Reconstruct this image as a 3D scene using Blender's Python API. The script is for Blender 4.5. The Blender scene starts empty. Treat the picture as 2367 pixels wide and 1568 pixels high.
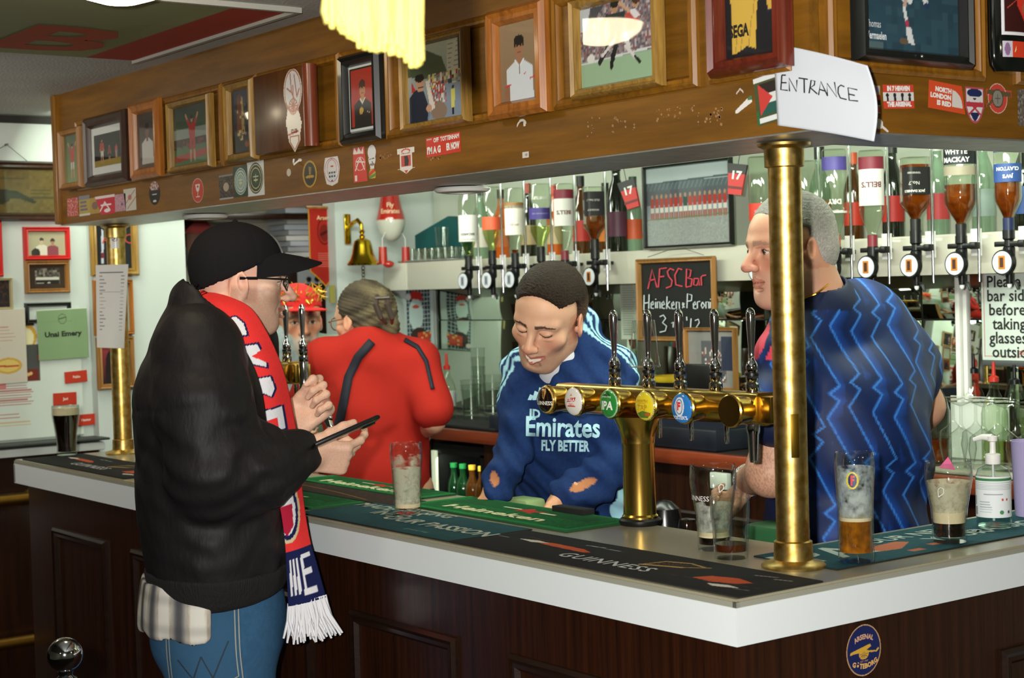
import bpy, bmesh, math, random
import numpy as np
from mathutils import Vector, Matrix, Euler
PI = math.pi
SC = bpy.context.scene
COL = SC.collection
random.seed(7)
# ---------------------------------------------------------------- camera, light, exposure
CAM = np.array([1.825796, -1.773359, 1.6])
_yaw, _pit, _rol, FPX = 0.6377520, -0.0323745, -0.0290094, 3758.03
_F = np.array([-math.cos(_yaw), math.sin(_yaw), 0]); _R = np.array([math.sin(_yaw), math.cos(_yaw), 0]); _U = np.array([0, 0, 1.])
CF = _F*math.cos(_pit) + _U*math.sin(_pit); _U2 = _U*math.cos(_pit) - _F*math.sin(_pit)
CR = _R*math.cos(_rol) + _U2*math.sin(_rol); CU = _U2*math.cos(_rol) - _R*math.sin(_rol)
cd = bpy.data.cameras.new('camera'); cam = bpy.data.objects.new('camera', cd); COL.objects.link(cam)
cd.sensor_width = 36; cd.lens = FPX/2367*36; cd.clip_start = .05
cam.matrix_world = Matrix(((CR[0], CU[0], -CF[0], CAM[0]), (CR[1], CU[1], -CF[1], CAM[1]), (CR[2], CU[2], -CF[2], CAM[2]), (0, 0, 0, 1)))
cd.dof.use_dof = True; cd.dof.focus_distance = 3.3; cd.dof.aperture_fstop = 8
SC.camera = cam
vs = SC.view_settings
vs.view_transform = 'Standard'; vs.look = 'None'; vs.exposure = 0.0; vs.gamma = 1; vs.use_curve_mapping = False
W = bpy.data.worlds.new('world'); SC.world = W; W.use_nodes = True
W.node_tree.nodes['Background'].inputs[0].default_value = (.9, .95, 1, 1); W.node_tree.nodes['Background'].inputs[1].default_value = .03
SC.cycles.max_bounces = 10; SC.cycles.transparent_max_bounces = 24; SC.cycles.transmission_bounces = 10
SC.cycles.sample_clamp_indirect = 6; SC.cycles.caustics_reflective = False; SC.cycles.caustics_refractive = False

def light(name, kind, loc, power, color=(1, 1, 1), size=.1, size_y=None, aim=None, radius=None, spot=None):
 l = bpy.data.lights.new(name, kind); o = bpy.data.objects.new(name, l); COL.objects.link(o)
 l.energy = power; l.color = color; o.location = loc
 if kind == 'AREA':
  l.size = size
  if size_y: l.shape = 'RECTANGLE'; l.size_y = size_y
 if radius is not None: l.shadow_soft_size = radius
 if spot: l.spot_size = spot; l.spot_blend = .6
 if aim is not None: o.rotation_euler = (Vector(aim) - Vector(loc)).to_track_quat('-Z', 'Y').to_euler()
 return o
# the camera's flash, a little to the left of and above the lens
fl = CAM - CR*.10 + CU*.05 - CF*.02
light('camera_flash', 'SPOT', tuple(fl), 410, (1, .965, .91), aim=tuple(CAM + CF*4 + CR*.1), radius=.022, spot=math.radians(75))
# ceiling lamps of the room (their glass domes are built further down)
LAMPS = [(-1.21, -.46), (-3.22, -.66), (.9, -3.0), (2.0, .6)]
# strip lights over the back bar and in the passage behind the end wall
light('bar_strip_and_fill', 'AREA', (-2.0, .50, 2.2), 46, (.90, 1, .84), 3.2, .12, aim=(-2.2, 2.0, 1.35))
light('bar_strip_and_fill', 'AREA', (-.5, 1.25, 2.22), 16, (.90, 1, .84), .8, .12, aim=(-.8, 2.0, 1.2))
light('bar_strip_and_fill', 'AREA', (-3.2, 1.3, 2.22), 9, (.92, 1, .88), .9, .1, aim=(-4.2, 2.1, 1.2))  # added fill without a fitting, brightens the stub wall and its mirror image
light('end_wall_light', 'AREA', (-2.9, -.9, 2.2), 8, (1, .97, .9), .6, .6, aim=(-3.8, .5, 1.5))
light('passage_light', 'AREA', (-4.5, 1.9, 2.2), 5, (1, .95, .85), .5, .5, aim=(-4.5, 1.9, 0))

# ---------------------------------------------------------------- helpers
def ray(x, y): return CF + (x - 1183.5)/FPX*CR - (y - 784)/FPX*CU
def hx(x, y, X): d = ray(x, y); return CAM + d*(X - CAM[0])/d[0]
def hy(x, y, Y): d = ray(x, y); return CAM + d*(Y - CAM[1])/d[1]
def hz(x, y, Z): d = ray(x, y); return CAM + d*(Z - CAM[2])/d[2]
def hd(x, y, D): return CAM + ray(x, y)*D
def depth(P): return float((np.array(P) - CAM) @ CF)

def lin(c):
 if isinstance(c, str):
  c = c.lstrip('#'); c = [int(c[i:i+2], 16)/255 for i in (0, 2, 4)]
 elif max(c) > 1: c = [v/255 for v in c]
 return tuple(v/12.92 if v <= .04045 else ((v + .055)/1.055)**2.4 for v in c[:3])

MATS = {}
def mat(name, color=(128, 128, 128), rough=.5, metal=0, spec=.5, coat=0, trans=0, ior=1.45, emit=None, estr=1, var=0, vscale=30, bump=0, bscale=80, bstretch=(1, 1, 1), attr=False, sheen=0, coatr=.05, alpha=1, color2=None):
 if name in MATS: return MATS[name]
 m = bpy.data.materials.new(name); m.use_nodes = True; MATS[name] = m
 nt = m.node_tree; b = nt.nodes['Principled BSDF']; I = b.inputs
 c = lin(color)
 I['Base Color'].default_value = (*c, 1); I['Roughness'].default_value = rough; I['Metallic'].default_value = metal
 I['Specular IOR Level'].default_value = spec; I['Coat Weight'].default_value = coat; I['Coat Roughness'].default_value = coatr
 I['Transmission Weight'].default_value = trans; I['IOR'].default_value = ior; I['Sheen Weight'].default_value = sheen; I['Alpha'].default_value = alpha
 if emit: I['Emission Color'].default_value = (*lin(emit), 1); I['Emission Strength'].default_value = estr
 if attr:
  a = nt.nodes.new('ShaderNodeAttribute'); a.attribute_name = 'Col'; nt.links.new(a.outputs['Color'], I['Base Color'])
 tc = None
 if var or bump:
  tc = nt.nodes.new('ShaderNodeTexCoord'); mp = nt.nodes.new('ShaderNodeMapping'); mp.inputs['Scale'].default_value = bstretch
  nt.links.new(tc.outputs['Object'], mp.inputs['Vector'])
 if var and not attr:
  n = nt.nodes.new('ShaderNodeTexNoise'); n.inputs['Scale'].default_value = vscale; n.inputs['Detail'].default_value = 4
  nt.links.new(mp.outputs[0], n.inputs['Vector'])
  r = nt.nodes.new('ShaderNodeValToRGB'); r.color_ramp.elements[0].position = .3; r.color_ramp.elements[1].position = .7
  k = lin(color2) if color2 else tuple(v*(1 - var) for v in c)
  r.color_ramp.elements[0].color = (*k, 1); r.color_ramp.elements[1].color = (*c, 1)
  nt.links.new(n.outputs['Fac'], r.inputs[0]); nt.links.new(r.outputs[0], I['Base Color'])
 if bump:
  n = nt.nodes.new('ShaderNodeTexNoise'); n.inputs['Scale'].default_value = bscale; n.inputs['Detail'].default_value = 5
  nt.links.new(mp.outputs[0], n.inputs['Vector'])
  bp = nt.nodes.new('ShaderNodeBump'); bp.inputs['Strength'].default_value = bump; bp.inputs['Distance'].default_value = .01
  nt.links.new(n.outputs['Fac'], bp.inputs['Height']); nt.links.new(bp.outputs[0], I['Normal'])
 return m

def wood(name, c1, c2, axis=0, scale=6, rough=.35, coat=.2, stretch=14):
 if name in MATS: return MATS[name]
 m = mat(name, c1, rough, coat=coat, coatr=.2)
 nt = m.node_tree; b = nt.nodes['Principled BSDF']
 tc = nt.nodes.new('ShaderNodeTexCoord'); mp = nt.nodes.new('ShaderNodeMapping')
 s = [scale*stretch]*3; s[axis] = scale; mp.inputs['Scale'].default_value = s
 nt.links.new(tc.outputs['Object'], mp.inputs['Vector'])
 n = nt.nodes.new('ShaderNodeTexNoise'); n.inputs['Scale'].default_value = 1; n.inputs['Detail'].default_value = 6; n.inputs['Roughness'].default_value = .65
 nt.links.new(mp.outputs[0], n.inputs['Vector'])
 r = nt.nodes.new('ShaderNodeValToRGB'); r.color_ramp.elements[0].position = .32; r.color_ramp.elements[1].position = .68
 r.color_ramp.elements[0].color = (*lin(c2), 1); r.color_ramp.elements[1].color = (*lin(c1), 1)
 nt.links.new(n.outputs['Fac'], r.inputs[0]); nt.links.new(r.outputs[0], b.inputs['Base Color'])
 bp = nt.nodes.new('ShaderNodeBump'); bp.inputs['Strength'].default_value = .12; bp.inputs['Distance'].default_value = .004
 nt.links.new(n.outputs['Fac'], bp.inputs['Height']); nt.links.new(bp.outputs[0], b.inputs['Normal'])
 return m

class MB:
 """collects shapes; build() links them as one mesh object"""
 def __init__(s): s.v = []; s.f = []
 def add(s, vs, fs, M=None):
  k = len(s.v)
  if M is not None: vs = [tuple(M @ Vector(v)) for v in vs]
  s.v += [tuple(map(float, v)) for v in vs]; s.f += [tuple(i + k for i in f) for f in fs]; return s
 def box(s, c, d, rz=0, M=None, bev=0):
  hx_, hy_, hz_ = d[0]/2, d[1]/2, d[2]/2
  if bev <= 0:
   vs = [(x, y, z) for x in (-hx_, hx_) for y in (-hy_, hy_) for z in (-hz_, hz_)]
   fs = [(0, 1, 3, 2), (4, 6, 7, 5), (0, 4, 5, 1), (2, 3, 7, 6), (0, 2, 6, 4), (1, 5, 7, 3)]
  else:
   bm = bmesh.new(); bmesh.ops.create_cube(bm, size=1)
   for v in bm.verts: v.co = (v.co.x*d[0], v.co.y*d[1], v.co.z*d[2])
   bmesh.ops.bevel(bm, geom=bm.edges[:], offset=min(bev, .45*min(d)), segments=2, affect='EDGES', profile=.5)
   bm.verts.index_update(); vs = [tuple(v.co) for v in bm.verts]; fs = [tuple(v.index for v in f.verts) for f in bm.faces]; bm.free()
  T = Matrix.Translation(c) @ Matrix.Rotation(rz, 4, 'Z')
  if M is not None: T = M @ T
  return s.add(vs, fs, T)
 def cyl(s, p, q, r1, r2=None, n=20, cap=True):
  r2 = r1 if r2 is None else r2
  p, q = Vector(p), Vector(q); z = (q - p).normalized(); a = z.orthogonal().normalized(); b = z.cross(a)
  vs = []
  for c, r in ((p, r1), (q, r2)):
   for i in range(n): t = 2*PI*i/n; vs.append(c + a*math.cos(t)*r + b*math.sin(t)*r)
  fs = [(i, (i+1) % n, n + (i+1) % n, n + i) for i in range(n)]
  if cap: fs += [tuple(range(n))[::-1], tuple(range(n, 2*n))]
  return s.add(vs, fs)
 def lathe(s, prof, n=28, o=(0, 0, 0), M=None, sq=None):
  """prof: list of (r, z); sq: optional function (angle, r, z) -> r"""
  vs = []; fs = []
  for r, z in prof:
   for i in range(n):
    t = 2*PI*i/n; rr = sq(t, r, z) if sq else r
    vs.append((o[0] + rr*math.cos(t), o[1] + rr*math.sin(t), o[2] + z))
  for j in range(len(prof) - 1):
   for i in range(n): fs.append((j*n + i, j*n + (i+1) % n, (j+1)*n + (i+1) % n, (j+1)*n + i))
  if prof[0][0] > 1e-6: fs.append(tuple(range(n))[::-1])
  if prof[-1][0] > 1e-6: fs.append(tuple(range((len(prof)-1)*n, len(prof)*n)))
  return s.add(vs, fs, M)
 def tube(s, pts, r, n=10, cap=True):
  P = [Vector(p) for p in pts]; R = r if hasattr(r, '__len__') else [r]*len(P)
  vs = []; fs = []; ref = None
  for i, p in enumerate(P):
   t = ((P[min(i+1, len(P)-1)]) - P[max(i-1, 0)]).normalized()
   if ref is None: ref = t.orthogonal().normalized()
   a = (ref - t*ref.dot(t)).normalized(); ref = a; b = t.cross(a)
   for k in range(n): g = 2*PI*k/n; vs.append(p + (a*math.cos(g) + b*math.sin(g))*R[i])
  for i in range(len(P)-1):
   for k in range(n): fs.append((i*n + k, i*n + (k+1) % n, (i+1)*n + (k+1) % n, (i+1)*n + k))
  if cap: fs += [tuple(range(n))[::-1], tuple(range((len(P)-1)*n, len(P)*n))]
  return s.add(vs, fs)
 def prism(s, poly, y0, y1, M=None):
  """poly of (x, z), extruded along y"""
  n = len(poly); vs = [(x, y0, z) for x, z in poly] + [(x, y1, z) for x, z in poly]
  fs = [(i, (i+1) % n, n + (i+1) % n, n + i) for i in range(n)] + [tuple(range(n))[::-1], tuple(range(n, 2*n))]
  return s.add(vs, fs, M)
 def sphere(s, c, r, nu=20, nv=12, sc=(1, 1, 1)):
  return s.lathe([(max(1e-7, r*math.sin(PI*j/nv)), -r*math.cos(PI*j/nv)) for j in range(nv+1)], nu, M=Matrix.Translation(c) @ Matrix.Diagonal((*sc, 1)))
 def mesh(s, name, smooth=35):
  me = bpy.data.meshes.new(name); me.from_pydata(s.v, [], s.f)
  bm = bmesh.new(); bm.from_mesh(me); bmesh.ops.remove_doubles(bm, verts=bm.verts[:], dist=1e-6)
  bmesh.ops.recalc_face_normals(bm, faces=bm.faces[:]); bm.to_mesh(me); bm.free()
  if smooth:
   me.shade_smooth(); me.set_sharp_from_angle(angle=math.radians(smooth))
  return me
 def build(s, name, m, parent=None, smooth=35, **k): return obj(name, s.mesh(name, smooth), m, parent, **k)

def tag(o, label=None, cat=None, group=None, kind=None):
 if label: o['label'] = label
 if cat: o['category'] = cat
 if group: o['group'] = group
 if kind: o['kind'] = kind
 return o
def obj(name, me, m=None, parent=None, label=None, cat=None, group=None, kind=None, loc=None, M=None):
 o = bpy.data.objects.new(name, me); COL.objects.link(o)
 if m is not None and hasattr(me, 'materials') and len(me.materials) == 0: me.materials.append(m)
 if parent is not None: o.parent = parent
 if loc is not None: o.location = loc
 if M is not None: o.matrix_local = M
 return tag(o, label, cat, group, kind)
def thing(name, label, cat, loc=(0, 0, 0), rz=0, group=None, M=None):
 o = bpy.data.objects.new(name, None); COL.objects.link(o); o.empty_display_size = .05
 if M is not None: o.matrix_world = M
 else: o.location = tuple(map(float, loc)); o.rotation_euler = (0, 0, rz)
 return tag(o, label, cat, group)
def copy_tree(o, parent=None):
 c = o.copy(); COL.objects.link(c)
 if parent is not None: c.parent = parent
 for ch in list(o.children): copy_tree(ch, c)
 return c
def frameM(loc, rz=0, ry=0): return Matrix.Translation(tuple(map(float, loc))) @ Matrix.Rotation(rz, 4, 'Z') @ Matrix.Rotation(ry, 4, 'Y')

# lettering: font outline turned into a thin flat mesh in the x-z plane facing -y
_tc = {}
def text_mesh(s, size, depth=.0004, width=None, shear=0, arc=None, bold=0, flip=False, rot180=False, spacing=1, squash=1):
 cu = bpy.data.curves.new('t', 'FONT'); cu.body = s; cu.size = size; cu.align_x = 'CENTER'; cu.align_y = 'CENTER'; cu.resolution_u = 2; cu.fill_mode = 'FRONT'
 cu.space_character = spacing; cu.shear = shear; cu.offset = bold
 ob = bpy.data.objects.new('t', cu); me = bpy.data.meshes.new_from_object(ob); bpy.data.objects.remove(ob); bpy.data.curves.remove(cu)
 me.materials.clear()
 n = len(me.vertices); co = np.empty(n*3); me.vertices.foreach_get('co', co); co = co.reshape(-1, 3)
 if n:
  x, y = co[:, 0].copy(), co[:, 1].copy()
  if width: x *= width/max(1e-6, x.max() - x.min())
  y *= squash
  if flip: x = -x
  if rot180: x, y = -x, -y
  if arc:   # radius > 0 bulges upward
   t = x/arc; rr = arc + y; x, y = np.sin(t)*rr, np.cos(t)*rr - arc
  co = np.stack([x, np.zeros(n) - depth, y], 1); me.vertices.foreach_set('co', co.ravel())
  me.update()
 return me
def text(name, s, size, m, parent=None, M=None, **k):
 lab = k.pop('label', None)
 return obj(name, text_mesh(s, size, **k), m, parent, M=M, label=lab)

# flat print: a fine grid with a colour per point, painted with rectangles, ellipses and polygons
class Canvas:
 def __init__(s, w, h, res=.0025, bg='#888888'):
  s.w, s.h = w, h; s.nx, s.nz = max(2, int(w/res)), max(2, int(h/res))
  x = (np.arange(s.nx + 1)/s.nx); z = (np.arange(s.nz + 1)/s.nz)
  s.X, s.Z = np.meshgrid(x, z, indexing='ij'); s.c = np.empty((*s.X.shape, 3)); s.c[:] = lin(bg); s.asp = w/h
 def put(s, mask, col, a=1.0): s.c[mask] = s.c[mask]*(1 - a) + np.array(lin(col))*a; return s
 def rect(s, x0, z0, x1, z1, col, a=1): return s.put((s.X >= x0) & (s.X <= x1) & (s.Z >= z0) & (s.Z <= z1), col, a)
 def ell(s, x, z, rx, rz, col, a=1, rot=0):
  dx, dz = (s.X - x)*s.asp, s.Z - z; c, n = math.cos(rot), math.sin(rot)
  u, v = (dx*c + dz*n)/(rx*s.asp), (-dx*n + dz*c)/rz
  return s.put(u*u + v*v <= 1, col, a)
 def ring(s, x, z, rx, rz, t, col, a=1):
  q = np.sqrt(((s.X - x)/rx)**2 + ((s.Z - z)/rz)**2); return s.put((q <= 1) & (q >= 1 - t), col, a)
 def poly(s, pts, col, a=1):
  m = np.zeros(s.X.shape, bool); n = len(pts)
  for i in range(n):
   (x0, z0), (x1, z1) = pts[i], pts[(i+1) % n]
   if z0 == z1: continue
   c = ((s.Z >= min(z0, z1)) & (s.Z < max(z0, z1))) & (s.X < (s.Z - z0)/(z1 - z0)*(x1 - x0) + x0); m ^= c
  return s.put(m, col, a)
 def line(s, x0, z0, x1, z1, t, col, a=1):
  ax, az, bx, bz = x0*s.asp, z0, x1*s.asp, z1; px, pz = s.X*s.asp, s.Z
  L = (bx-ax)**2 + (bz-az)**2 + 1e-12; h = np.clip(((px-ax)*(bx-ax) + (pz-az)*(bz-az))/L, 0, 1)
  return s.put(np.hypot(px - ax - h*(bx-ax), pz - az - h*(bz-az)) <= t, col, a)
 def grad(s, c0, c1):
  s.c[:] = np.array(lin(c0))*(1 - s.Z[..., None]) + np.array(lin(c1))*s.Z[..., None]; return s
 def speck(s, amt, cols, cell=3, box=(0, 0, 1, 1), seed=1):
  r = np.random.RandomState(seed); k = (s.nx//cell + 2, s.nz//cell + 2)
  g = r.rand(*k); ci = r.randint(0, len(cols), k); G = np.kron(g, np.ones((cell, cell)))[:s.nx+1, :s.nz+1]; CI = np.kron(ci, np.ones((cell, cell), int))[:s.nx+1, :s.nz+1]
  inb = (s.X >= box[0]) & (s.X <= box[2]) & (s.Z >= box[1]) & (s.Z <= box[3])
  for i, c in enumerate(cols): s.put(inb & (G < amt) & (CI == i), c)
  return s
 def lines(s, x0, z0, x1, z1, n, col, fill=.5, seed=0, ragged=.3):
  r = random.Random(seed)
  for i in range(n):
   zt = z1 - (z1 - z0)*(i + .2)/n; s.rect(x0, zt - (z1 - z0)/n*fill, x1 - (x1 - x0)*ragged*r.random(), zt, col)
  return s
 def mesh(s, name, deform=None, shape=None):
  me = bpy.data.meshes.new(name); nx, nz = s.nx + 1, s.nz + 1
  co = np.stack([(s.X - .5)*s.w, np.zeros_like(s.X), (s.Z - .5)*s.h], -1).reshape(-1, 3)
  if deform is not None: co = deform(s.X.ravel(), s.Z.ravel(), co)
  i = np.arange(nx*nz).reshape(nx, nz)
  q = np.stack([i[:-1, :-1], i[1:, :-1], i[1:, 1:], i[:-1, 1:]], -1)
  if shape is not None: q = q[shape((s.X[:-1, :-1] + s.X[1:, 1:])/2, (s.Z[:-1, :-1] + s.Z[1:, 1:])/2)]
  q = q.reshape(-1, 4)
  grid_mesh(me, co, q)
  a = me.color_attributes.new('Col', 'FLOAT_COLOR', 'POINT'); a.data.foreach_set('color', np.concatenate([s.c.reshape(-1, 3), np.ones((nx*nz, 1))], 1).astype(np.float32).ravel())
  return me
def grid_mesh(me, co, q):
 me.vertices.add(len(co)); me.vertices.foreach_set('co', np.asarray(co, np.float32).ravel())
 k = q.shape[1]
 me.loops.add(q.size); me.loops.foreach_set('vertex_index', q.astype(np.int32).ravel())
 me.polygons.add(len(q)); me.polygons.foreach_set('loop_start', np.arange(0, q.size, k, dtype=np.int32)); 
 me.update(calc_edges=True); me.validate(); return me
def M_paint(kind='paper'):
 return {'paper': lambda: mat('printed paper', attr=True, rough=.6, spec=.3), 'glossy': lambda: mat('print under glass', attr=True, rough=.45, coat=1, coatr=.03),
   'sticker': lambda: mat('vinyl sticker print', attr=True, rough=.35, coat=.3, coatr=.15), 'rubber': lambda: mat('printed rubber', attr=True, rough=.75, spec=.25, bump=.25, bscale=900),
   'cloth': lambda: mat('woven cloth', attr=True, rough=.9, spec=.2, sheen=.0, bump=.35, bscale=600)}[kind]()
# ---------------------------------------------------------------- setting: room shell
m_wall = mat('white painted wall', (196, 204, 197), .7, var=.06, vscale=3, bump=.05, bscale=60)
m_ceil = mat('grey ceiling paint', (196, 198, 194), .85, var=.12, vscale=5, bump=.3, bscale=120)
m_floor = mat('dark pub carpet', (38, 18, 16), .95, var=.4, vscale=40, bump=.4, bscale=400)
m_dado = wood('dark dado wood', (48, 24, 12), (26, 13, 7), axis=2, scale=3, rough=.25, coat=.5)
m_cream = mat('cream wall of the passage', (188, 182, 165), .8, var=.05, vscale=4)
def struct(name, mb, m, **k): return mb.build(name, m, kind='structure', **k)
ZC = 2.25
struct('floor', MB().box((-.4, -.3, -.05), (11, 8.4, .1)), m_floor)
struct('ceiling', MB().box((-.4, -.3, ZC + .05), (11, 8.4, .1)), m_ceil)
struct('wall_back', MB().box((-.6, 2.34, ZC/2), (7.2, .1, ZC)), m_wall)
struct('wall_right', MB().box((3.05, -.8, ZC/2), (.1, 6.3, ZC)), m_wall)
struct('wall_front', MB().box((-.4, -4.05, ZC/2), (7, .1, ZC)), m_wall)
we = struct('wall_end', MB().box((-3.9, -1.76, ZC/2), (.2, 4.52, ZC)).box((-3.875, .68, ZC/2), (.25, .36, ZC)), m_wall)
struct('wall_stub', MB().box((-4.25, 2.03, ZC/2), (.1, .52, ZC)), m_wall)
struct('wall_passage', MB().box((-5.55, 1.2, ZC/2), (.1, 3.4, ZC)).box((-4.75, 2.9, ZC/2), (1.6, .1, ZC)).box((-4.75, -.5, ZC/2), (1.6, .1, ZC)), m_cream)
struct('trim_1', MB().box((-3.795, -.6, 2.235), (.03, 2.2, .025)), mat('dark ceiling gap', (40, 38, 34), .8))
# dark dado of the end wall with its white ledge and two brass rails
d = struct('trim_2', MB().box((-3.78, .16, .53), (.04, .68, 1.06)).box((-3.78, -2.95, .53), (.04, 2.1, 1.06)), m_dado)
for y in (-3.6, -3.0, -2.4, .16):
 MB().box((-3.757, y, .53), (.012, .5, .8), bev=.004).build('panel', m_dado, d)
led = thing('wall_ledge', 'narrow white ledge with dark lip along the end wall behind the full stout', 'ledge', (-3.8, .16, 1.06))
MB().box((.05, 0, .014), (.1, .68, .028), bev=.004).build('ledge_top', mat('white ledge paint', (200, 205, 200), .5), led)
MB().box((.062, .02, .04), (.125, .66, .008), bev=.003).build('lip', mat('dark ledge lip', (45, 52, 46), .5), led)
m_brass = mat('aged brass', (224, 194, 122), .36, metal=1, var=.3, vscale=60, color2=(176, 138, 54))
m_brassd = mat('dull brass', (120, 88, 34), .5, metal=1)
for i, (z, y1, lb) in enumerate(((.915, .36, 'upper brass rail on the dark dado below the ledge'), (.42, .36, 'lower brass foot rail on the dark dado near the floor'))):
 r = thing('brass_rail', lb, 'rail', (-3.70, 0, z))
 MB().tube([(0, -.19, 0), (0, y1, 0)], .02, 14).sphere((0, y1, 0), .02).build('rail_tube', m_brassd, r)
 for yy in (-.1, .25): MB().tube([(0, yy, 0), (-.06, yy, 0)], .011, 10).cyl((-.06, yy, 0), (-.052, yy, 0), .03).build('bracket', m_brassd, r)

# ---------------------------------------------------------------- bar counter (L shaped)
m_lam = mat('beige laminate worktop', (158, 152, 128), .28, var=.1, vscale=260, coat=.25, coatr=.15)
m_edge = mat('white laminate edge', (224, 231, 232), .35)
m_edgeg = mat('grey laminate edge line', (150, 150, 136), .4)
m_dark = wood('mahogany bar front', (58, 28, 13), (27, 13, 7), axis=2, scale=2.2, rough=.3, coat=.4, stretch=30)
m_darkm = wood('dark bar moulding', (40, 22, 13), (24, 14, 9), axis=0, scale=4, rough=.3, coat=.4)
bar = thing('bar_counter', 'L-shaped bar counter with white edge, beige top and dark panelled wooden front', 'bar counter')
XL, YI, XI, YE = -3.225, .44, -.285, 1.95
def lprism(mb, x0, y0, x1, y1, xi, yi, z0, z1):   # L outline: leg along x (y0..yi) and leg along y (xi..x1)
 P = [(x0, y0), (x1, y0), (x1, y1), (xi, y1), (xi, yi), (x0, yi)]
 n = len(P); vs = [(x, y, z0) for x, y in P] + [(x, y, z1) for x, y in P]
 fs = [(i, (i+1) % n, n+(i+1) % n, n+i) for i in range(n)] + [(0, 5, 4, 1), (1, 4, 3, 2), (6, 7, 10, 11), (7, 8, 9, 10)]
 return mb.add(vs, fs)
lprism(MB(), XL+.004, .004, -.004, YE, XI, YI, 1.088, 1.1).build('worktop', m_lam, bar)
lprism(MB(), XL+.02, .02, -.02, YE-.01, XI+.01, YI-.01, 1.03, 1.088).build('worktop_core', m_lam, bar)
MB().box(((XL)/2, .006, 1.0565), (-XL, .012, .061)).build('front_edge', m_edge, bar)
MB().box((-.006, YE/2+.006, 1.0565), (.012, YE-.012, .061)).build('side_edge', m_edge, bar)
MB().box((XL+.006, YI/2, 1.0565), (.012, YI, .061), bev=.003).build('end_edge', m_edge, bar)
MB().box(((XL)/2, .005, 1.0915), (-XL-.002, .008, .009)).box((-.005, YE/2, 1.0915), (.008, YE-.002, .009)).build('edge_line', m_edgeg, bar)
MB().box((XL/2, .05, .515), (-XL-.08, .04, 1.03)).build('front_board', m_dark, bar)
MB().box((-.05, YE/2+.02, .515), (.04, YE-.04, 1.03)).build('side_board', m_dark, bar)
MB().box((XL+.06, .25, .515), (.04, .38, 1.03)).build('end_board', m_dark, bar)
MB().box((XL/2, .022, .06), (-XL-.08, .02, .12), bev=.004).box((-.022, YE/2, .06), (.02, YE-.05, .12), bev=.004).build('plinth', m_darkm, bar)
MB().box(((XL+XI)/2, YI-.03, .55), (XI-XL-.1, .025, .95)).box((XI+.03, 1.2, .55), (.025, 1.4, .95)).build('inner_board', m_darkm, bar)
def moulding(w, h, t, d_, mb=None):
 """mitred picture-rail moulding, outer size w x h, centred, proud by d_ towards -y"""
 mb = mb or MB(); prof = [(0, 0), (0, d_*.55), (t*.25, d_), (t*.5, d_*.75), (t*.75, d_*.85), (t, d_*.2), (t, 0)]
 n = len(prof); vs = []; fs = []
 for sx, sz in ((-1, -1), (1, -1), (1, 1), (-1, 1)):
  for a, b in prof: vs.append((sx*(w/2 - a), -b, sz*(h/2 - a)))
 for k in range(4):
  for j in range(n - 1):
   a, b = k*n + j, ((k+1) % 4)*n + j; fs.append((a, a+1, b+1, b))
 return mb.add(vs, fs)
for k in range(5):
 x = -1.02 + .585*(1 - k) if k else -.435
 x = [-.435, -1.018, -1.60, -2.185, -2.77][k]
 moulding(.405, .62, .03, .014).build('moulding', m_darkm, bar, M=frameM((x, .03, .598)))
for k in range(3):
 moulding(.38, .62, .03, .014).build('moulding', m_darkm, bar, M=frameM((-.03, [.31+.57, 1.45, .35][k], .598), PI/2)) if k < 2 else moulding(.44, .58, .03, .014).build('moulding', m_darkm, bar, M=frameM((-.03, .345, .575), PI/2))

# ---------------------------------------------------------------- canopy over the bar
m_can = wood('varnished canopy wood', (136, 90, 20), (98, 63, 10), axis=0, scale=2.5, rough=.5, coat=.12, stretch=10)
m_canv = wood('varnished canopy wood upright', (136, 90, 20), (98, 63, 10), axis=2, scale=2.5, rough=.5, coat=.12, stretch=10)
m_mould = wood('varnished moulding', (152, 102, 26), (108, 68, 14), axis=2, scale=5, rough=.35, coat=.3)
m_steel = mat('brushed steel strip', (198, 198, 192), .42, metal=.8, var=.25, vscale=25, bstretch=(1, 1, 1))
can = thing('bar_canopy', 'varnished brown wooden canopy with framed panels and steel underside hung over the bar', 'canopy')
ZB, CY, CX, CXL = 1.838, .176, .017, -3.205
MB().box(((CXL + CX)/2, CY + .011, (ZB + ZC)/2), (CX - CXL, .022, ZC - ZB)).build('front_board', m_can, can)
MB().box((CX - .011, 1.08, (ZB + ZC)/2), (.022, 1.75, ZC - ZB)).build('side_board', mat('x', (1, 1, 1)) if 0 else wood('varnished canopy side', (136, 90, 20), (98, 63, 10), axis=1, scale=2.5, rough=.5, coat=.12, stretch=10), can)
MB().box((CXL + .011, .30, (ZB + ZC)/2), (.022, .22, ZC - ZB)).build('end_board', m_canv, can)
MB().box((CXL + .004, CY - .002, (ZB + ZC)/2), (.03, .03, ZC - ZB - .003), bev=.004).build('end_trim', m_mould, can)
lprism(MB(), CXL, CY + .001, CX - .001, 1.95, -.150, .412, ZB - .003, ZB).build('underside_strip', m_steel, can)
MB().box(((CXL - .15)/2, .4115, (ZB + ZC)/2), (-CXL - .15, .012, ZC - ZB)).box((-.156, 1.18, (ZB + ZC)/2), (.012, 1.54, ZC - ZB)).build('inner_board', mat('pale green inner board', (200, 210, 180), .6), can)
MB().box(((CXL-.15)/2, .413, ZB + .002), (-CXL-.15, .006, .011)).box((-.152, 1.18, ZB + .002), (.006, 1.54, .011)).build('strip_lip', mat('bright steel lip', (200, 200, 195), .25, metal=1), can)
ZM = (1.935 + 2.152)/2; HM = 2.152 - 1.935
for k in range(6):
 moulding(.40, HM, .022, .013).build('moulding', m_mould, can, M=frameM((-.437 - .599*k, CY, ZM))) if k < 5 else None
for k in range(4): moulding(.185, HM, .022, .013).build('moulding', m_mould, can, M=frameM((-.737 - .599*k, CY, ZM)))
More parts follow.
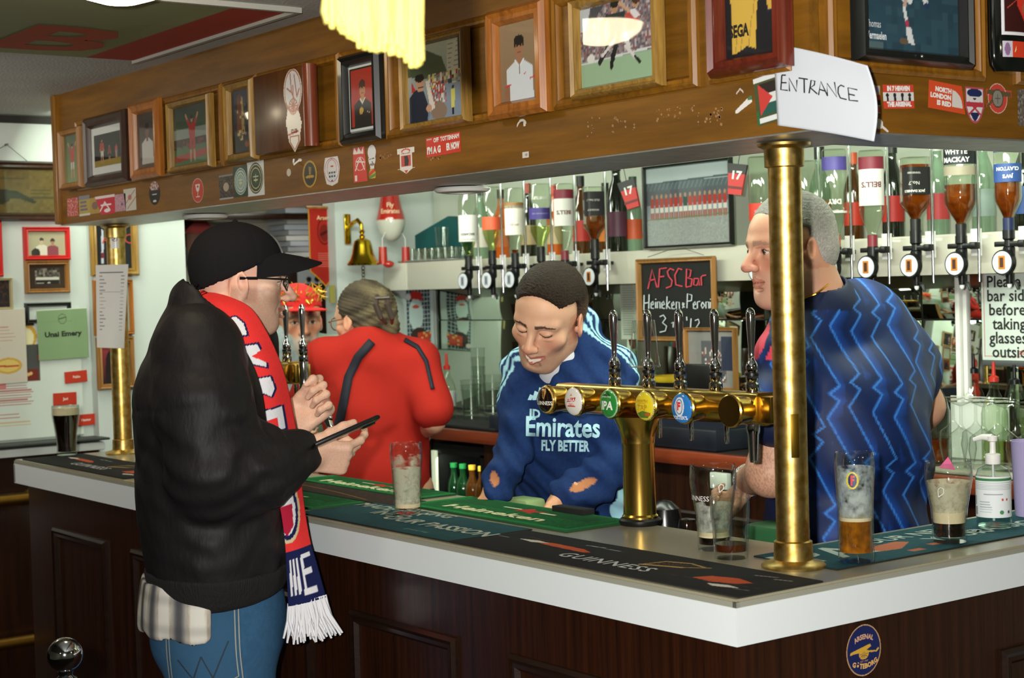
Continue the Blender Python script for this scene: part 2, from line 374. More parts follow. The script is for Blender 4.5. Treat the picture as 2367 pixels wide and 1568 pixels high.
moulding(.40, HM, .022, .013).build('moulding', m_mould, can, M=frameM((CX, .413, ZM), PI/2))
for y in (.80, 1.25): moulding(.20, HM, .022, .013).build('moulding', m_mould, can, M=frameM((CX, y, ZM), PI/2))
moulding(.19, HM, .022, .013).build('moulding', m_mould, can, M=frameM((-.113, CY, ZM)))
# worn patches where old stickers were peeled off
m_res = mat('pale sticker residue', (176, 132, 96), .7, var=.3, vscale=200)
for px, py, w, h in ((1400, 290, .16, .035), (1560, 262, .10, .02), (1640, 275, .06, .03), (1000, 360, .05, .02), (890, 362, .05, .015)):
 r = random.Random(px); P = hy(px, py, CY); mb = MB()
 for j in range(26):
  a = (P[0] + r.uniform(-w/2, w/2), P[2] + r.uniform(-h/2, h/2)); s_ = r.uniform(.001, .005)
  mb.add([(a[0], CY-.0004, a[1]), (a[0]+s_, CY-.0004, a[1]-s_*.4), (a[0]+s_*1.3, CY-.0004, a[1]+s_*.5), (a[0]+.2*s_, CY-.0004, a[1]+s_*.8)], [(0, 1, 2, 3)])
 mb.build('sticker_residue', m_res, can, smooth=0, kind='stuff')
# white downlight rings set in the steel strip
m_white = mat('white plastic', (232, 232, 226), .4)
for px, py in ((1043, 434), (452, 497)):
 P = hz(px, py, ZB - .006)
 t = thing('downlight', 'white round downlight ring in the canopy underside, %s' % ('above the upturned bottles' if px > 900 else 'left one above the black cap'), 'light', (P[0], P[1] + .03, ZB - .006))
 MB().lathe([(.035, 0), (.062, 0), (.066, -.004), (.06, -.010), (.04, -.013), (.035, -.011), (.035, 0)], 32).build('ring', m_white, t)
 MB().lathe([(1e-7, -.003), (.035, -.003)], 24).build('lens', mat('grey lens', (150, 150, 145), .3), t)
# brass columns between counter and canopy
for i, (x, y, lb) in enumerate(((-.143, .279, 'polished brass column on the bar corner in front of the patterned blue jersey'), (-3.106, .316, 'brass column at the far left end of the bar with papers taped to it'))):
 t = thing('brass_column', lb, 'column', (x, y, 1.1))
 r = .0285 if i == 0 else .0295
 MB().lathe([(r, .045), (r, .70)], 40).build('shaft', m_brass, t)
 MB().lathe([(.055, 0), (.056, .004), (.052, .008), (.040, .011), (.034, .014), (.033, .045), (r, .047), (r, .0471)], 40).build('base_flange', m_brass, t)
 MB().lathe([(r, .690), (.034, .692), (.0345, .722), (.045, .7275), (.046, .7318)], 40).build('top_flange', m_brass, t)
 if i == 0:
  a = math.atan2(CAM[1] - y, CAM[0] - x); M = Matrix.Rotation(a + PI/2 + .25, 4, 'Z')
  MB().box((0, -r - .0002, .23), (.014, .0014, .075), bev=.0004).build('maker_plate', mat('dark brass plate', (110, 85, 25), .4, metal=1), t, M=M)

# ---------------------------------------------------------------- ceiling: mural panel and dome lamps
mu = thing('ceiling_mural', 'painted ceiling panel with red border and faded red letters on olive ground', 'mural')
c = Canvas(1.0, 1.9, .006, '#575a44'); c.grad('#a3a596', '#878e5a')
for i in range(14): c.ell(.2 + .05*i % 1, random.random(), .25, .05, random.choice(['#92946f', '#7f7f50', '#a6a698', '#7c8650']), .5)
c.rect(0, .93, 1, 1, '#a83420'); c.rect(.97, 0, 1, 1, '#6b3320')
me = c.mesh('mural_panel'); me.transform(Matrix.Rotation(-PI/2, 4, 'X'))   # x right, z -> y
y0 = .07
# panel lies under the ceiling: x from -2.36 to -1.46 , y from -1.8 to .07
me.transform(Matrix.Diagonal((.90, 1, 1, 1)))
me.transform(Matrix.Scale(-1, 4, (0, 1, 0))) if me.vertices[0].co.y > 0 and False else None
ob = obj('mural_panel', me, mat('mural paint', attr=True, rough=.7), mu, loc=(-1.91, -.88, ZC - .004))
MB().box((-1.455, -.88, ZC - .006), (.014, 1.9, .012)).box((-1.91, .077, ZC - .006), (.92, .014, .012)).build('panel_trim', mat('pale trim', (168, 168, 160), .6), mu)
RL = Matrix(((0, 0, 1, 0), (1, 0, 0, 0), (0, 1, 0, 0), (0, 0, 0, 1)))
for i, s in enumerate('BRA'):
 me = text_mesh(s, .52, bold=.014); me.transform(RL)
 obj('letter', me, mat('faded red letter paint', (176, 78, 46), .8), mu, loc=(-2.10, -.25 - .36*i, ZC - .0065))
m_dome = mat('lit lamp glass', (255, 245, 220), .4, emit=(255, 238, 200), estr=26.0)
for i, (x, y) in enumerate(LAMPS):
 t = thing('dome_lamp', ['round glass dome lamp on the ceiling mural at the top edge', 'round dome lamp on the ceiling near the end wall', 'round dome lamp on the ceiling behind the camera', 'round dome lamp on the ceiling to the right of the bar'][i], 'lamp', (x, y, ZC - .004 if i else ZC - .004))
 MB().lathe([(.118, 0), (.122, -.012), (.115, -.02), (.106, -.02)], 40).build('lamp_ring', mat('cream lamp ring', (190, 185, 165), .5), t)
 g = MB().lathe([(.106, -.012), (.098, -.035), (.072, -.055), (.036, -.066), (1e-7, -.07)], 40).build('lamp_glass', m_dome, t)
# ---------------------------------------------------------------- smooth solid modelling: distance field -> one continuous skin
from mathutils.bvhtree import BVHTree
def axis_coords(lo, hi, h, fine):
 out = [lo]
 while out[-1] < hi:
  x = out[-1]; st = h
  for a, b, hf in fine:
   if a <= x <= b: st = min(st, hf)
   elif x < a: st = min(st, max(hf, (a - x)))
  out.append(x + st)
 return np.array(out, np.float64)
def unit(v): v = np.array(v, float); return v/np.linalg.norm(v)
class Sdf:
 def __init__(s, lo, hi, h, fine=()):
  """fine: list of (lo3, hi3, h)"""
  s.ax = [axis_coords(lo[i], hi[i], h, [(f[0][i], f[1][i], f[2]) for f in fine]) for i in range(3)]
  s.D = np.full([len(a) for a in s.ax], .5, np.float32)
 def _box(s, lo, hi):
  sl = []
  for i in range(3):
   a = np.searchsorted(s.ax[i], lo[i]); b = np.searchsorted(s.ax[i], hi[i]); sl.append(slice(max(0, a-1), min(len(s.ax[i]), b+1)))
  sl = tuple(sl)
  P = np.meshgrid(*[s.ax[i][sl[i]].astype(np.float32) for i in range(3)], indexing='ij', sparse=True)
  return sl, P
 def _mix(s, sl, d, k, op):
  A = s.D[sl]
  if A.size == 0: return
  if op == 'add':
   if k > 0: h = np.maximum(k - np.abs(A - d), 0)/k; s.D[sl] = np.minimum(A, d) - h*h*k*.25
   else: s.D[sl] = np.minimum(A, d)
  else:   # subtract
   d = -d
   if k > 0: h = np.maximum(k - np.abs(A - d), 0)/k; s.D[sl] = np.maximum(A, d) + h*h*k*.25
   else: s.D[sl] = np.maximum(A, d)
 def cone(s, a, b, ra, rb=None, k=.02, op='add'):
  rb = ra if rb is None else rb; a = np.array(a, np.float32); b = np.array(b, np.float32); R = max(ra, rb) + k + .03
  sl, (X, Y, Z) = s._box(np.minimum(a, b) - R, np.maximum(a, b) + R)
  ba = b - a; L = float(ba @ ba) + 1e-9
  h = np.clip(((X-a[0])*ba[0] + (Y-a[1])*ba[1] + (Z-a[2])*ba[2])/L, 0, 1)
  d = np.sqrt((X-a[0]-h*ba[0])**2 + (Y-a[1]-h*ba[1])**2 + (Z-a[2]-h*ba[2])**2) - (ra + (rb-ra)*h)
  s._mix(sl, d, k, op); return s
 def path(s, pts, rs, k=.02, op='add'):
  for i in range(len(pts)-1): s.cone(pts[i], pts[i+1], rs[i], rs[i+1], k, op)
  return s
 def ell(s, c, r, R=None, k=.02, op='add'):
  c = np.array(c, np.float32); r = np.array(r, np.float32); m = float(max(r)) + k + .03
  sl, (X, Y, Z) = s._box(c - m, c + m); X = X-c[0]; Y = Y-c[1]; Z = Z-c[2]
  if R is not None:
   R = np.array(R, np.float32); U = [X*R[0, i] + Y*R[1, i] + Z*R[2, i] for i in range(3)]
  else: U = [X, Y, Z]
  k0 = np.sqrt((U[0]/r[0])**2 + (U[1]/r[1])**2 + (U[2]/r[2])**2); k1 = np.sqrt((U[0]/r[0]**2)**2 + (U[1]/r[1]**2)**2 + (U[2]/r[2]**2)**2)
  s._mix(sl, k0*(k0-1)/np.maximum(k1, 1e-6), k, op); return s
 def box(s, c, d, R=None, r=.01, k=.02, op='add'):
  c = np.array(c, np.float32); m = float(np.linalg.norm(d))/2 + k + .03
  sl, (X, Y, Z) = s._box(c - m, c + m); X = X-c[0]; Y = Y-c[1]; Z = Z-c[2]
  U = [X, Y, Z] if R is None else [X*R[0, i] + Y*R[1, i] + Z*R[2, i] for i in range(3)]
  q = [np.abs(U[i]) - (d[i]/2 - r) for i in range(3)]
  o = np.sqrt(np.maximum(q[0], 0)**2 + np.maximum(q[1], 0)**2 + np.maximum(q[2], 0)**2); i_ = np.minimum(np.maximum(np.maximum(q[0], q[1]), q[2]), 0)
  s._mix(sl, o + i_ - r, k, op); return s
 def plane(s, p, n, k=0):
  """cuts away everything on the side the normal points to"""
  n = unit(n); X, Y, Z = np.meshgrid(*s.ax, indexing='ij', sparse=True)
  d = ((X-p[0])*n[0] + (Y-p[1])*n[1] + (Z-p[2])*n[2]).astype(np.float32)
  if k > 0:
   h = np.maximum(k - np.abs(s.D - d), 0)/k; s.D = np.maximum(s.D, d) + h*h*k*.25
  else: s.D = np.maximum(s.D, d)
  return s
 def wave(s, fn):
  X, Y, Z = np.meshgrid(*s.ax, indexing='ij', sparse=True); m = np.abs(s.D) < .05
  Xb, Yb, Zb = np.broadcast_arrays(X, Y, Z); s.D[m] += fn(Xb[m], Yb[m], Zb[m]).astype(np.float32); return s
 def mesh(s, name, origin=(0, 0, 0), color=None, smooth_it=1):
  D = s.D; D[0] = D[-1] = .5; D[:, 0] = D[:, -1] = .5; D[:, :, 0] = D[:, :, -1] = .5
  ins = D < 0; n = np.array(D.shape) - 1
  cnt = np.zeros(n, np.int8)
  for i in (0, 1):
   for j in (0, 1):
    for k in (0, 1): cnt += ins[i:i+n[0], j:j+n[1], k:k+n[2]]
  act = np.argwhere((cnt > 0) & (cnt < 8)); idx = np.full(n, -1, np.int64); idx[tuple(act.T)] = np.arange(len(act))
  acc = np.zeros((len(act), 3)); num = np.zeros(len(act))
  cor = [(i, j, k) for i in (0, 1) for j in (0, 1) for k in (0, 1)]
  val = {c: D[act[:, 0]+c[0], act[:, 1]+c[1], act[:, 2]+c[2]] for c in cor}
  for c in cor:
   for a in range(3):
    if c[a] == 1: continue
    e = list(c); e[a] = 1; e = tuple(e); v0, v1 = val[c], val[e]; m = (v0 < 0) != (v1 < 0)
    t = np.zeros(len(act)); t[m] = v0[m]/(v0[m]-v1[m])
    for b in range(3):
     x0 = s.ax[b][act[:, b]+c[b]]; x1 = s.ax[b][act[:, b]+e[b]]; acc[m, b] += (x0 + (x1-x0)*t)[m]
    num += m
  P = acc/num[:, None]
  quads = []
  for a in range(3):
   b, c = (a+1) % 3, (a+2) % 3
   sl0 = [slice(None)]*3; sl1 = [slice(None)]*3; sl0[a] = slice(0, -1); sl1[a] = slice(1, None)
   A, B = ins[tuple(sl0)], ins[tuple(sl1)]; ch = np.argwhere(A != B)
   ch = ch[(ch[:, b] > 0) & (ch[:, c] > 0) & (ch[:, b] < n[b]) & (ch[:, c] < n[c])]
   f = A[tuple(ch.T)]
   def q(db, dc): g = ch.copy(); g[:, b] -= db; g[:, c] -= dc; return idx[tuple(g.T)]
   Q = np.stack([q(1, 1), q(0, 1), q(0, 0), q(1, 0)], 1); Q[~f] = Q[~f][:, ::-1]; quads.append(Q)
  Q = np.concatenate(quads); Q = Q[(Q >= 0).all(1)]
  for _ in range(smooth_it):   # one light relaxation
   S = np.zeros_like(P); N = np.zeros(len(P))
   for i in range(4):
    for j in (1, 3): np.add.at(S, Q[:, i], P[Q[:, (i+j) % 4]]); np.add.at(N, Q[:, i], 1)
   P = P*.5 + .5*S/np.maximum(N, 1)[:, None]
  me = bpy.data.meshes.new(name); grid_mesh(me, P - np.array(origin), Q); me.shade_smooth()
  if color is not None:
   C = np.clip(color(P), 0, 1); at = me.color_attributes.new('Col', 'FLOAT_COLOR', 'POINT')
   at.data.foreach_set('color', np.concatenate([C, np.ones((len(P), 1))], 1).astype(np.float32).ravel())
  return me
def headM(c, f, roll=0, s=1.0, pitch=0):
 """local head frame: -Y face, Z up; f = horizontal facing; pitch>0 looks down"""
 f = unit([f[0], f[1], 0]); up = np.array([0, 0, 1.]); r = np.cross(f, up)
 f2 = f*math.cos(pitch) - up*math.sin(pitch); u2 = up*math.cos(pitch) + f*math.sin(pitch)
 r3 = r*math.cos(roll) + u2*math.sin(roll); u3 = u2*math.cos(roll) - r*math.sin(roll)
 return np.array(c, float), np.stack([-r3, -f2, u3], 1), s
def toW(H, p): return H[0] + H[1] @ (np.array(p, float)*H[2])
def toL(H, P): return ((P - H[0]) @ H[1])/H[2]
def head(S, H, smile=.0, nose=1.0, brow=1.0, jaw=1.0, ears=1.0, chub=0.0, lids=.5, mouth_open=0.0):
 c, R, s = H
 W_ = lambda p: toW(H, p)
 E = lambda p, r, k=.015, op='add', Rl=None: S.ell(W_(p), np.array(r)*s, R if Rl is None else R @ Rl, k*s, op)
 Cn = lambda a, b, ra, rb=None, k=.012, op='add': S.cone(W_(a), W_(b), ra*s, (ra if rb is None else rb)*s, k*s, op)
 E((0, .018, .034), (.075, .097, .083), .01)
 E((0, -.03, .03), (.064, .062, .066), .03)
 E((0, -.022, -.04), (.060+.006*chub, .068, .075), .03)
 E((0, -.042, -.075), (.045*jaw+.008*chub, .042, .042), .03)
 E((0, -.064, -.098), (.024*jaw, .022, .019), .02)
 for x in (-1, 1):
  Cn((x*.058, .0, -.055), (x*.028*jaw, -.06, -.1), .016+.006*chub, .013+.004*chub, .03)
  E((x*.043, -.057, -.022-.003*smile), (.023+.004*smile, .02, .018+.004*smile), .02)
  Cn((x*.012, -.088, .020), (x*.048, -.070, .020), .009*brow, .008*brow, .018)
  E((x*.031, -.094, .0), (.019, .016, .0125), .012, 'sub')
  E((x*.031, -.0735, -.001), (.0150, .0135, .0140), .002)
  if lids > 0: E((x*.031, -.0765, -.001+.010*(1-lids)), (.0165, .0130, .0075), .004)
  E((x*.031, -.076, -.0135), (.0160, .0110, .0045), .005)
  # ear
  Re = np.array(Matrix.Rotation(x*.35, 3, 'Z') @ Matrix.Rotation(-.2, 3, 'X'))
  E((x*.079, .012, -.010), (.0065*ears, .019*ears, .031*ears), .006, 'add', Re)
  E((x*.086, .006, -.006), (.0045, .010, .018), .004, 'sub', Re)
  E((x*.076, -.004, -.015), (.005, .005, .008), .004)
  E((x*.0135, -.104, -.036), (.0085*nose, .011, .0085), .007)
  E((x*.0075, -.109, -.0445), (.0035, .006, .004), .003, 'sub')
 Cn((0, -.088, .012), (0, -.1145*(.35*nose+.65), -.030), .0085, .0105, .012)
 E((0, -.1135*(.3*nose+.7), -.0335), (.0115*nose, .0115*nose, .0100), .006)
 # mouth
 w = .022+.008*smile; up = .008*smile; y = -.0905
 for x in (-1, 1):
  Cn((0, y-.006, -.0635+.0025*mouth_open), (x*w, y+.012+.004*smile, -.067+up+.001*mouth_open), .0065-.001*mouth_open, .0035, .006)
  Cn((0, y-.004, -.0765), (x*w*.95, y+.012+.004*smile, -.069+up), .0072, .0035, .006)
  if mouth_open > 0: Cn((0, y-.008, -.0715), (x*w*.86, y+.006, -.0695+up*.9), .0042*mouth_open, .002*mouth_open, .003, 'sub')
  else: Cn((0, y-.012, -.070), (x*w, y+.006, -.0685+up), .0016, .0012, .002, 'sub')
  if smile > .3: Cn((x*.021, -.098, -.034), (x*.041, -.08, -.066), .0025, .0025, .008, 'sub')
 E((0, -.084, -.088), (.016, .010, .006), .01, 'sub')
def neck(S, H, base, r0=.056, r1=.062):
 S.cone(toW(H, (0, .02, -.05)), base, r0*H[2], r1, .03)
def head_color(H, skin='#d9a184', lip='#b8665a', stub=None, stuba=.5, brow='#3a2a22', browa=.9, iris='#4a3524', smile=0, closed=False, teeth=False, cheek='#d98c72', cap=None, nosec=None, stubz=-.045, brown=(.020, .0075)):
 sk, lp, ck, br, ir = [np.array(lin(x)) for x in (skin, lip, cheek, brow, iris)]
 def f(P):
  L = toL(H, P); x, y, z = L.T; ax = np.abs(x); n = len(P); C = np.tile(sk, (n, 1))
  def mixc(m, c, a=1.0):
   a = (np.clip(m, 0, 1)*a)[:, None]; C[:] = C*(1-a) + np.array(c)*a
  front = y < -.045
  rs = np.random.RandomState(3); mixc(rs.rand(n)*.10, np.array(sk)*.7)
  mixc(np.exp(-((ax-.042)/.02)**2 - ((z+.03)/.02)**2)*front, ck, .55)
  mixc(np.exp(-((x)/.016)**2 - ((z+.033)/.016)**2)*(y < -.09), ck if nosec is None else lin(nosec), .5)
  mixc((np.abs(ax-.079) < .014)*(y > -.03)*(z < .03)*(z > -.05), ck, .35)
  if stub:
   m = np.clip((stubz + .012*np.clip((ax-.03)/.03, 0, 1)*2.2 - z)/.012, 0, 1)*(y < .03)*(z > -.135)
   m = np.maximum(m, np.exp(-(x/.026)**4 - ((z+.052)/.007)**2)*front*.9)
   mixc(m*(.75+.5*rs.rand(n)), lin(stub), stuba)
  # brows
  bz = brown[0] + .10*(ax-.012)*(ax < .034) - .18*np.maximum(ax-.034, 0)
  mixc((np.abs(z-bz) < brown[1]*(1.2-ax/.07))*(ax > .010)*(ax < .055)*front, br, browa)
  # eyes
  ex = (ax-.031)/.0145; 
  d = np.sqrt((ax-.031)**2 + (y+.0735)**2 + (z+.001)**2); 
  if closed: mixc((np.abs(ex) < 1.1)*(np.abs(z+.0055-.004*ex**2) < .0022)*front, lin('#2a1a14'), .9)
  else:
   eye = (np.abs(ex) < 1)*(np.abs(z+.001) < .0058*(1-ex**2))*front
   mixc(eye, lin('#e6ddd2')); mixc(eye*((ax-.031)**2+(z+.0005)**2 < .0062**2), ir); mixc(eye*((ax-.031)**2+(z+.0005)**2 < .0028**2), lin('#0a0808'))
   mixc((np.abs(ex) < 1.15)*(np.abs(z+.001-.0064*(1-.9*ex**2)) < .0016)*front, lin('#3a241c'), .85)
   mixc((np.abs(ex) < 1.2)*(np.abs(z-.010) < .0015)*front, sk*.55, .5)
  up = .008*smile; w = .024+.008*smile; cz = -.070 + up*(x/w)**2
  mixc((np.abs(x) < w)*(np.abs(z-cz) < .0115*(1-(x/w)**2)**.5 if False else (np.abs(x) < w)*(np.abs(z-cz) < .0108*np.sqrt(np.clip(1-(x/w)**2, 0, 1))))*front, lp, .8)
  if teeth: mixc((np.abs(x) < w*.66)*(z-cz < .0004)*(z-cz > -.0048)*front, lin('#e6dccc'), 1); 
  else: mixc((np.abs(x) < w)*(np.abs(z-cz) < .0012)*front, lin('#5a2a24'), .7)
  mixc((ax < .0125)*(ax > .003)*(np.abs(z+.0455) < .003)*(y < -.098)*(y > -.116), lin('#4a2018'), .8)
  return C
 return f
def hand(S, wrist, d, pn, thumb, curl=(.3, .3, .3, .3), curl2=None, scale=1.0, tcurl=.2, spread=.05, tdir=None):
 """wrist point, d = direction of the hand, pn = palm normal (fingers curl towards it), thumb = side the thumb leaves"""
 d, pn = unit(d), unit(pn); pn = unit(pn - d*(pn @ d)); sd = np.cross(d, pn); sd = sd*np.sign(sd @ np.array(thumb, float)); q = scale
 R = np.stack([sd, d, pn], 1)
 wrist = np.array(wrist, float)
 S.cone(wrist - d*.04*q, wrist + d*.02*q, .027*q, .026*q, .02)
 S.box(wrist + d*.055*q, (.078*q, .095*q, .027*q), R, .012*q, .015)
 S.ell(wrist + d*.035*q + sd*.024*q + pn*.008*q, np.array((.018, .034, .016))*q, R, .012)
 L = [(.042, .026, .020), (.046, .029, .022), (.043, .027, .021), (.034, .021, .018)]
 tips = []
 for i in range(4):
  o = .030 - .020*i
  p = wrist + d*(.095 - .004*abs(i-1.2)**1.5)*q + sd*o*q; a = 0; pts = [wrist + d*.055*q + sd*o*.9*q, p]
  cs = (curl[i], (curl2 or curl)[i]*1.15, (curl2 or curl)[i]*.8)
  dd = unit(d + sd*spread*(1.5-i)*.6)
  for j in range(3):
   a += cs[j]; v = dd*math.cos(a) + pn*math.sin(a); p = p + v*L[i][j]*q; pts.append(p)
  S.path(pts, [.0095*q, .0092*q, .0082*q, .0075*q, .0062*q], .006); tips.append(p)
 tp = wrist + d*.022*q + sd*.030*q; td = unit(sd*.75 + d*.8 + pn*.25) if tdir is None else unit(tdir)
 p1 = tp + td*.042*q; t2 = unit(td + pn*tcurl + d*.3); p2 = p1 + t2*.032*q; t3 = unit(t2 + pn*tcurl + d*.2); p3 = p2 + t3*.026*q
 S.path([wrist + d*.02*q + sd*.015*q, tp + td*.012*q, p1, p2, p3], [.015*q, .0145*q, .0115*q, .0105*q, .0080*q], .008)
 return tips + [p3]
m_skin = mat('skin', attr=True, rough=.5, spec=.4, coat=.08, coatr=.4, bump=.06, bscale=420)
_sk = m_skin.node_tree.nodes['Principled BSDF'].inputs; _sk['Subsurface Weight'].default_value = .12; _sk['Subsurface Radius'].default_value = (.01, .004, .002); _sk['Subsurface Scale'].default_value = .4
m_clothv = mat('printed cloth', attr=True, rough=.85, spec=.2, bump=.2, bscale=700)
def bvh_of(o, origin=(0, 0, 0)):
 me = o.data; v = [tuple(np.array(x.co) + np.array(origin)) for x in me.vertices]; return BVHTree.FromPolygons(v, [tuple(p.vertices) for p in me.polygons])
def wrap_print(name, me, M, bvh, dirn, m, parent, origin, off=.0018, cut=.012, label=None):
 """lays a flat print (x-z plane, given world matrix M) on to a garment along dirn"""
 bm = bmesh.new(); bm.from_mesh(me); bm.transform(M)
 d = Vector(dirn).normalized()
 ex, ez = (M.to_3x3() @ Vector((1, 0, 0))).normalized(), (M.to_3x3() @ Vector((0, 0, 1))).normalized()
 for ax_ in (ex, ez):
  vals = [v.co.dot(ax_) for v in bm.verts]
  if not vals: break
  a = min(vals) + cut
  while a < max(vals):
   bmesh.ops.bisect_plane(bm, geom=bm.verts[:] + bm.edges[:] + bm.faces[:], plane_co=ax_*a, plane_no=ax_); a += cut
 bad = []
 for v in bm.verts:
  h = bvh.ray_cast(v.co - d*1.0, d)
  if h[0] is None: bad.append(v); continue
  n = h[1] if h[1].dot(d) < 0 else -h[1]
  v.co = h[0] + n*off*.5 - d*off*.6 - Vector(origin)
 if bad: bmesh.ops.delete(bm, geom=bad, context='VERTS')
 me2 = bpy.data.meshes.new(name); bm.to_mesh(me2); bm.free()
 for mm in me.materials: me2.materials.append(mm)
 return obj(name, me2, m, parent, label=label)
def faceM(P, dirn, up=(0, 0, 1), roll=0):
 """matrix whose local -y points to the viewer (against dirn), z up"""
 y = Vector(dirn).normalized(); z = Vector(up); z = (z - y*z.dot(y)).normalized(); x = y.cross(z)
 M = Matrix((x, y, z)).transposed().to_4x4(); M.translation = Vector(tuple(map(float, P))); return M @ Matrix.Rotation(roll, 4, 'Y')
# ---------------------------------------------------------------- person: man in black cap and jacket at the front of the bar
def fold(seed, amp, dirs):
 r = random.Random(seed); W_ = [(r.uniform(.6, 1)*amp, unit(d), f, r.uniform(0, 6)) for d, f in dirs]
 return lambda x, y, z: sum(a*np.sin(f*(x*d[0]+y*d[1]+z*d[2]) + p + 1.3*np.sin(f*.37*(x*d[1]+y*d[2]+z*d[0]))) for a, d, f, p in W_)
def man1():
 O = hd(505, 1300, 3.52); O[2] = 0
 root = thing('person', 'man in black cap, glasses and black jacket with a red scarf holding a phone', 'person', O)
 f = unit([.44, .90, 0]); r = np.array([f[1], -f[0], 0]); z = np.array([0, 0, 1.])
 B = np.stack([r, f, z], 1)
 Hc = hd(557, 649, 3.60); H = headM(Hc, (.36, .933), pitch=.07, s=.97, roll=.0)
 T = lambda px, py, D: hd(px, py, D)
 lw = T(672, 985, 3.62); rw = T(712, 1046, 3.42)
 S = Sdf(np.minimum(O + [-.5, -.5, 0], lw-.2), np.maximum(O + [.55, .6, 1.85], lw+.2), .016,
   [(Hc - [.14, .14, .16], Hc + [.14, .14, .14], .0024), (np.minimum(lw, rw) - [.05, .05, .1], np.maximum(lw, rw) + [.14, .2, .13], .0024)])
 head(S, H, smile=1, mouth_open=1.3, chub=.55, nose=1.08, jaw=1.05, lids=.5, ears=1.15)
 nb = O + z*1.44 + f*.02; neck(S, H, nb, .062, .072)
 # trunk, legs, arms under the clothes
 hip = O + z*.93
 S.ell(O + z*1.30, (.17, .10, .22), B, .05); S.ell(O + z*1.02, (.155, .10, .16), B, .05)
 for sgn in (-1, 1):
  S.path([hip + r*.09*sgn, O + r*.10*sgn + f*.02 + z*.50, O + r*.10*sgn + z*.09], [.085, .06, .042], .03)
  S.path([O + r*.10*sgn + z*.045 - f*.04, O + r*.11*sgn + f*.16 + z*.04], [.042, .038], .02)
 rs, re = T(455, 800, 3.36), T(500, 1085, 3.30); ls, le = T(560, 800, 3.76), T(560, 1080, 3.78)
 S.path([rs, re, rw], [.045, .04, .028], .02); S.path([ls, le, lw], [.045, .04, .028], .02)
 # right hand holding the phone, left hand pinching above it
 hand(S, rw - CR*.012 - CU*.004, CR*.95 - CU*.12 + CF*.3, CF*.8 + CU*.45, CU*1.0, curl=(.7, 1.0, 1.1, 1.15), curl2=(.35, 1.2, 1.25, 1.3), scale=1.0, tdir=unit(CR*.75 + CU*.5 + CF*.5), tcurl=.1)
 hand(S, lw, CR*.75 + CU*.62 + CF*.1, -CF*.85 - CR*.3 + CU*.1, CU*1.0, curl=(.9, 1.15, 1.25, 1.3), curl2=(1.0, 1.3, 1.35, 1.35), scale=1.0, tdir=unit(CU*.75 + CR*.62 - CF*.4), tcurl=.3)
 hc = head_color(H, '#ecc2aa', '#bd6f62', stub='#8a6654', stuba=.50, brow='#3b2a20', smile=1, teeth=True, cheek='#e39a82', nosec='#dd8670', stubz=-.036)
 def col(P):
  C = hc(P); far = np.linalg.norm(P - Hc, axis=1) > .2; n = far.sum(); rr = np.random.RandomState(5).rand(n, 1)
  C[far] = np.array(lin('#ecc0a6'))*(1-.12*rr) - np.array([0, .02, .02])*rr; return C
 obj('body', S.mesh('body', O, col), m_skin, root)
 # stubbled back of the head lies under the cap
 # jacket
 m_jack = mat('black nylon', (30, 27, 29), .6, spec=.3, var=.25, vscale=6, bump=.55, bscale=24, bstretch=(1, 1, .4))
 m_rib = mat('black rib knit', (20, 19, 19), .85, bump=.5, bscale=240, bstretch=(1, 1, .12))
 J = Sdf(O + np.array([-.55, -.55, .85]), O + np.array([.6, .6, 1.72]), .0065)
 P_ = lambda a, b, c: O + r*a + f*b + z*c
 J.ell(P_(0, -.004, 1.08), (.235, .156, .22), B, .05); J.ell(P_(0, -.010, 1.22), (.235, .158, .20), B, .06); J.ell(P_(0, -.03, 1.37), (.215, .14, .16), B, .05)
 J.path([P_(.17, -.02, 1.465), P_(0, -.015, 1.50), P_(-.17, -.02, 1.465)], [.075, .085, .075], .05)
 J.path([rs, T(470, 940, 3.31), re], [.088, .092, .088], .04); J.path([re, T(600, 1085, 3.34), T(682, 1052, 3.41)], [.09, .074, .056], .04)
 J.path([ls, le], [.085, .08], .04); J.path([le, lw - unit(lw-le)*.05], [.08, .055], .04)
 # stand collar
 J.cone(P_(0, -.02, 1.50), P_(0, -.018, 1.578), .098, .070, .025)
 J.ell(toW(H, (0, .0, -.13)), (.073, .075, .12), None, .01, 'sub')
 J.cone(P_(0, .012, 1.53), P_(0, .012, 1.70), .060, .062, .01, 'sub')
 J.cone(P_(0, .14, 1.47), P_(0, .05, 1.62), .05, .08, .02, 'sub')
 J.plane(P_(0, 0, .985), (0, .12, -1)); 
 el = (re + T(600, 1085, 3.34))/2
 def wr(x, y, zz):
  P = np.stack([x, y, zz], 1); d = P - el; q = np.exp(-(np.linalg.norm(d, axis=1)/.16)**2)
  a = fold(3, .0024, [((.3, .3, .9), 95), ((-.6, .5, .6), 75), ((.5, -.5, .9), 120)])(x, y, zz)*(.22 + 1.9*q)
  b = .0018*np.sin(70*(x*r[0]+y*r[1]) + 5*zz + 2*np.sin(9*zz))*np.clip((1.3-zz)/.3, 0, 1)
  seam = np.exp(-((zz-1.0)/.006)**2)*.004 + np.exp(-((zz-1.385 - .15*(x*f[0]+y*f[1]-O[0]*f[0]-O[1]*f[1]))/.004)**2)*.003*((x-O[0])*f[0]+(y-O[1])*f[1] < -.03)
  return a + b + seam
 J.wave(wr)
 obj('jacket', J.mesh('jacket', O), m_jack, root)
 hb = Sdf(O + np.array([-.4, -.4, .86]), O + np.array([.4, .4, 1.03]), .0065)
 hb.ell(P_(0, -.003, 1.06), (.232, .158, .24), B, 0); hb.plane(P_(0, 0, 1.02), (0, 0, 1)); hb.plane(P_(0, -.01, .957), (0, .1, -1), .01)
 obj('jacket_hem', hb.mesh('hem', O), m_rib, root)
 cu = MB(); a, b = T(678, 1054, 3.405), T(700, 1049, 3.42)
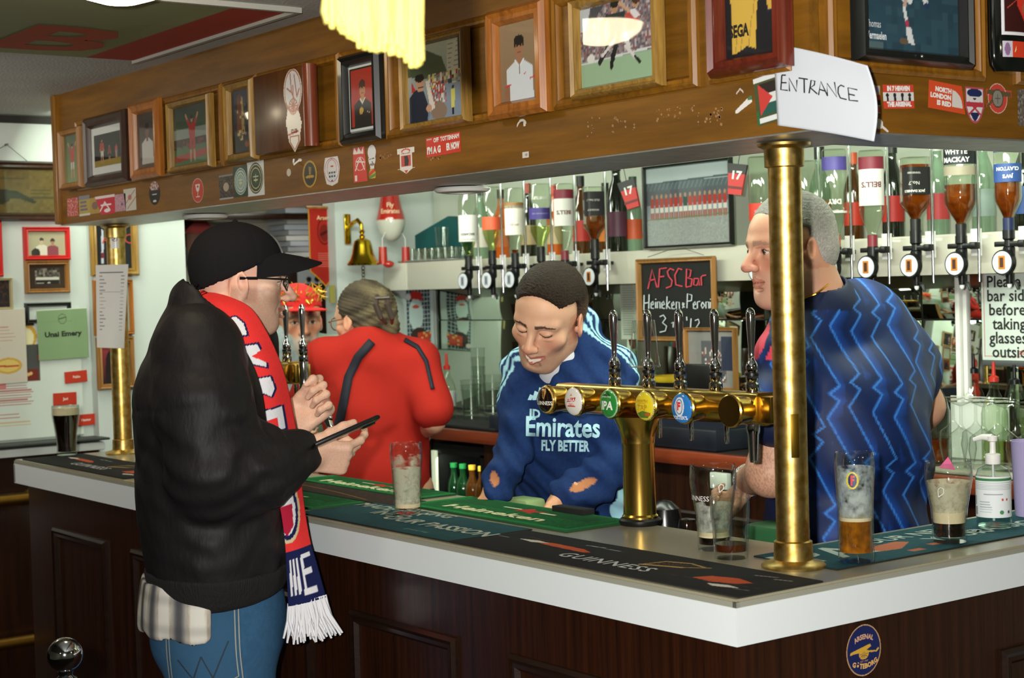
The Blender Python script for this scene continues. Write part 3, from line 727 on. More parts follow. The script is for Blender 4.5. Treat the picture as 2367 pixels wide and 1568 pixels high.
 cu.tube([a - (b-a)*.8, a, (a+b)/2, b, b + (b-a)*.1], [.050, .053, .051, .047, .042], 24)
 cu.v = [tuple(np.array(v) - O) for v in cu.v]; cu.build('cuff', m_rib, root)
 # jeans
 Jn = Sdf(O + np.array([-.35, -.35, .02]), O + np.array([.35, .35, 1.02]), .008)
 Jn.ell(P_(0, .0, .93), (.175, .140, .13), B, .03); Jn.ell(P_(0, -.008, .86), (.175, .142, .13), B, .04)
 for sgn in (-1, 1): Jn.path([P_(.085*sgn, .0, .85), P_(.10*sgn, .005, .5), P_(.105*sgn, .0, .06)], [.115, .098, .088], .03)
 Jn.plane(P_(0, 0, 1.0), (0, 0, 1)); Jn.plane(P_(0, 0, .045), (0, 0, -1))
 Jn.wave(lambda x, y, zz: fold(8, .0028, [((.2, .4, 1), 60), ((-.5, .3, .8), 38)])(x, y, zz)*np.clip((.92-zz)/.2, .2, 1))
 def jc(P):
  n = len(P); rr = np.random.RandomState(2).rand(n); L = (P - O) @ B; fade = np.exp(-(L[:, 0]-.12)**2/.008)*.35 + .12*np.sin(L[:, 2]*40)*.3
  C = np.array(lin('#34597a'))*(1 + .25*(rr-.5)[:, None]) + fade[:, None]*np.array(lin('#3c6484'))
  side = np.abs(L[:, 1]+.005 - .02*np.sin(L[:, 2]*4)) < .006; C[side & (L[:, 0] > .05)] *= .55
  return C
 jm = mat('blue denim', attr=True, rough=.9, spec=.15, bump=.5, bscale=900)
 jo = obj('jeans', Jn.mesh('jeans', O, jc), jm, root)
 bv = bvh_of(jo, O)
 # back pocket with stitched edge and a wavy stitch line
 pd = unit(CF*1.0); pc = T(478, 1500, 3.38)
 pk = Canvas(.155, .185, .004, '#3b6282')
 me = pk.mesh('back_pocket', shape=lambda X, Z: (Z > .12 + .0*X) | (np.abs(X-.5) < .5*(Z/.12)**.7))
 wrap_print('back_pocket', me, faceM(pc, pd, roll=-.06), bv, pd, jm, root, O, off=.006, cut=.02)
 st = MB()
 def rib(pts, w):
  for (x0, z0), (x1, z1) in zip(pts[:-1], pts[1:]):
   dx, dz = x1-x0, z1-z0; l = math.hypot(dx, dz); nx, nz = -dz/l*w/2, dx/l*w/2
   st.add([(x0+nx, 0, z0+nz), (x1+nx, 0, z1+nz), (x1-nx, 0, z1-nz), (x0-nx, 0, z0-nz)], [(0, 1, 2, 3)])
 for q in (0, .007): rib([(-.075+q, .09), (-.075+q, -.06+q), (0, -.09+q), (.075-q, -.06+q), (.075-q, .09)], .0022)
 wrap_print('pocket_stitching', st.mesh('st', 0), faceM(pc, pd, roll=-.06), bv, pd, mat('pale denim thread', (150, 150, 140), .8), root, O, off=.010, cut=.02)
 st = MB(); rib([(-.05, -.01), (-.02, -.05), (.0, -.005), (.02, -.05), (.055, .02)], .003)
 wrap_print('pocket_stitching', st.mesh('st', 0), faceM(pc, pd, roll=-.06), bv, pd, mat('dark denim thread', (34, 50, 66), .8), root, O, off=.010, cut=.02)
 st = MB(); q = T(545, 1420, 3.36); st.sphere((0, 0, 0), .006, 12, 8, (1, .5, 1)); obj('rivet', st.mesh('rivet'), mat('copper rivet', (170, 95, 60), .35, metal=1), root, loc=tuple(Vector(bv.ray_cast(Vector(q-CF), Vector(CF))[0] or q) - Vector(O)))
 # checked shirt tail hanging below the jacket
 St = Sdf(O + np.array([-.4, -.4, .72]), O + np.array([.4, .4, 1.05]), .0055)
 St.ell(P_(0, -.022, .89), (.212, .152, .30), B, 0); St.ell(P_(0, -.022, .89), (.197, .137, .31), B, 0, 'sub')
 St.plane(P_(0, 0, 1.0), (0, 0, 1)); n_ = unit(-z + f*1.15 + r*.10); St.plane(P_(.04, -.02, .880), n_); St.plane(P_(0, -.02, .885), (0, 0, -1), .02); St.plane(P_(0, -.02, .9), (f*1.0))
 St.wave(fold(11, .003, [((1, .6, .1), 60)]))
 def sc(P):
  L = (P-O) @ B; a = np.arctan2(L[:, 0], -L[:, 1]-.03); u = a*.19*.9; v = L[:, 2]
  w1 = .5+.5*np.sin(u*2*PI/.070+.6); w2 = .5+.5*np.sin(v*2*PI/.060); C = np.array(lin('#d8d5cb'))*np.ones((len(P), 1))
  k = np.clip(w1*1.6-.55, 0, 1)[:, None]*.9; C = C*(1-k) + np.array(lin('#2c2f3a'))*k
  k = (np.clip(1-np.abs(w1-.45)*6, 0, 1)[:, None])*.6; C = C*(1-k) + np.array(lin('#8a6a34'))*k
  k = (np.clip(w2*1.5-.9, 0, 1)[:, None])*.5; C = C*(1-k) + np.array(lin('#3b3d44'))*k
  return C
 obj('shirt_tail', St.mesh('shirt_tail', O, sc), m_clothv, root)
 # cap
 Cp = Sdf(Hc - [.22, .22, .08], Hc + [.22, .26, .19], .004)
 E = lambda p, q, k=.01, op='add': Cp.ell(toW(H, p), np.array(q)*H[2], H[1], k, op)
 E((0, .014, .046), (.084, .106, .088)); E((0, .018, .022), (.083, .101, .100), .01)
 E((0, .014, .036), (.075, .096, .083), 0, 'sub'); E((0, .020, .01), (.072, .092, .085), 0, 'sub')
 n_ = H[1] @ unit([0, -.50, -1]); Cp.plane(toW(H, (0, -.06, .050)), n_)
 def seams(x, y, zz):
  L = toL(H, np.stack([x, y, zz], 1)); a = np.arctan2(L[:, 0], L[:, 1]-.018); return .0014*np.exp(-((np.mod(a+PI/6, PI/3)-PI/6)/.03)**2)
 Cp.wave(seams)
 m_cap = mat('black cotton twill', (25, 24, 27), .9, spec=.2, bump=.25, bscale=700)
 cp = obj('cap', Cp.mesh('cap', O), m_cap, root)
 bm_ = MB(); n = 24; vs = []; fs = []
 for i in range(n+1):
  t = -1 + 2*i/n; a = t*1.15; xi, yi = .080*math.sin(a), .014 - .100*math.cos(a)
  yo = yi - .098*(1-abs(t)**3)**.6 if abs(t) < 1 else yi; zi = .069 - .012*abs(t)**2; zo = zi - .018 - .030*(abs(t)**2)
  for (xx, yy, zz) in ((xi, yi+.006, zi), ((xi)*1.02, (yi+yo)/2, (zi+zo)/2 + .002), (xi*1.0, yo, zo)): vs.append(toW(H, (xx, yy, zz)) - O)
  for (xx, yy, zz) in ((xi, yi+.006, zi), (xi*1.02, (yi+yo)/2, (zi+zo)/2 + .002), (xi, yo, zo)): vs.append(toW(H, (xx, yy, zz-.0035)) - O)
 for i in range(n):
  a, b = i*6, (i+1)*6
  for j in (0, 1): fs += [(a+j, a+j+1, b+j+1, b+j), (a+3+j, b+3+j, b+4+j, a+4+j)]
  fs += [(a+2, a+5, b+5, b+2), (a, b, b+3, a+3)]
 bm_.add(vs, fs).build('cap_brim', m_cap, root, smooth=60)
 MB().sphere(toW(H, (0, .018, .132)) - O, .007, 12, 8).build('cap_button', m_cap, root)
 # white emblem on the front of the cap
 em = MB(); em.lathe([(.012, 0), (.022, 0)], 24, M=Matrix.Rotation(PI/2, 4, 'X')); em.box((0, 0, 0), (.01, .001, .05)); em.box((0, 0, 0), (.04, .001, .008))
 ed = H[1] @ np.array([0, 1., 0]); wrap_print('cap_emblem', em.mesh('em', 0), faceM(toW(H, (0, -.12, .088)), ed, H[1] @ np.array([0, 0, 1.])), bvh_of(cp, O), ed, mat('white embroidery', (225, 225, 220), .8), root, O, off=.004)
 # glasses
 g = MB(); q = lambda x, y, zz: toW(H, (x, y, zz)) - O
 for sx in (-1, 1):
  g.tube([q(sx*.083, .012, .004), q(sx*.0815, -.03, .006), q(sx*.076, -.088, .006), q(sx*.066, -.100, .006)], .0022, 8)
  ring = [q(sx*(.034+.023*math.cos(a)), -.1005+.012*abs(math.cos(a))**3*(1 if math.cos(a)*1 > 0 else .2), -.002+.017*math.sin(a)) for a in np.linspace(0, 2*PI, 25)]
  g.tube(ring, .0013, 6)
 g.tube([q(-.011, -.1035, .006), q(0, -.106, .009), q(.011, -.1035, .006)], .0015, 6)
 gl = obj('glasses', g.mesh('glasses'), mat('steel glasses frame', (90, 90, 92), .3, metal=1), root)
 for sx in (-1, 1): MB().tube([q(sx*.0835, .012, .004), q(sx*.083, -.028, .0055)], .0034, 8).build('temple_tip', mat('black acetate', (15, 15, 15), .3), gl)
 for sx in (-1, 1):
  l = MB(); l.lathe([(1e-7, 0), (.022, 0)], 20); M = Matrix.Translation(q(sx*.034, -.1, -.002)) @ Matrix(H[1]).to_4x4() @ Matrix.Rotation(PI/2, 4, 'X') @ Matrix.Diagonal((1, .75, 1, 1)); l.v = [tuple(M @ Vector(v)) for v in l.v]
  l.build('lens', mat('clear spectacle lens', (255, 255, 255), .02, trans=1, ior=1.02), gl)
 # phone in the right hand
 ph = thing('phone', 'black phone held edge-on in the hand of the man in the black cap', 'phone', M=faceM(T(797, 1001, 3.385), -unit(-CR*.42 + CU*.9 + CF*.08), unit(CR*.92 + CU*.40 + CF*.35)))
 MB().box((0, 0, 0), (.074, .009, .150), bev=.004).build('case', mat('black phone case', (14, 14, 16), .35, coat=.5), ph)
 MB().box((0, -.0048, 0), (.066, .0006, .140)).build('screen', mat('dark phone screen', (10, 12, 16), .06, coat=1), ph)
 MB().box((-.02, .006, .055), (.028, .003, .03), bev=.001).build('camera_bump', mat('phone camera glass', (20, 20, 22), .1, coat=1), ph)
 # shoes
 for sgn in (-1, 1):
  s = Sdf(O + np.array([-.4, -.4, 0]), O + np.array([.4, .45, .16]), .008)
  s.path([P_(.10*sgn, -.05, .05), P_(.11*sgn, .17, .045)], [.05, .045], .02); s.cone(P_(.1*sgn, -.03, .05), P_(.1*sgn, -.02, .11), .05, .05, .02); s.plane(P_(0, 0, .003), (0, 0, -1))
  obj('shoe', s.mesh('shoe', O), mat('dark shoe leather', (30, 28, 28), .5), root)
 return root, O, H, T, P_, (r, f, z), B
M1 = man1()
def scarf1():
 O = np.array(M1[0].location); T = M1[2+1]
 rows = [((462, 694, 3.52), (478, 678, 3.56)), ((500, 712, 3.46), (528, 690, 3.50)), ((530, 742, 3.43), (578, 716, 3.47)), ((560, 795, 3.41), (613, 768, 3.45)), ((588, 850, 3.40), (640, 826, 3.45)),
   ((606, 905, 3.39), (658, 880, 3.45)), ((616, 965, 3.385), (672, 945, 3.45)), ((624, 1035, 3.385), (684, 1015, 3.45)), ((634, 1110, 3.40), (691, 1092, 3.46)), ((650, 1190, 3.42), (700, 1172, 3.47)), ((660, 1265, 3.43), (713, 1248, 3.47)), ((664, 1330, 3.43), (730, 1305, 3.46)), ((668, 1402, 3.43), (752, 1382, 3.45))]
 A = np.array([T(*a) - O for a, b in rows]); Bq = np.array([T(*b) - O for a, b in rows]); n = len(rows)
 c = Canvas(.075, .75, .0022, '#ee3b3a')
 Wt, Nv = '#e8e8ee', '#1d2350'
 def let(pts):
  pts = np.array(pts); m = pts.mean(0); c.poly([tuple(m + (p-m)*np.array([1.25, 1.18])) for p in pts], Nv); c.poly([tuple(p) for p in pts], Wt)
 let([(-.2, .845), (.32, .83), (.42, .80), (.34, .765), (-.2, .78)]); let([(-.2, .745), (.5, .725), (.5, .705), (.1, .70), (.5, .665), (.45, .65), (-.2, .69)])
 let([(-.2, .63), (.45, .615), (.5, .575), (.3, .555), (-.2, .59)]); let([(-.2, .52), (.62, .515), (.62, .455), (.40, .455), (.40, .49), (-.2, .49)])
 c.ell(.18, .262, .62, .088, '#d9c9a0'); c.ell(.18, .262, .54, .078, Nv); c.ell(.18, .262, .44, .066, Wt); c.poly([(-.1, .27), (.52, .27), (.44, .215), (.15, .195), (-.1, .21)], '#b8243f'); c.rect(.1, .285, .35, .30, '#cc2233'); c.rect(.3, .30, .45, .315, '#cc2233')
 c.rect(0, 0, 1, .150, Nv)
 for x0 in (.10, .22, .34): c.poly([(x0, .03), (x0+.07, .03), (x0+.10, .125), (x0+.03, .125)], Wt)
 for q in ([(.5, .03), (.57, .03), (.6, .125), (.53, .125)], [(.53, .115), (.86, .115), (.86, .13), (.53, .13)], [(.51, .07), (.8, .07), (.8, .085), (.51, .085)], [(.5, .025), (.84, .025), (.84, .04), (.5, .04)]): c.poly(q, Wt)
 def dfm(X, Z, co):
  t = (1 - Z)*(n-1); i = np.clip(t.astype(int), 0, n-2); u = (t - i)[:, None]
  def cr(Q):
   p0, p1, p2, p3 = Q[np.maximum(i-1, 0)], Q[i], Q[i+1], Q[np.minimum(i+2, n-1)]
   return .5*((2*p1) + (-p0+p2)*u + (2*p0-5*p1+4*p2-p3)*u*u + (-p0+3*p1-3*p2+p3)*u**3)
  a, b = cr(A), cr(Bq); bulge = np.sin(PI*X)[:, None]*.012*(-CF)
  return a + (b-a)*X[:, None] + bulge
 me = c.mesh('scarf', dfm); me.shade_smooth()
 so = obj('scarf', me, mat('knitted scarf', attr=True, rough=.95, spec=.15, bump=.4, bscale=500), M1[0]); md = so.modifiers.new('s', 'SOLIDIFY'); md.thickness = .009; md.offset = 0
 r = random.Random(4); fr = MB()
 for k in range(70):
  u = k/69; p = A[-1] + (Bq[-1]-A[-1])*u - CF*.012*math.sin(PI*u) + np.array([0, 0, .006]); L = .068 + .02*r.random()
  d1 = -CU + CR*(.05 + .28*u + r.uniform(-.12, .12)) + CF*r.uniform(-.25, .15)
  q1 = p + d1*L*.5; q2 = q1 + (d1 + CR*r.uniform(-.3, .4))*L*.5; fr.tube([p, q1, q2], [.0035, .0038, .0025], 5)
 fr.build('scarf_fringe', mat('white wool', (228, 228, 232), .95), M1[0], kind='stuff')
 # loop round the back of the neck
 t = MB(); P_ = M1[4]; pts = [A[0]*.5 + Bq[0]*.5, P_(.02, -.055, 1.585) - O, P_(-.06, -.02, 1.58) - O, P_(-.09, .04, 1.54) - O, P_(-.08, .10, 1.45) - O, P_(-.07, .15, 1.30) - O, P_(-.065, .16, 1.15) - O]
 t.tube(pts, [.015, .022, .024, .028, .03, .028, .02], 10)
 t.build('scarf_loop', mat('red scarf wool', (225, 50, 48), .95, bump=.4, bscale=500), M1[0])
scarf1()
# ---------------------------------------------------------------- person: young barman leaning over the counter
def simple_legs(S, O, r, f, hipz=.93, w=.10):
 z = np.array([0, 0, 1.])
 for q in (-1, 1): S.path([O + r*.09*q + z*hipz, O + r*w*q + z*.5, O + r*w*q + z*.02], [.10, .075, .06], .03)
def barman():
 D = 3.98; T = hd; z = np.array([0, 0, 1.])
 O = hd(1325, 1000, 4.05); O[2] = 0
 root = thing('person', 'young smiling barman with short dark hair and navy training top looking down behind the taps', 'person', O)
 f = unit([.30, -.95, 0]); r = np.array([f[1], -f[0], 0]); B = np.stack([r, f, z], 1)
 Hc = T(1268, 733, 3.90); H = headM(Hc, (.40, -.917), pitch=.42, s=.985, roll=.24)
 # image left is his right: shoulders, elbows, wrists
 rs, re, rw = T(1222, 866, 3.98), T(1190, 1040, 3.88), T(1138, 1152, 3.82)
 ls, le, lw = T(1408, 858, 3.98), T(1412, 1090, 3.86), T(1300, 1158, 3.76)
 S = Sdf(O + np.array([-.5, -.6, 0]), O + np.array([.55, .5, 1.85]), .018, [(Hc - [.14, .15, .16], Hc + [.14, .14, .14], .0023), (np.minimum(rw, lw) - [.16, .2, .1], np.maximum(rw, lw) + [.1, .1, .06], .005)])
 head(S, H, smile=.9, mouth_open=1.0, nose=1.0, jaw=.92, brow=1.0, lids=.75, ears=1.05)
 nb = (rs + ls)/2 + z*.02; neck(S, H, nb, .052, .058)
 S.ell(O + z*1.2, (.15, .09, .3), B, .04); simple_legs(S, O, r, f)
 S.path([rs, re, rw], [.040, .028, .022], .01); S.path([ls, le, lw], [.040, .030, .025], .01)
 hand(S, rw, unit(-CR*.2 - CU*.9 - CF*.35), CF, CR, curl=(.4, .4, .5, .5), scale=.92); hand(S, lw, unit(-CR*.75 - CU*.66 - CF*.05), -CU - CF*.3, -CF, curl=(.4, .5, .6, .6), scale=.92)
 hc = head_color(H, '#e6b494', '#b8645a', stub='#5b4234', stuba=.38, brow='#2a1c15', smile=.9, closed=True, teeth=True, cheek='#d87f66', stubz=-.050, brown=(.0215, .0040))
 def col(P):
  C = hc(P); far = np.linalg.norm(P - Hc, axis=1) > .2; C[far] = lin('#d99f78'); return C
 obj('body', S.mesh('body', O, col), m_skin, root)
 # short dark hair with a faded side
 h = Sdf(Hc - .17, Hc + .17, .0026); E = lambda p, q, k=.008, op='add': h.ell(toW(H, p), np.array(q)*H[2], H[1], k, op)
 E((0, .014, .047), (.083, .100, .088)); E((0, .040, .02), (.0795, .082, .095), .01)
 h.plane(toW(H, (0, -.060, .068)), H[1] @ unit([0, -1, -.42]), .004)          # fringe line
 h.plane(toW(H, (0, .02, -.02)), H[1] @ unit([0, -.55, -1]), .004)            # nape
 for q in (-1, 1): h.box(toW(H, (q*.085, -.038, -.0)), np.array((.06, .080, .125))*H[2], H[1], .012, .006, 'sub')
 hn = np.random.RandomState(1); ph = hn.rand(12)*6
 h.wave(lambda x, y, zz: .0007*(np.sin(900*x+ph[0]+3*np.sin(260*y)) + np.sin(880*y+ph[1]+3*np.sin(270*zz)) + np.sin(930*zz+ph[2]+3*np.sin(250*x))))
 def hcol(P):
  L = toL(H, P); t = np.clip((L[:, 2]-.005)/.05, 0, 1)[:, None]; rr = np.random.RandomState(3).rand(len(P), 1)
  return (np.array(lin('#6d5240'))*(1-t) + np.array(lin('#2d2117'))*t)*(.7+.6*rr)
 m_hair = mat('hair', attr=True, rough=.7, spec=.3, bump=.6, bscale=500)
 obj('hair', h.mesh('hair', O, hcol, smooth_it=0), m_hair, root)
 # navy training top
 navy, pale = '#1b3362', '#a9dcea'
 J = Sdf(O + np.array([-.6, -.6, .85]), O + np.array([.6, .6, 1.75]), .006)
 ch = (rs + ls)/2
 P_ = lambda a, b, c: O + r*a + f*b + z*c
 J.ell(ch + z*-.13 + f*.00, (.165, .120, .20), B, .05); J.ell(P_(0, .02, 1.15), (.140, .115, .24), B, .05); J.ell(P_(0, .0, .98), (.16, .12, .2), B, .05)
 J.path([rs, ch + z*.035, ls], [.062, .070, .062], .05); J.cone(ch + z*.02 - f*.02, ch + z*.100 - f*.018, .085, .072, .025)
 J.path([rs, T(1200, 940, 3.93)], [.060, .049], .035); J.path([T(1200, 940, 3.93), re, T(1143, 1140, 3.82)], [.049, .042, .036], .012)
 J.path([ls, T(1425, 950, 3.92)], [.062, .058], .035); J.path([T(1425, 950, 3.92), le, T(1318, 1148, 3.77)], [.058, .054, .048], .014)
 J.cone(ch + z*.07 + f*.025, toW(H, (0, .01, -.08)), .052, .058, .008, 'sub'); J.ell(ch + z*.065 + f*.11, (.040, .07, .085), B, .008, 'sub')
 J.plane(P_(0, 0, .885), (0, 0, -1))
 J.wave(lambda x, y, zz: fold(5, .0042, [((.4, .2, .9), 85), ((-.5, .3, .8), 62), ((.1, .9, .6), 105), ((.7, .1, .6), 140)])(x, y, zz)*np.clip(1.4 - (zz-1.15)*2.4, .25, 1.2))
 nrmL = unit(ls - rs)
 def jcol(P):
  n = len(P); C = np.tile(np.array(lin(navy)), (n, 1)); rr = np.random.RandomState(2).rand(n, 1); C = C*(.85+.3*rr)
  # three pale stripes along shoulder and sleeve
  for (a, m_, b, out, up_) in ((rs, T(1198, 960, 3.93), re, -nrmL, 1), (ls, T(1420, 970, 3.92), le, nrmL, 1)):
   o2 = unit(out); fwd = unit(np.cross(o2, z)); fwd = fwd*np.sign(fwd @ f)
   q = P - a; along = q @ z; off = q @ fwd; side = q @ o2
   near = (np.linalg.norm(q - o2*.0, axis=1) < .32) & (side > -.085) & ((side > .035) | (along > .035)) & (P[:, 2] > 1.16)
   for k in (-1, 0, 1): C[near & (np.abs(off - .030 - .021*k) < .0056)] = lin(pale)
  # pale side panels near the hem
  L = (P - O) @ B; m = (np.abs(L[:, 1] - .02 - .10*(L[:, 2]-1.0)) < .022) & (L[:, 2] < 1.10) & (np.abs(L[:, 0]) > .12); C[m] = lin(pale)
  for pc, rad in ((T(1348, 1122, 3.74), (.034, .010)), (T(1143, 1113, 3.75), (.010, .017))):
   d = P - pc; a = d @ CR; b = d @ CU; a2 = a*.95 + b*.3; b2 = b*.95 - a*.3
   C[((a2/rad[0])**2 + (b2/rad[1])**2 < 1) & (d @ CF < .08)] = lin('#c08058')
  return C
 top = obj('training_top', J.mesh('top', O, jcol), m_clothv, root)
 # pale undershirt collar in the open neck
 u = Sdf(ch - .2, ch + .25, .006); u.ell(ch + z*.02 + f*.032, (.066, .066, .080), B, 0); u.cone(ch + z*.05 + f*.02, toW(H, (0, -.0, -.10)), .057, .060, .004, 'sub'); u.plane(ch + z*.075 + f*.02, unit(z*.9 + f*.35))
 obj('undershirt', u.mesh('u', O), mat('white undershirt', (214, 216, 222), .85), root)
 bv = bvh_of(top, O); vd = ray(1310, 1000)
 m_pale = mat('pale blue print', lin_to('#b4e2ee'), .7) if False else mat('pale blue print', (180, 226, 238), .7)
 for s, px, py, wpx, size, kw in (('Emirates', 1300, 990, 172, .052, dict(bold=.0012, squash=1.25)), ('FLY BETTER', 1306, 1032, 112, .030, dict(bold=.0012, squash=1.15)), ('JD', 1236, 958, 30, .03, dict(bold=.0012))):
  me = text_mesh(s, size, width=wpx/FPX*3.84, **kw); wrap_print('chest_print', me, faceM(T(px, py, 3.8), ray(px, py), CU, roll=.02), bv, ray(px, py), m_pale, root, O)
 st = MB()
 for k in range(3): st.add([(-.013+.011*k, 0, 0), (-.004+.011*k, 0, 0), (.002+.011*k, 0, .010+.008*k), (-.007+.011*k, 0, .014+.008*k)], [(0, 1, 2, 3)])
 wrap_print('chest_print', st.mesh('s', 0), faceM(T(1232, 925, 3.8), ray(1232, 925), CU), bv, ray(1232, 925), m_pale, root, O)
 tr = Sdf(O + np.array([-.35, -.35, 0]), O + np.array([.35, .35, 1.02]), .012); tr.ell(P_(0, 0, .92), (.165, .125, .14), B, .03)
 for q in (-1, 1): tr.path([P_(.085*q, 0, .88), P_(.1*q, .01, .5), P_(.1*q, 0, .06)], [.105, .085, .075], .03); tr.path([P_(.1*q, -.05, .05), P_(.1*q, .15, .045)], [.05, .045], .02)
 tr.plane(P_(0, 0, .003), (0, 0, -1)); obj('trousers', tr.mesh('t', O), mat('dark trousers', (22, 24, 34), .85), root)
 return root
BARMAN = barman()

# ---------------------------------------------------------------- person: woman in red T-shirt seen from behind
def woman():
 T = hd; z = np.array([0, 0, 1.]); D = 5.35
 O = T(868, 1000, D); O[2] = 0
 root = thing('person', 'woman seen from behind in red T-shirt with dark strap and clipped-up grey-blonde hair', 'person', O)
 f = unit([-.93, .37, 0]); r = np.array([f[1], -f[0], 0]); B = np.stack([r, f, z], 1); P_ = lambda a, b, c: O + r*a + f*b + z*c
 Hc = T(838, 738, 5.36); H = headM(Hc, (-.98, -.18), pitch=.12, s=.98)
 S = Sdf(O + np.array([-.5, -.5, 0]), O + np.array([.5, .5, 1.85]), .018, [(Hc - [.14, .14, .15], Hc + [.14, .14, .14], .004)])
 head(S, H, nose=.85, jaw=.85, ears=.95); neck(S, H, P_(0, 0, 1.38), .05, .06)
 S.ell(P_(0, 0, 1.2), (.16, .10, .25), B, .04); simple_legs(S, O, r, f)
 ls, le = T(748, 838, 5.32), T(700, 960, 5.50); rs, re = T(968, 838, 5.30), T(1003, 975, 5.24); rw = T(965, 1010, 5.50); lw = T(700, 1010, 5.3)
 S.path([ls, le, lw], [.05, .042, .03], .02); S.path([rs, re, rw], [.045, .036, .030], .02)
 hand(S, rw, -CR*.6 + CF, -CU, CR); hand(S, lw, CR*.2 - CF, CU, CR)
 hc = head_color(H, '#d6a183', cheek='#cc8468')
 def col(P):
  C = hc(P); far = np.linalg.norm(P - Hc, axis=1) > .2; C[far] = lin('#cf9a7e'); return C
 obj('body', S.mesh('body', O, col), m_skin, root)
 h = Sdf(Hc - .19, Hc + .2, .0035); E = lambda p, q, k=.012, op='add': h.ell(toW(H, p), np.array(q)*H[2], H[1], k, op)
 E((0, .022, .040), (.085, .105, .092)); E((0, .055, -.005), (.077, .070, .085)); E((0, .115, .015), (.045, .034, .075), .03); E((.02, .135, .055), (.025, .018, .03), .02); E((-.01, .13, -.045), (.03, .02, .03), .02)
 h.plane(toW(H, (0, -.058, .05)), H[1] @ unit([0, -1, -.30]), .006)
 for q in (-1, 1): h.box(toW(H, (q*.085, -.02, -.045)), (.06, .085, .095), H[1], .012, .006, 'sub')
 h.wave(lambda x, y, zz: .0014*np.sin(420*zz + 160*(x*CR[0]+y*CR[1]) + 3*np.sin(40*zz)) + .0008*np.sin(700*zz + 120*x))
 def hcol(P):
  L = toL(H, P); a = np.sin(90*L[:, 0] + 60*L[:, 2] + 3*np.sin(40*L[:, 2])); rr = np.random.RandomState(3).rand(len(P)); t = np.clip(.35 + .3*a + .3*rr, 0, 1)[:, None]
  bl = np.clip((L[:, 1]-.06)/.06, 0, 1)[:, None]*.6; C = np.array(lin('#31281f'))*(1-t) + np.array(lin('#655746'))*t
  return C*(1-bl*t) + np.array(lin('#96855f'))*bl*t
 obj('hair', h.mesh('hair', O, hcol, smooth_it=0), mat('hair', attr=True), root)
 # hair claw
 c = MB(); q = lambda px, py, d: T(px, py, d) - O
 for xo in (0, 26):
  c.tube([q(872+xo, 683, 5.21), q(868+xo, 705, 5.18), q(880+xo, 735, 5.19), q(893+xo*.5, 748, 5.22)], [.006, .010, .009, .005], 8)
 c.tube([q(868, 690, 5.19), q(900, 688, 5.19)], .006, 8); c.build('hair_claw', mat('brown hair claw', (66, 52, 46), .4, coat=.5), root)
 g = MB(); qq = lambda x, y, zz: toW(H, (x, y, zz)) - O
 for sx in (-1, 1):
  g.tube([qq(sx*.08, .0, .004), qq(sx*.074, -.088, .004), qq(sx*.06, -.1, .003)], .002, 8); g.tube([qq(sx*(.033+.024*math.cos(a)), -.102+.004*math.cos(a), -.003+.021*math.sin(a)) for a in np.linspace(0, 2*PI, 25)], .0022, 6)
 g.build('glasses', mat('brown glasses frame', (120, 84, 44), .3), root)
 J = Sdf(O + np.array([-.5, -.5, .8]), O + np.array([.5, .5, 1.65]), .007); ch = (ls + rs)/2
 J.ell(P_(0, 0, 1.22), (.180, .135, .24), B, .05); J.ell(P_(0, .02, 1.0), (.185, .165, .22), B, .05); J.path([ls + (rs-ls)*.08, ch + z*.045, rs - (rs-ls)*.08], [.070, .075, .070], .05)
 J.cone(ls, T(722, 935, 5.42), .074, .078, .04); J.cone(rs, T(1000, 950, 5.24), .070, .066, .04); J.cone(ch, toW(H, (0, .02, -.1)), .058, .062, .008, 'sub')
 J.plane(P_(0, 0, .86), (0, 0, -1)); J.plane(T(720, 985, 5.45), unit(-CU - CR*.3)) if False else None
 J.wave(lambda x, y, zz: fold(9, .0035, [((.2, .3, .9), 40), ((-.6, .4, .5), 48), ((.5, .5, .3), 34)])(x, y, zz))
 m_red = mat('red cotton jersey', (168, 38, 29), .9, spec=.2, bump=.15, bscale=500)
 sh = obj('t_shirt', J.mesh('shirt', O), m_red, root); bv = bvh_of(sh, O)
 def strap(name, pts, w, col_):
  s = MB(); P = [np.array((px, py), float) for px, py in pts]; n = 40; out = []
  for i in range(n+1):
   t = i/n*(len(P)-1); k = min(int(t), len(P)-2); p = P[k] + (P[k+1]-P[k])*(t-k); dd = P[k+1]-P[k]; dd /= np.linalg.norm(dd); nn = np.array([-dd[1], dd[0]])*w/2
   row = []
   for sgn in (-1, 0, 1):
    x = p + nn*sgn; d = Vector(ray(*x)).normalized(); hh = bv.ray_cast(Vector(CAM), d); row.append(hh[0] - d*.004 if hh[0] else None)
   out.append(row)
  for a, b in zip(out[:-1], out[1:]):
   for j in (0, 1):
    if all(v is not None for v in (a[j], a[j+1], b[j], b[j+1])): s.add([tuple(np.array(v) - O) for v in (a[j], a[j+1], b[j+1], b[j])], [(0, 1, 2, 3)])
  o = s.build(name, col_, root, smooth=60); md = o.modifiers.new('s', 'SOLIDIFY'); md.thickness = .004; md.offset = 1
 m_str = mat('dark navy strap', (18, 19, 34), .7)
 strap('bag_strap', [(860, 790), (828, 826), (806, 872), (795, 930), (783, 985), (772, 1020)], 20, m_str)
 strap('bag_strap', [(935, 786), (965, 803), (985, 835), (1000, 900)], 9, m_str)
 sk = Sdf(O + np.array([-.35, -.35, 0]), O + np.array([.35, .35, 1.0]), .014)
 for q in (-1, 1): sk.path([P_(.085*q, 0, .88), P_(.1*q, .01, .5), P_(.1*q, 0, .06)], [.12, .085, .07], .03); sk.path([P_(.1*q, -.05, .05), P_(.1*q, .12, .045)], [.05, .045], .02)
 sk.plane(P_(0, 0, .003), (0, 0, -1)); obj('trousers', sk.mesh('t', O), mat('dark trousers', (22, 24, 34), .85), root)
woman()

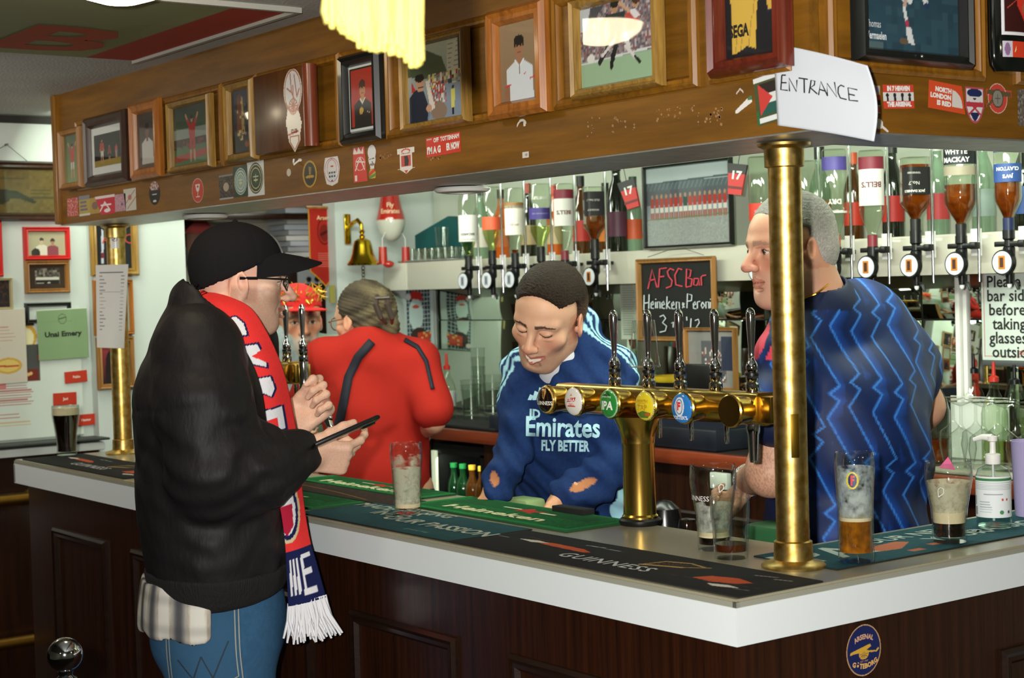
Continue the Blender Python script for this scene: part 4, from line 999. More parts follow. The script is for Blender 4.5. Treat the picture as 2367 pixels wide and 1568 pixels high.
# ---------------------------------------------------------------- person: grey-haired man in patterned blue football jersey
def old_man():
 T = hd; z = np.array([0, 0, 1.])
 O = T(1955, 1000, 3.52); O[2] = 0
 root = thing('person', 'grey-haired man in blue zigzag football jersey standing behind the brass corner column', 'person', O)
 f = unit([-.98, .10, 0]); f = unit(-CR*.75 + CF*.66); f[2] = 0; f = unit(f); r = np.array([f[1], -f[0], 0]); B = np.stack([r, f, z], 1); P_ = lambda a, b, c: O + r*a + f*b + z*c
 Hc = T(1822, 575, 3.46); H = headM(Hc, -CR*.90 - CF*.40, pitch=.08, s=.92)
 # image left: his left arm
 ls, le, lw = T(1822, 850, 3.42), T(1782, 1092, 3.40), T(1730, 1112, 3.58); rs, re, rw = T(2075, 800, 3.70), T(2135, 940, 3.78), T(2080, 1060, 3.95)
 S = Sdf(O + np.array([-.55, -.55, 0]), O + np.array([.55, .55, 1.9]), .018, [(Hc - [.15, .15, .17], Hc + [.15, .15, .14], .0026), (lw - .14, lw + .1, .004), (le - .1, le + .1, .008)])
 head(S, H, nose=1.1, jaw=1.0, brow=1.15, chub=.35, lids=.6, ears=1.1)
 S.ell(toW(H, (0, -.055, -.112)), (.03, .035, .022), H[1], .02)     # fuller chin
 neck(S, H, T(1893, 735, 3.50), .060, .062); S.cone(toW(H, (0, .045, -.05)), T(1905, 730, 3.51), .055, .058, .04)
 S.ell(P_(0, 0, 1.2), (.17, .11, .25), B, .04); simple_legs(S, O, r, f)
 S.path([ls, le - z*.0, lw], [.058, .050, .030], .02); S.path([rs, re, rw], [.055, .047, .03], .02)
 hand(S, lw, unit(-CR*.35 - CU*.55 + CF*.4), -CF*.2 - CR*.3 + CU*.3, -CR, curl=(1.1, 1.2, 1.2, 1.2), scale=.82); hand(S, rw, unit(-CU*.5 + CF), -CR, CU)
 hc = head_color(H, '#dca487', '#b06a58', stub='#b89a8c', stuba=.25, brow='#7b6a5e', browa=.45, cheek='#c9735a', nosec='#cc6a58', brown=(.020, .006))
 def col(P):
  C = hc(P); far = np.linalg.norm(P - Hc, axis=1) > .2; C[far] = lin('#d3a084'); rr = np.random.RandomState(4).rand(len(P)); arm = far & (np.linalg.norm(P - (le+lw)/2, axis=1) < .17) & (rr < .35); C[arm] *= .72; return C
 obj('body', S.mesh('body', O, col), m_skin, root)
 h = Sdf(Hc - .18, Hc + .19, .003); E = lambda p, q, k=.012, op='add': h.ell(toW(H, p), np.array(q)*H[2], H[1], k, op)
 E((0, .020, .044), (.083, .104, .090)); E((0, .050, .0), (.0785, .075, .085))
 h.plane(toW(H, (0, -.068, .080)), H[1] @ unit([0, -1, -.55]), .006)
 h.plane(toW(H, (0, .06, -.062)), H[1] @ unit([0, -.25, -1]), .004)
 for q in (-1, 1): h.box(toW(H, (q*.085, -.030, -.02)), (.06, .075, .125), H[1], .012, .006, 'sub'); h.ell(toW(H, (q*.075, -.075, .055)), (.03, .034, .035), H[1], .006, 'sub')
 h.wave(lambda x, y, zz: .0006*(np.sin(900*x+3*np.sin(260*y)) + np.sin(880*y+3*np.sin(270*zz)) + np.sin(930*zz+3*np.sin(250*x))))
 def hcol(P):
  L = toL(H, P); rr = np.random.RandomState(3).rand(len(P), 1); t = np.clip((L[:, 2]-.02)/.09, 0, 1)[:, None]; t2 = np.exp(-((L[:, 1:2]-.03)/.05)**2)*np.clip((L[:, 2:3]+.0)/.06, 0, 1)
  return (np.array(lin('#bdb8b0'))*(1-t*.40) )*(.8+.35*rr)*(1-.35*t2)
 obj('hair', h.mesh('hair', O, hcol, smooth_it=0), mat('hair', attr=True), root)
 J = Sdf(O + np.array([-.5, -.55, .8]), O + np.array([.55, .55, 1.68]), .0040); ch = (ls*.45 + rs*.55)
 sw = T(1793, 985, 3.37)
 J.ell(P_(0, -.01, 1.26), (.205, .165, .22), B, .05); J.ell(P_(0, .0, 1.05), (.195, .168, .26), B, .05)
 J.path([T(1822, 820, 3.42), T(1885, 745, 3.50), T(1985, 752, 3.60), T(2062, 835, 3.68)], [.066, .078, .090, .090], .06); J.cone(T(1905, 735, 3.52), T(1897, 700, 3.50), .095, .072, .04); J.ell(T(1990, 900, 3.62), (.17, .14, .19), B, .06)
 J.path([ls, T(1806, 935, 3.38), sw], [.066, .062, .054], .03); J.plane(sw - CU*.012, unit(-CU - CR*.06)) if False else None
 J.path([rs - CR*.03, T(2098, 850, 3.72), T(2108, 895, 3.74)], [.070, .062, .055], .05)
 J.cone(T(1893, 680, 3.485), toW(H, (0, .03, -.03)), .058, .066, .006, 'sub')
 J.plane(P_(0, 0, .84), (0, 0, -1))
 J.wave(lambda x, y, zz: fold(21, .0035, [((.3, .5, .8), 42), ((-.6, .3, .6), 36), ((.4, -.6, .7), 55)])(x, y, zz)*np.clip(1.8-(zz-1.0)*2.5, .3, 1.4))
 dk, md_, br = [np.array(lin(x)) for x in ('#0c2250', '#17489c', '#3a80d4')]
 def jcol(P):
  L = (P - O) @ B; n = len(P)
  u = (P - O) @ CR; v = P[:, 2]
  arm = ((P - T(1800, 890, 3.38)) @ CR < .05) & ((P - CAM) @ CF < 3.56)
  u = u + .16*(v-1.2); pw = .047; per = .165
  hsh = lambda q: np.mod(np.sin(q*12.9898)*43758.5453, 1)
  dist = np.full(n, 1.); d = np.ones(n); kk0 = np.floor(u/pw)
  for o_ in (-1, 0, 1):
   k = kk0 + o_; s_ = np.mod(-v/per + hsh(k) , 1); off = np.interp(s_, [0, .60, .70, .79, 1], [0, .038, .014, .030, 0]); sl = np.interp(s_, [0, .59, .61, .69, .71, .78, .80, 1], [.38, .38, 1.5, 1.5, 1.1, 1.1, .87, .87])
   dd = u - (k*pw + off); q = np.abs(dd)/np.sqrt(1+sl**2); m = q < np.abs(dist); dist = np.where(m, q, dist); d = np.where(m, dd, d)
  k = kk0
  C = np.tile(dk, (n, 1)); g = np.clip(1 - np.where(d > 0, dist, dist*4)/.024, 0, 1)[:, None]*np.clip(.55+.6*np.sin(v*19+k*2.3), 0, 1)[:, None]
  C = C*(1-.9*g) + md_*.9*g; l = np.clip(1 - (dist-.0010)/.0018, 0, 1)[:, None]*.9; C = C*(1-l) + br*l
  ck = np.linalg.norm(P - T(1885, 690, 3.47), axis=1) < .085; C[ck & (P[:, 2] > 1.53)] = lin('#101b3c')
  a = (P - sw) @ CU; C[arm & (a < .012)] = lin('#131d3f'); a2 = (P - T(2122, 905, 3.77)) @ CU; C[(a2 < .0) & ((P - T(2105, 900, 3.76)) @ CR > 0) & (a2 > -.075)] = lin('#131d3f')
  # pink-red stripes over the left shoulder
  q = P - T(1785, 775, 3.40); sr = q @ CR; su = q @ CU; m = (su > -.05) & (su < .06) & (sr < .055) & ((P - CAM) @ CF < 3.55)
  for kk in range(3): C[m & (np.abs(sr + .018 - .030*kk - .42*su - .0*su) < .0085)] = lin('#e0455c')
  return C
 js = obj('football_jersey', J.mesh('jersey', O, jcol), mat('shiny jersey print', attr=True, rough=.55, spec=.35, bump=.1, bscale=900), root); bv = bvh_of(js, O)
 me = text_mesh('NDA', .024, bold=.001); wrap_print('sleeve_print', me, faceM(T(1766, 925, 3.36), ray(1766, 925), CU, roll=.1), bv, ray(1750, 918), mat('white print', (225, 230, 235), .6), root, O)
 nk = MB(); nk.tube([T(1855, 692, 3.405) - O, T(1885, 680, 3.40) - O, T(1912, 660, 3.42) - O, T(1925, 643, 3.47) - O], .0022, 6); nk.build('neck_chain', mat('gold chain', (230, 180, 60), .25, metal=1), root)
 w = unit(lw - le); b = MB(); a1 = np.cross(w, z); a1 = unit(a1); a2 = np.cross(w, a1)
 for dv, rr_ in ((.008, .033),):
  b.tube([lw - w*dv + (a1*math.cos(t) + a2*math.sin(t))*rr_ - O for t in np.linspace(0, 2*PI, 25)], .0055, 8)
 b.build('watch_strap', mat('steel watch strap', (190, 190, 185), .25, metal=1, bump=.6, bscale=300), root)
 tr = Sdf(O + np.array([-.35, -.35, 0]), O + np.array([.35, .35, .98]), .014); tr.ell(P_(0, 0, .86), (.18, .15, .12), B, .03)
 for q in (-1, 1): tr.path([P_(.085*q, 0, .82), P_(.1*q, .01, .5), P_(.1*q, 0, .06)], [.12, .09, .08], .03); tr.path([P_(.1*q, -.05, .05), P_(.1*q, .15, .045)], [.05, .045], .02)
 tr.plane(P_(0, 0, .003), (0, 0, -1)); obj('trousers', tr.mesh('t', O), mat('dark trousers', (22, 24, 34), .85), root)
old_man()

# ---------------------------------------------------------------- person: bearded man in a red cap far behind the taps
def far_man():
 T = hd; z = np.array([0, 0, 1.]); D = 5.95
 O = T(672, 1000, D); O[2] = 0
 root = thing('person', 'bearded customer in red tinselled cap seen between the far taps', 'person', O)
 f = unit(np.array([-CF[0], -CF[1], 0]) + .35*np.array([CR[0], CR[1], 0])); r = np.array([f[1], -f[0], 0]); B = np.stack([r, f, z], 1); P_ = lambda a, b, c: O + r*a + f*b + z*c
 Hc = T(690, 742, D); H = headM(Hc, f, pitch=.05, s=1.03)
 S = Sdf(O + np.array([-.5, -.5, 0]), O + np.array([.5, .5, 1.85]), .02, [(Hc - [.14, .14, .16], Hc + [.14, .14, .14], .0042)])
 head(S, H, nose=1.15, lids=.5); S.ell(toW(H, (0, -.055, -.095)), (.055, .05, .055), H[1], .03); neck(S, H, P_(0, 0, 1.36))
 S.ell(P_(0, 0, 1.2), (.16, .10, .25), B, .04); simple_legs(S, O, r, f)
 for q in (-1, 1): S.path([P_(.19*q, 0, 1.36), P_(.23*q, .02, 1.1), P_(.15*q, .2, 1.0)], [.05, .04, .03], .02); hand(S, P_(.15*q, .2, 1.0), f, -z, -r*q)
 hc = head_color(H, '#c98e70', '#9a5a4a', stub='#aaa196', stuba=.9, brow='#8a7a6a', cheek='#c47258', stubz=-.05)
 def col(P):
  C = hc(P); far = np.linalg.norm(P - Hc, axis=1) > .2; C[far] = lin('#c08a6a'); return C
 obj('body', S.mesh('body', O, col), m_skin, root)
 c = Sdf(Hc - .2, Hc + .2, .005); E = lambda p, q, k=.01, op='add': c.ell(toW(H, p), np.array(q)*H[2], H[1], k, op)
 E((0, .014, .046), (.086, .108, .088)); c.plane(toW(H, (0, 0, .046)), H[1] @ unit([0, -.1, -1])); c.box(toW(H, (.0, -.125, .046)), (.14, .09, .008), H[1], .004, .01)
 mr = mat('red cap cotton', (214, 40, 36), .85); obj('cap', c.mesh('cap', O), mr, root)
 t = MB(); rr = random.Random(2)
 for k in range(130):
  a = rr.uniform(0, 2*PI); p = toW(H, (.085*math.cos(a), .014+.105*math.sin(a), .085+rr.uniform(-.015, .03))) - O; d = np.array([rr.uniform(-1, 1) for _ in range(3)])*.03; t.tube([p, p + d*.5, p + d + np.array([0, 0, .004])], [.003, .0025, .001], 4)
 t.build('tinsel', mat('gold tinsel', (222, 180, 70), .3, metal=.7), root, kind='stuff')
 J = Sdf(O + np.array([-.5, -.5, .8]), O + np.array([.5, .5, 1.6]), .009)
 J.ell(P_(0, 0, 1.18), (.20, .13, .26), B, .05); J.path([P_(-.18, 0, 1.36), P_(0, 0, 1.40), P_(.18, 0, 1.36)], [.075]*3, .05)
 for q in (-1, 1): J.path([P_(.19*q, 0, 1.36), P_(.23*q, .02, 1.1)], [.075, .07], .03)
 J.cone(P_(0, .0, 1.38), toW(H, (0, .0, -.1)), .062, .066, .008, 'sub'); J.plane(P_(0, 0, .85), (0, 0, -1))
 def jc(P):
  L = (P-O) @ B; C = np.tile(np.array(lin('#8aa08c')), (len(P), 1)); C[np.abs(L[:, 0]) < .05] = lin('#9aa6a8'); return C*(.85+.3*np.random.RandomState(1).rand(len(P), 1))
 obj('jacket', J.mesh('j', O, jc), m_clothv, root)
 tr = Sdf(O + np.array([-.35, -.35, 0]), O + np.array([.35, .35, .98]), .014)
 for q in (-1, 1): tr.path([P_(.085*q, 0, .85), P_(.1*q, .01, .5), P_(.1*q, 0, .06)], [.12, .09, .08], .03); tr.path([P_(.1*q, -.05, .05), P_(.1*q, .15, .045)], [.05, .045], .02)
 tr.plane(P_(0, 0, .003), (0, 0, -1)); obj('trousers', tr.mesh('t', O), mat('dark trousers', (22, 24, 34), .85), root)
far_man()
# ---------------------------------------------------------------- framed pictures
def glass_mat(name, tint=(240, 246, 242), rough=.02, refl=1.0):
 if name in MATS: return MATS[name]
 m = bpy.data.materials.new(name); m.use_nodes = True; MATS[name] = m; nt = m.node_tree; nt.nodes.remove(nt.nodes['Principled BSDF'])
 out = nt.nodes['Material Output']; t = nt.nodes.new('ShaderNodeBsdfTransparent'); t.inputs[0].default_value = (*lin(tint), 1)
 g = nt.nodes.new('ShaderNodeBsdfGlossy'); g.inputs['Roughness'].default_value = rough; f = nt.nodes.new('ShaderNodeFresnel')
 ge = nt.nodes.new('ShaderNodeNewGeometry'); mr = nt.nodes.new('ShaderNodeMapRange'); mr.inputs[3].default_value = 1.45; mr.inputs[4].default_value = 1/1.45; nt.links.new(ge.outputs['Backfacing'], mr.inputs[0]); nt.links.new(mr.outputs[0], f.inputs['IOR'])
 k = nt.nodes.new('ShaderNodeMath'); k.operation = 'MULTIPLY'; k.inputs[1].default_value = refl
 x = nt.nodes.new('ShaderNodeMixShader'); nt.links.new(f.outputs[0], k.inputs[0]); nt.links.new(k.outputs[0], x.inputs[0]); nt.links.new(t.outputs[0], x.inputs[1]); nt.links.new(g.outputs[0], x.inputs[2]); nt.links.new(x.outputs[0], out.inputs[0])
 return m
m_pane = glass_mat('picture glass', (252, 253, 252), .03)
FR = {'gold': wood('gilt frame', (176, 138, 66), (120, 88, 34), axis=2, scale=8, rough=.35, coat=.3), 'pine': wood('pine frame', (186, 116, 44), (140, 80, 26), axis=2, scale=6, rough=.35, coat=.3),
      'black': mat('black frame', (24, 26, 24), .35, coat=.3), 'brown': wood('dark brown frame', (66, 40, 24), (40, 24, 14), axis=2, scale=6, rough=.4), 'mahog': wood('mahogany frame', (116, 44, 26), (80, 28, 16), axis=2, scale=6, rough=.3, coat=.4),
      'red': mat('red painted frame', (200, 42, 38), .4), 'oak': wood('oak frame', (170, 120, 62), (130, 88, 40), axis=2, scale=6, rough=.5), 'cream': mat('pale gilt frame', (190, 180, 140), .5)}
def plane_rect(pl, TL, BR):
 h = hy if pl[0] == 'y' else hx
 A, B = h(*TL, pl[1]), h(*BR, pl[1]); C = (A + B)/2
 return C, abs((B - A)[0 if pl[0] == 'y' else 1]), A[2] - B[2], (0 if pl[0] == 'y' else PI/2)
def picture(label, pl, TL, BR, kind, fw, paint, d=.022, bg='#777777', matw=0, matc='#d8d8d4', name='framed_picture', cat='picture', roll=0, res=.0024, group=None, wall_gap=.0):
 C, w, h, rz = plane_rect(pl, TL, BR)
 M = frameM(C, rz) @ Matrix.Rotation(roll, 4, 'Y')
 t = thing(name, label, cat, M=M, group=group)
 moulding(w, h, fw, d).build('frame', FR[kind], t)
 iw, ih = w - 2*fw + .002, h - 2*fw + .002
 MB().box((0, .0005 - .0022, 0), (w - fw, .003, h - fw)).build('backing', mat('backing board', (90, 75, 55), .9), t)
 if matw: MB().box((0, -.0042, 0), (iw, .0012, ih)).build('mount', mat('mount ' + matc, tuple(int(matc[i:i+2], 16) for i in (1, 3, 5)), .8), t); iw -= 2*matw; ih -= 2*matw
 c = Canvas(iw, ih, res, bg); paint(c)
 obj('print', c.mesh('print'), M_paint('paper'), t, loc=(0, -.0062, 0))
 MB().add([(-w/2+fw*.9, -d*.35, -h/2+fw*.9), (w/2-fw*.9, -d*.35, -h/2+fw*.9), (w/2-fw*.9, -d*.35, h/2-fw*.9), (-w/2+fw*.9, -d*.35, h/2-fw*.9)], [(0, 1, 2, 3)]).build('glass', m_pane, t, smooth=0)
 return t
def player(c, x, z, h, shirt, shorts='#e8e8e8', skin='#b98a6c', hair='#2a1c14', socks=None, arms='down', sleeve=None):
 a = c.asp; k = 1/a
 for s in (-1, 1):
  c.line(x+s*.07*h*k, z+.46*h, x+s*.10*h*k, z+.02*h, .045*h, socks or skin); c.line(x+s*.07*h*k, z+.48*h, x+s*.085*h*k, z+.30*h, .06*h, shorts)
  if arms == 'up': c.line(x+s*.13*h*k, z+.78*h, x+s*.30*h*k, z+1.02*h, .035*h, skin); c.line(x+s*.13*h*k, z+.78*h, x+s*.2*h*k, z+.88*h, .05*h, sleeve or shirt)
  else: c.line(x+s*.14*h*k, z+.78*h, x+s*.20*h*k, z+.46*h, .032*h, skin); c.line(x+s*.14*h*k, z+.78*h, x+s*.18*h*k, z+.62*h, .048*h, sleeve or shirt)
 c.poly([(x-.17*h*k, z+.82*h), (x+.17*h*k, z+.82*h), (x+.13*h*k, z+.46*h), (x-.13*h*k, z+.46*h)], shirt)
 c.ell(x, z+.92*h, .062*h*k, .08*h, skin); c.ell(x, z+.965*h, .066*h*k, .05*h, hair)
def bust(c, x, z, s, shirt, skin, hair, collar=None):
 k = 1/c.asp
 c.poly([(x-.42*s*k, z-.75*s), (x-.40*s*k, z-.12*s), (x-.12*s*k, z+.02*s), (x+.12*s*k, z+.02*s), (x+.40*s*k, z-.12*s), (x+.42*s*k, z-.75*s)], shirt)
 c.rect(x-.075*s*k, z-.06*s, x+.075*s*k, z+.12*s, skin); c.ell(x, z+.25*s, .145*s*k, .20*s, skin); c.ell(x, z+.385*s, .15*s*k, .10*s, hair); c.rect(x-.15*s*k, z+.27*s, x-.115*s*k, z+.38*s, hair); c.rect(x+.115*s*k, z+.27*s, x+.15*s*k, z+.38*s, hair)
 for q in (-1, 1): c.ell(x+q*.055*s*k, z+.27*s, .022*s*k, .012*s, '#2a1a14'); c.line(x+q*.03*s*k, z+.30*s, x+q*.085*s*k, z+.305*s, .008*s, hair)
 c.line(x-.05*s*k, z+.155*s, x+.05*s*k, z+.155*s, .008*s, '#8a4a40'); c.line(x, z+.26*s, x+.012*s*k, z+.20*s, .006*s, '#a87860')
 if collar: c.line(x-.12*s*k, z+.02*s, x, z-.10*s, .02*s, collar); c.line(x+.12*s*k, z+.02*s, x, z-.10*s, .02*s, collar)
Y, X2 = ('y', CY), ('x', CX)
YP, XP2 = ('y', CY - .0135), ('x', CX + .0135)   # pictures hang proud of the mouldings
def pt1(c): c.grad('#7c8a5a', '#4a5a40'); player(c, .5, .1, .72, '#b8433a', '#c8c4b8', arms='up')
picture('narrow pale-framed picture of a red-shirted player at the far left end of the canopy', YP, (146, 303), (198, 433), 'oak', .022, pt1)
def pt2(c): c.c[:] = lin('#1d1a16'); c.rect(0, 0, 1, .18, '#9a8440'); player(c, .30, .12, .75, '#a83830', '#d8d4c8'); player(c, .58, .14, .5, '#8a2c28', '#333333'); player(c, .84, .2, .42, '#b04a40', '#999999')
picture('dark brown frame with wide white mount, second picture from the far left of the canopy', YP, (203, 276), (304, 418), 'brown', .035, pt2, matw=.022)
def pt3(c): c.grad('#6a5c54', '#3a302c'); bust(c, .52, .52, .62, '#c9c3bc', '#7a5844', '#2a201c')
picture('pine-framed portrait of a man in white shirt, third from the far left of the canopy', YP, (309, 243), (381, 407), 'pine', .034, pt3)
def pt4(c): c.grad('#5c7a52', '#2c3630'); c.rect(0, .40, 1, .62, '#8a9488'); c.rect(0, .32, 1, .44, '#40342e'); c.speck(.5, ['#2a2c30', '#5a3a34', '#7a3a34'], 4, (0, .28, 1, .42)); c.poly([(.02, .16), (.98, .24), (.98, .12), (.02, .05)], '#a23a34'); player(c, .52, .05, .78, '#b0322c', '#b0322c', arms='up')
picture('pale gilt frame with a red-shirted player raising both arms', YP, (397, 239), (500, 386), 'gold', .020, pt4)
def pt5(c): c.grad('#16171c', '#3c4352'); c.poly([(.22, .2), (.30, .92), (.44, .95), (.52, .25)], '#7a4630'); c.poly([(.50, .2), (.50, .9), (.58, .88), (.66, .2)], '#a8905a'); c.rect(0, 0, 1, .28, '#15140f'); c.ell(.72, .12, .1, .05, '#8a3a20'); c.speck(.12, ['#c8b070', '#6a4a2a'], 3, (.2, .2, .7, .9))
picture('narrow gilt frame with a dark tall trophy picture left of the wooden plaque', YP, (529, 196), (600, 367), 'gold', .024, pt5)
# wooden plaque with a crest sticker
C, w, h, rz = plane_rect(YP, (614, 180), (745, 338))
t = thing('wooden_plaque', 'varnished wooden plaque with rounded reddish edge carrying a torn white crest', 'plaque', C)
MB().box((-.005, -.018, 0), (w-.01, .036, h), bev=.003).build('board', wood('plaque wood', (112, 68, 26), (80, 48, 18), axis=2, scale=4, rough=.3, coat=.4), t)
MB().cyl((w/2-.011, -.022, -h/2), (w/2-.011, -.022, h/2), .018, n=18).build('rounded_edge', wood('reddish edge wood', (136, 66, 40), (100, 44, 26), axis=2, scale=4, rough=.3, coat=.4), t)
def crest_paint(c):
 c.c[:] = lin('#e9e4da'); R_ = '#b06a58'
 c.ring(.5, .74, .46, .26, .09, R_); c.ell(.5, .74, .40, .225, '#d9d9dc')
 for a, b, p, q in ((.38, .95, .44, .72), (.44, .72, .2, .78), (.44, .72, .6, .62), (.6, .93, .72, .66), (.72, .66, .86, .75), (.5, .5, .52, .8)): c.line(a, b, p, q, .012, R_)
 for i in range(12): a = 2*PI*i/12; c.line(.5, .55, .5+.2*math.cos(a), .55+.085*math.sin(a), .009, R_)
 c.ring(.5, .55, .25, .1, .15, R_); c.line(.05, .60, .3, .52, .02, R_); c.line(.7, .52, .95, .46, .02, R_)
 c.line(.2, .22, .72, .245, .012, '#b85a40'); c.poly([(.25, .20), (.78, .20), (.78, .12), (.52, .01), (.25, .12)], '#b06a58'); c.poly([(.31, .185), (.72, .185), (.72, .125), (.52, .04), (.31, .125)], '#e9e4da')
cc = Canvas(.088, .196, .0016, '#e9e4da'); crest_paint(cc)
def crest_shape(X, Z):
 e = ((X-.5)/.5)**2 + ((Z-.74)/.265)**2 <= 1; st = np.floor(Z*22)/22
 band = (Z > .17) & (Z < .55) & (X > .05+.12*np.abs(np.sin(st*9))) & (X < .95-.15*np.abs(np.sin(st*7+1))); tip = (Z <= .2) & (np.abs(X-.52) < .32) & (Z > .0 + np.abs(X-.52)*.42)
 return e | band | tip
P = hy(678, 256, CY-.0505)
obj('crest_sticker', cc.mesh('crest', shape=crest_shape), M_paint('sticker'), t, loc=tuple(P - C))
text('lettering', 'CLUB', .012, mat('dark red print', (140, 50, 40), .6), t, M=frameM(hy(680, 303, CY-.051) - C), bold=.0004)
def pt7(c):
 c.c[:] = lin('#23271f'); c.rect(.05, .03, .95, .97, '#b03a2c'); bust(c, .52, .47, .66, '#2c2a26', '#c08a62', '#4a3020', collar='#ddd8cc')
 c.ell(.46, .28, .085, .06, '#c9a24c'); c.line(.70, .25, .80, .23, .008, '#e0b0a0'); c.rect(.05, .0, .95, .03, '#2c2a26')
picture('black frame with white inner line and portrait on red ground beside the plaque', YP, (794, 133), (892, 321), 'black', .028, pt7, matw=.006, matc='#d8dde0')
def pt8(c):
 c.grad('#6f7d96', '#b7c0b4'); c.poly([(0, 1), (.0, .62), (.35, .55), (.7, .6), (.62, .8), (.3, .95)], '#4c5a44'); c.poly([(.72, .98), (.95, .98), (.95, .52), (.70, .56)], '#c9c8bc'); c.rect(.9, .5, .94, 1, '#3a3c38')
 for i in range(6): c.line(.73, .94-.06*i, .9, .95-.06*i, .006, '#8a8a80')
 c.speck(.75, ['#b0403c', '#e0dcd0', '#37404a', '#d8cf70', '#8a7a70'], 3, (.35, .42, 1, .60)); c.poly([(.35, .0), (1, .0), (1, .42), (.55, .45)], '#8794a6'); c.speck(.7, ['#a83a34', '#d8d0c8', '#c05048', '#6a5a58'], 2, (.42, .2, .68, .48)); c.ell(.55, .10, .14, .12, '#8e7868')
 c.poly([(.32, .52), (.38, .52), (.48, .15), (.40, .12)], '#ded6cc'); c.poly([(.02, .06), (.02, .34), (.14, .44), (.28, .40), (.36, .2), (.34, 0), (.02, 0)], '#20283a'); c.ell(.22, .50, .075, .105, '#c59578'); c.ell(.21, .58, .085, .055, '#1c1614'); c.line(.19, .455, .27, .455, .012, '#2a1c16'); c.poly([(.06, .56), (.14, .42), (.06, .40)], '#b8342e'); c.ell(.37, .16, .05, .05, '#c99a80')
 c.poly([(.76, .12), (.82, .12), (.84, .36), (.77, .36)], '#d6d070'); c.rect(.78, .02, .815, .12, '#1e2230'); c.ell(.80, .38, .02, .025, '#2a2a2a')
picture('pale gilt frame with a street crowd photograph half behind the yellow fringe', YP, (936, 99), (1093, 281), 'gold', .018, pt8)
def pt9(c):
 c.grad('#8f7458', '#a08566'); bust(c, .52, .50, .70, '#dfe4ea', '#a9785a', '#17130f', collar='#eef0f2'); c.rect(.12, .0, .24, .20, '#9a6c50'); c.poly([(.12, .18), (.3, .2), (.3, .225), (.12, .205)], '#cc4444'); c.poly([(.80, .24), (.94, .26), (.94, .285), (.80, .265)], '#cc4444'); c.line(.52, .46, .51, .28, .006, '#5a4438'); c.poly([(.62, .33), (.70, .345), (.66, .31)], '#d0503c')
picture('pine-framed portrait of a young man in a white polo shirt', YP, (1136, 30), (1276, 258), 'pine', .034, pt9)
def pt10(c):
 c.grad('#9db59a', '#8a8d95'); c.rect(0, .32, 1, 1, '#7d7478'); c.speck(.85, ['#8f8088', '#a08a8a', '#6c6470', '#b8b0b0', '#8a5a58', '#5c5860'], 2, (0, .32, 1, 1)); c.poly([(0, 1), (.15, 1), (.08, .72), (0, .7)], '#c4ccd0'); c.poly([(.15, 1), (.34, 1), (.12, .7)], '#4a4c50')
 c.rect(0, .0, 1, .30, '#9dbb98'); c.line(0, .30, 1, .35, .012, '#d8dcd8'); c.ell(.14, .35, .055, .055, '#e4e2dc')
 for a in ([(.38, .86), (.62, .86), (.60, .62), (.42, .62)],): c.poly(a, '#23282a')
 c.line(.38, .84, .30, .73, .03, '#23282a'); c.line(.32, .74, .22, .78, .022, '#c09468'); c.ell(.48, .92, .05, .06, '#b88a66'); c.ell(.48, .97, .06, .045, '#1a1512'); c.line(.46, .62, .36, .42, .04, '#23282a'); c.line(.36, .42, .26, .28, .032, '#202022'); c.line(.54, .62, .44, .3, .04, '#1e2022'); c.line(.44, .34, .42, .2, .034, '#18181a'); c.line(.45, .5, .30, .36, .022, '#e0d8d4')
 c.poly([(.62, .82), (.80, .82), (.80, .62), (.62, .60)], '#c2453c'); c.poly([(.66, .86), (.76, .86), (.82, .76), (.74, .74)], '#e4e0e2'); c.line(.68, .84, .55, .97, .024, '#cda080'); c.ell(.76, .92, .05, .05, '#c09474'); c.ell(.77, .955, .055, .04, '#4a3020'); c.line(.62, .56, .66, .40, .04, '#e2ddda'); c.line(.62, .42, .74, .27, .026, '#e0d8d6'); c.line(.74, .27, .80, .20, .022, '#1c1c1c')
picture('wide gilt frame with a football match photograph showing a bright lamp reflection', YP, (1329, 2), (1541, 198), 'gold', .022, pt10)
def pt11(c):
 c.c[:] = lin('#1d1c20'); c.poly([(.10, .92), (.30, 1.0), (.55, 1.0), (.68, .9), (.62, .55), (.58, .07), (.42, .12), (.18, .04), (.12, .06), (.14, .5)], '#d9b04a'); c.poly([(.75, 1), (.84, .95), (.93, .55), (.84, .53), (.78, .75)], '#d2a746'); c.line(.83, .52, .95, .54, .014, '#1f2c4a')
 for a, b, p, q in ((.3, .1, .36, .4), (.45, .12, .52, .5), (.2, .08, .24, .35), (.55, .5, .6, .9)): c.line(a, b, p, q, .008, '#b08a38')
 c.poly([(.42, .88), (.52, .89), (.52, .76), (.46, .73), (.42, .77)], '#b89a90'); c.ell(.47, .81, .03, .04, '#b24a3c')
t = picture('mahogany frame with a mounted yellow football shirt left of the white paper sign', YP, (1651, -72), (1836, 152), 'mahog', .030, pt11, d=.03)
me = text_mesh('SEGA', .028, width=.045, bold=.0012); obj('lettering', me, mat('black shirt print', (30, 26, 22), .7), t, M=frameM((-.027, -.0066, -.022)))
moulding(.10, .10, .001, .001) if 0 else None
def pt12(c):
 c.grad('#32505e', '#28424f'); c.speck(.35, ['#2c4552', '#35525f'], 6); c.rect(0, 0, .20, .10, '#54686c')
 W_ = '#dfe3e4'; c.poly([(.38, 1), (.40, .70), (.50, .66), (.53, .80), (.64, .84), (.72, 1)], W_); c.line(.44, .70, .425, .60, .035, '#c9a898'); c.line(.425, .60, .45, .38, .032, W_); c.line(.45, .40, .455, .36, .034, '#b8405a'); c.poly([(.44, .34), (.49, .34), (.53, .08), (.45, .12)], '#e0e2e4'); c.ell(.415, .13, .045, .045, '#6a5a44'); c.line(.62, .85, .66, .68, .05, W_); c.ell(.665, .67, .03, .045, '#2a3a60'); c.line(.60, .93, .74, 1.0, .05, W_)
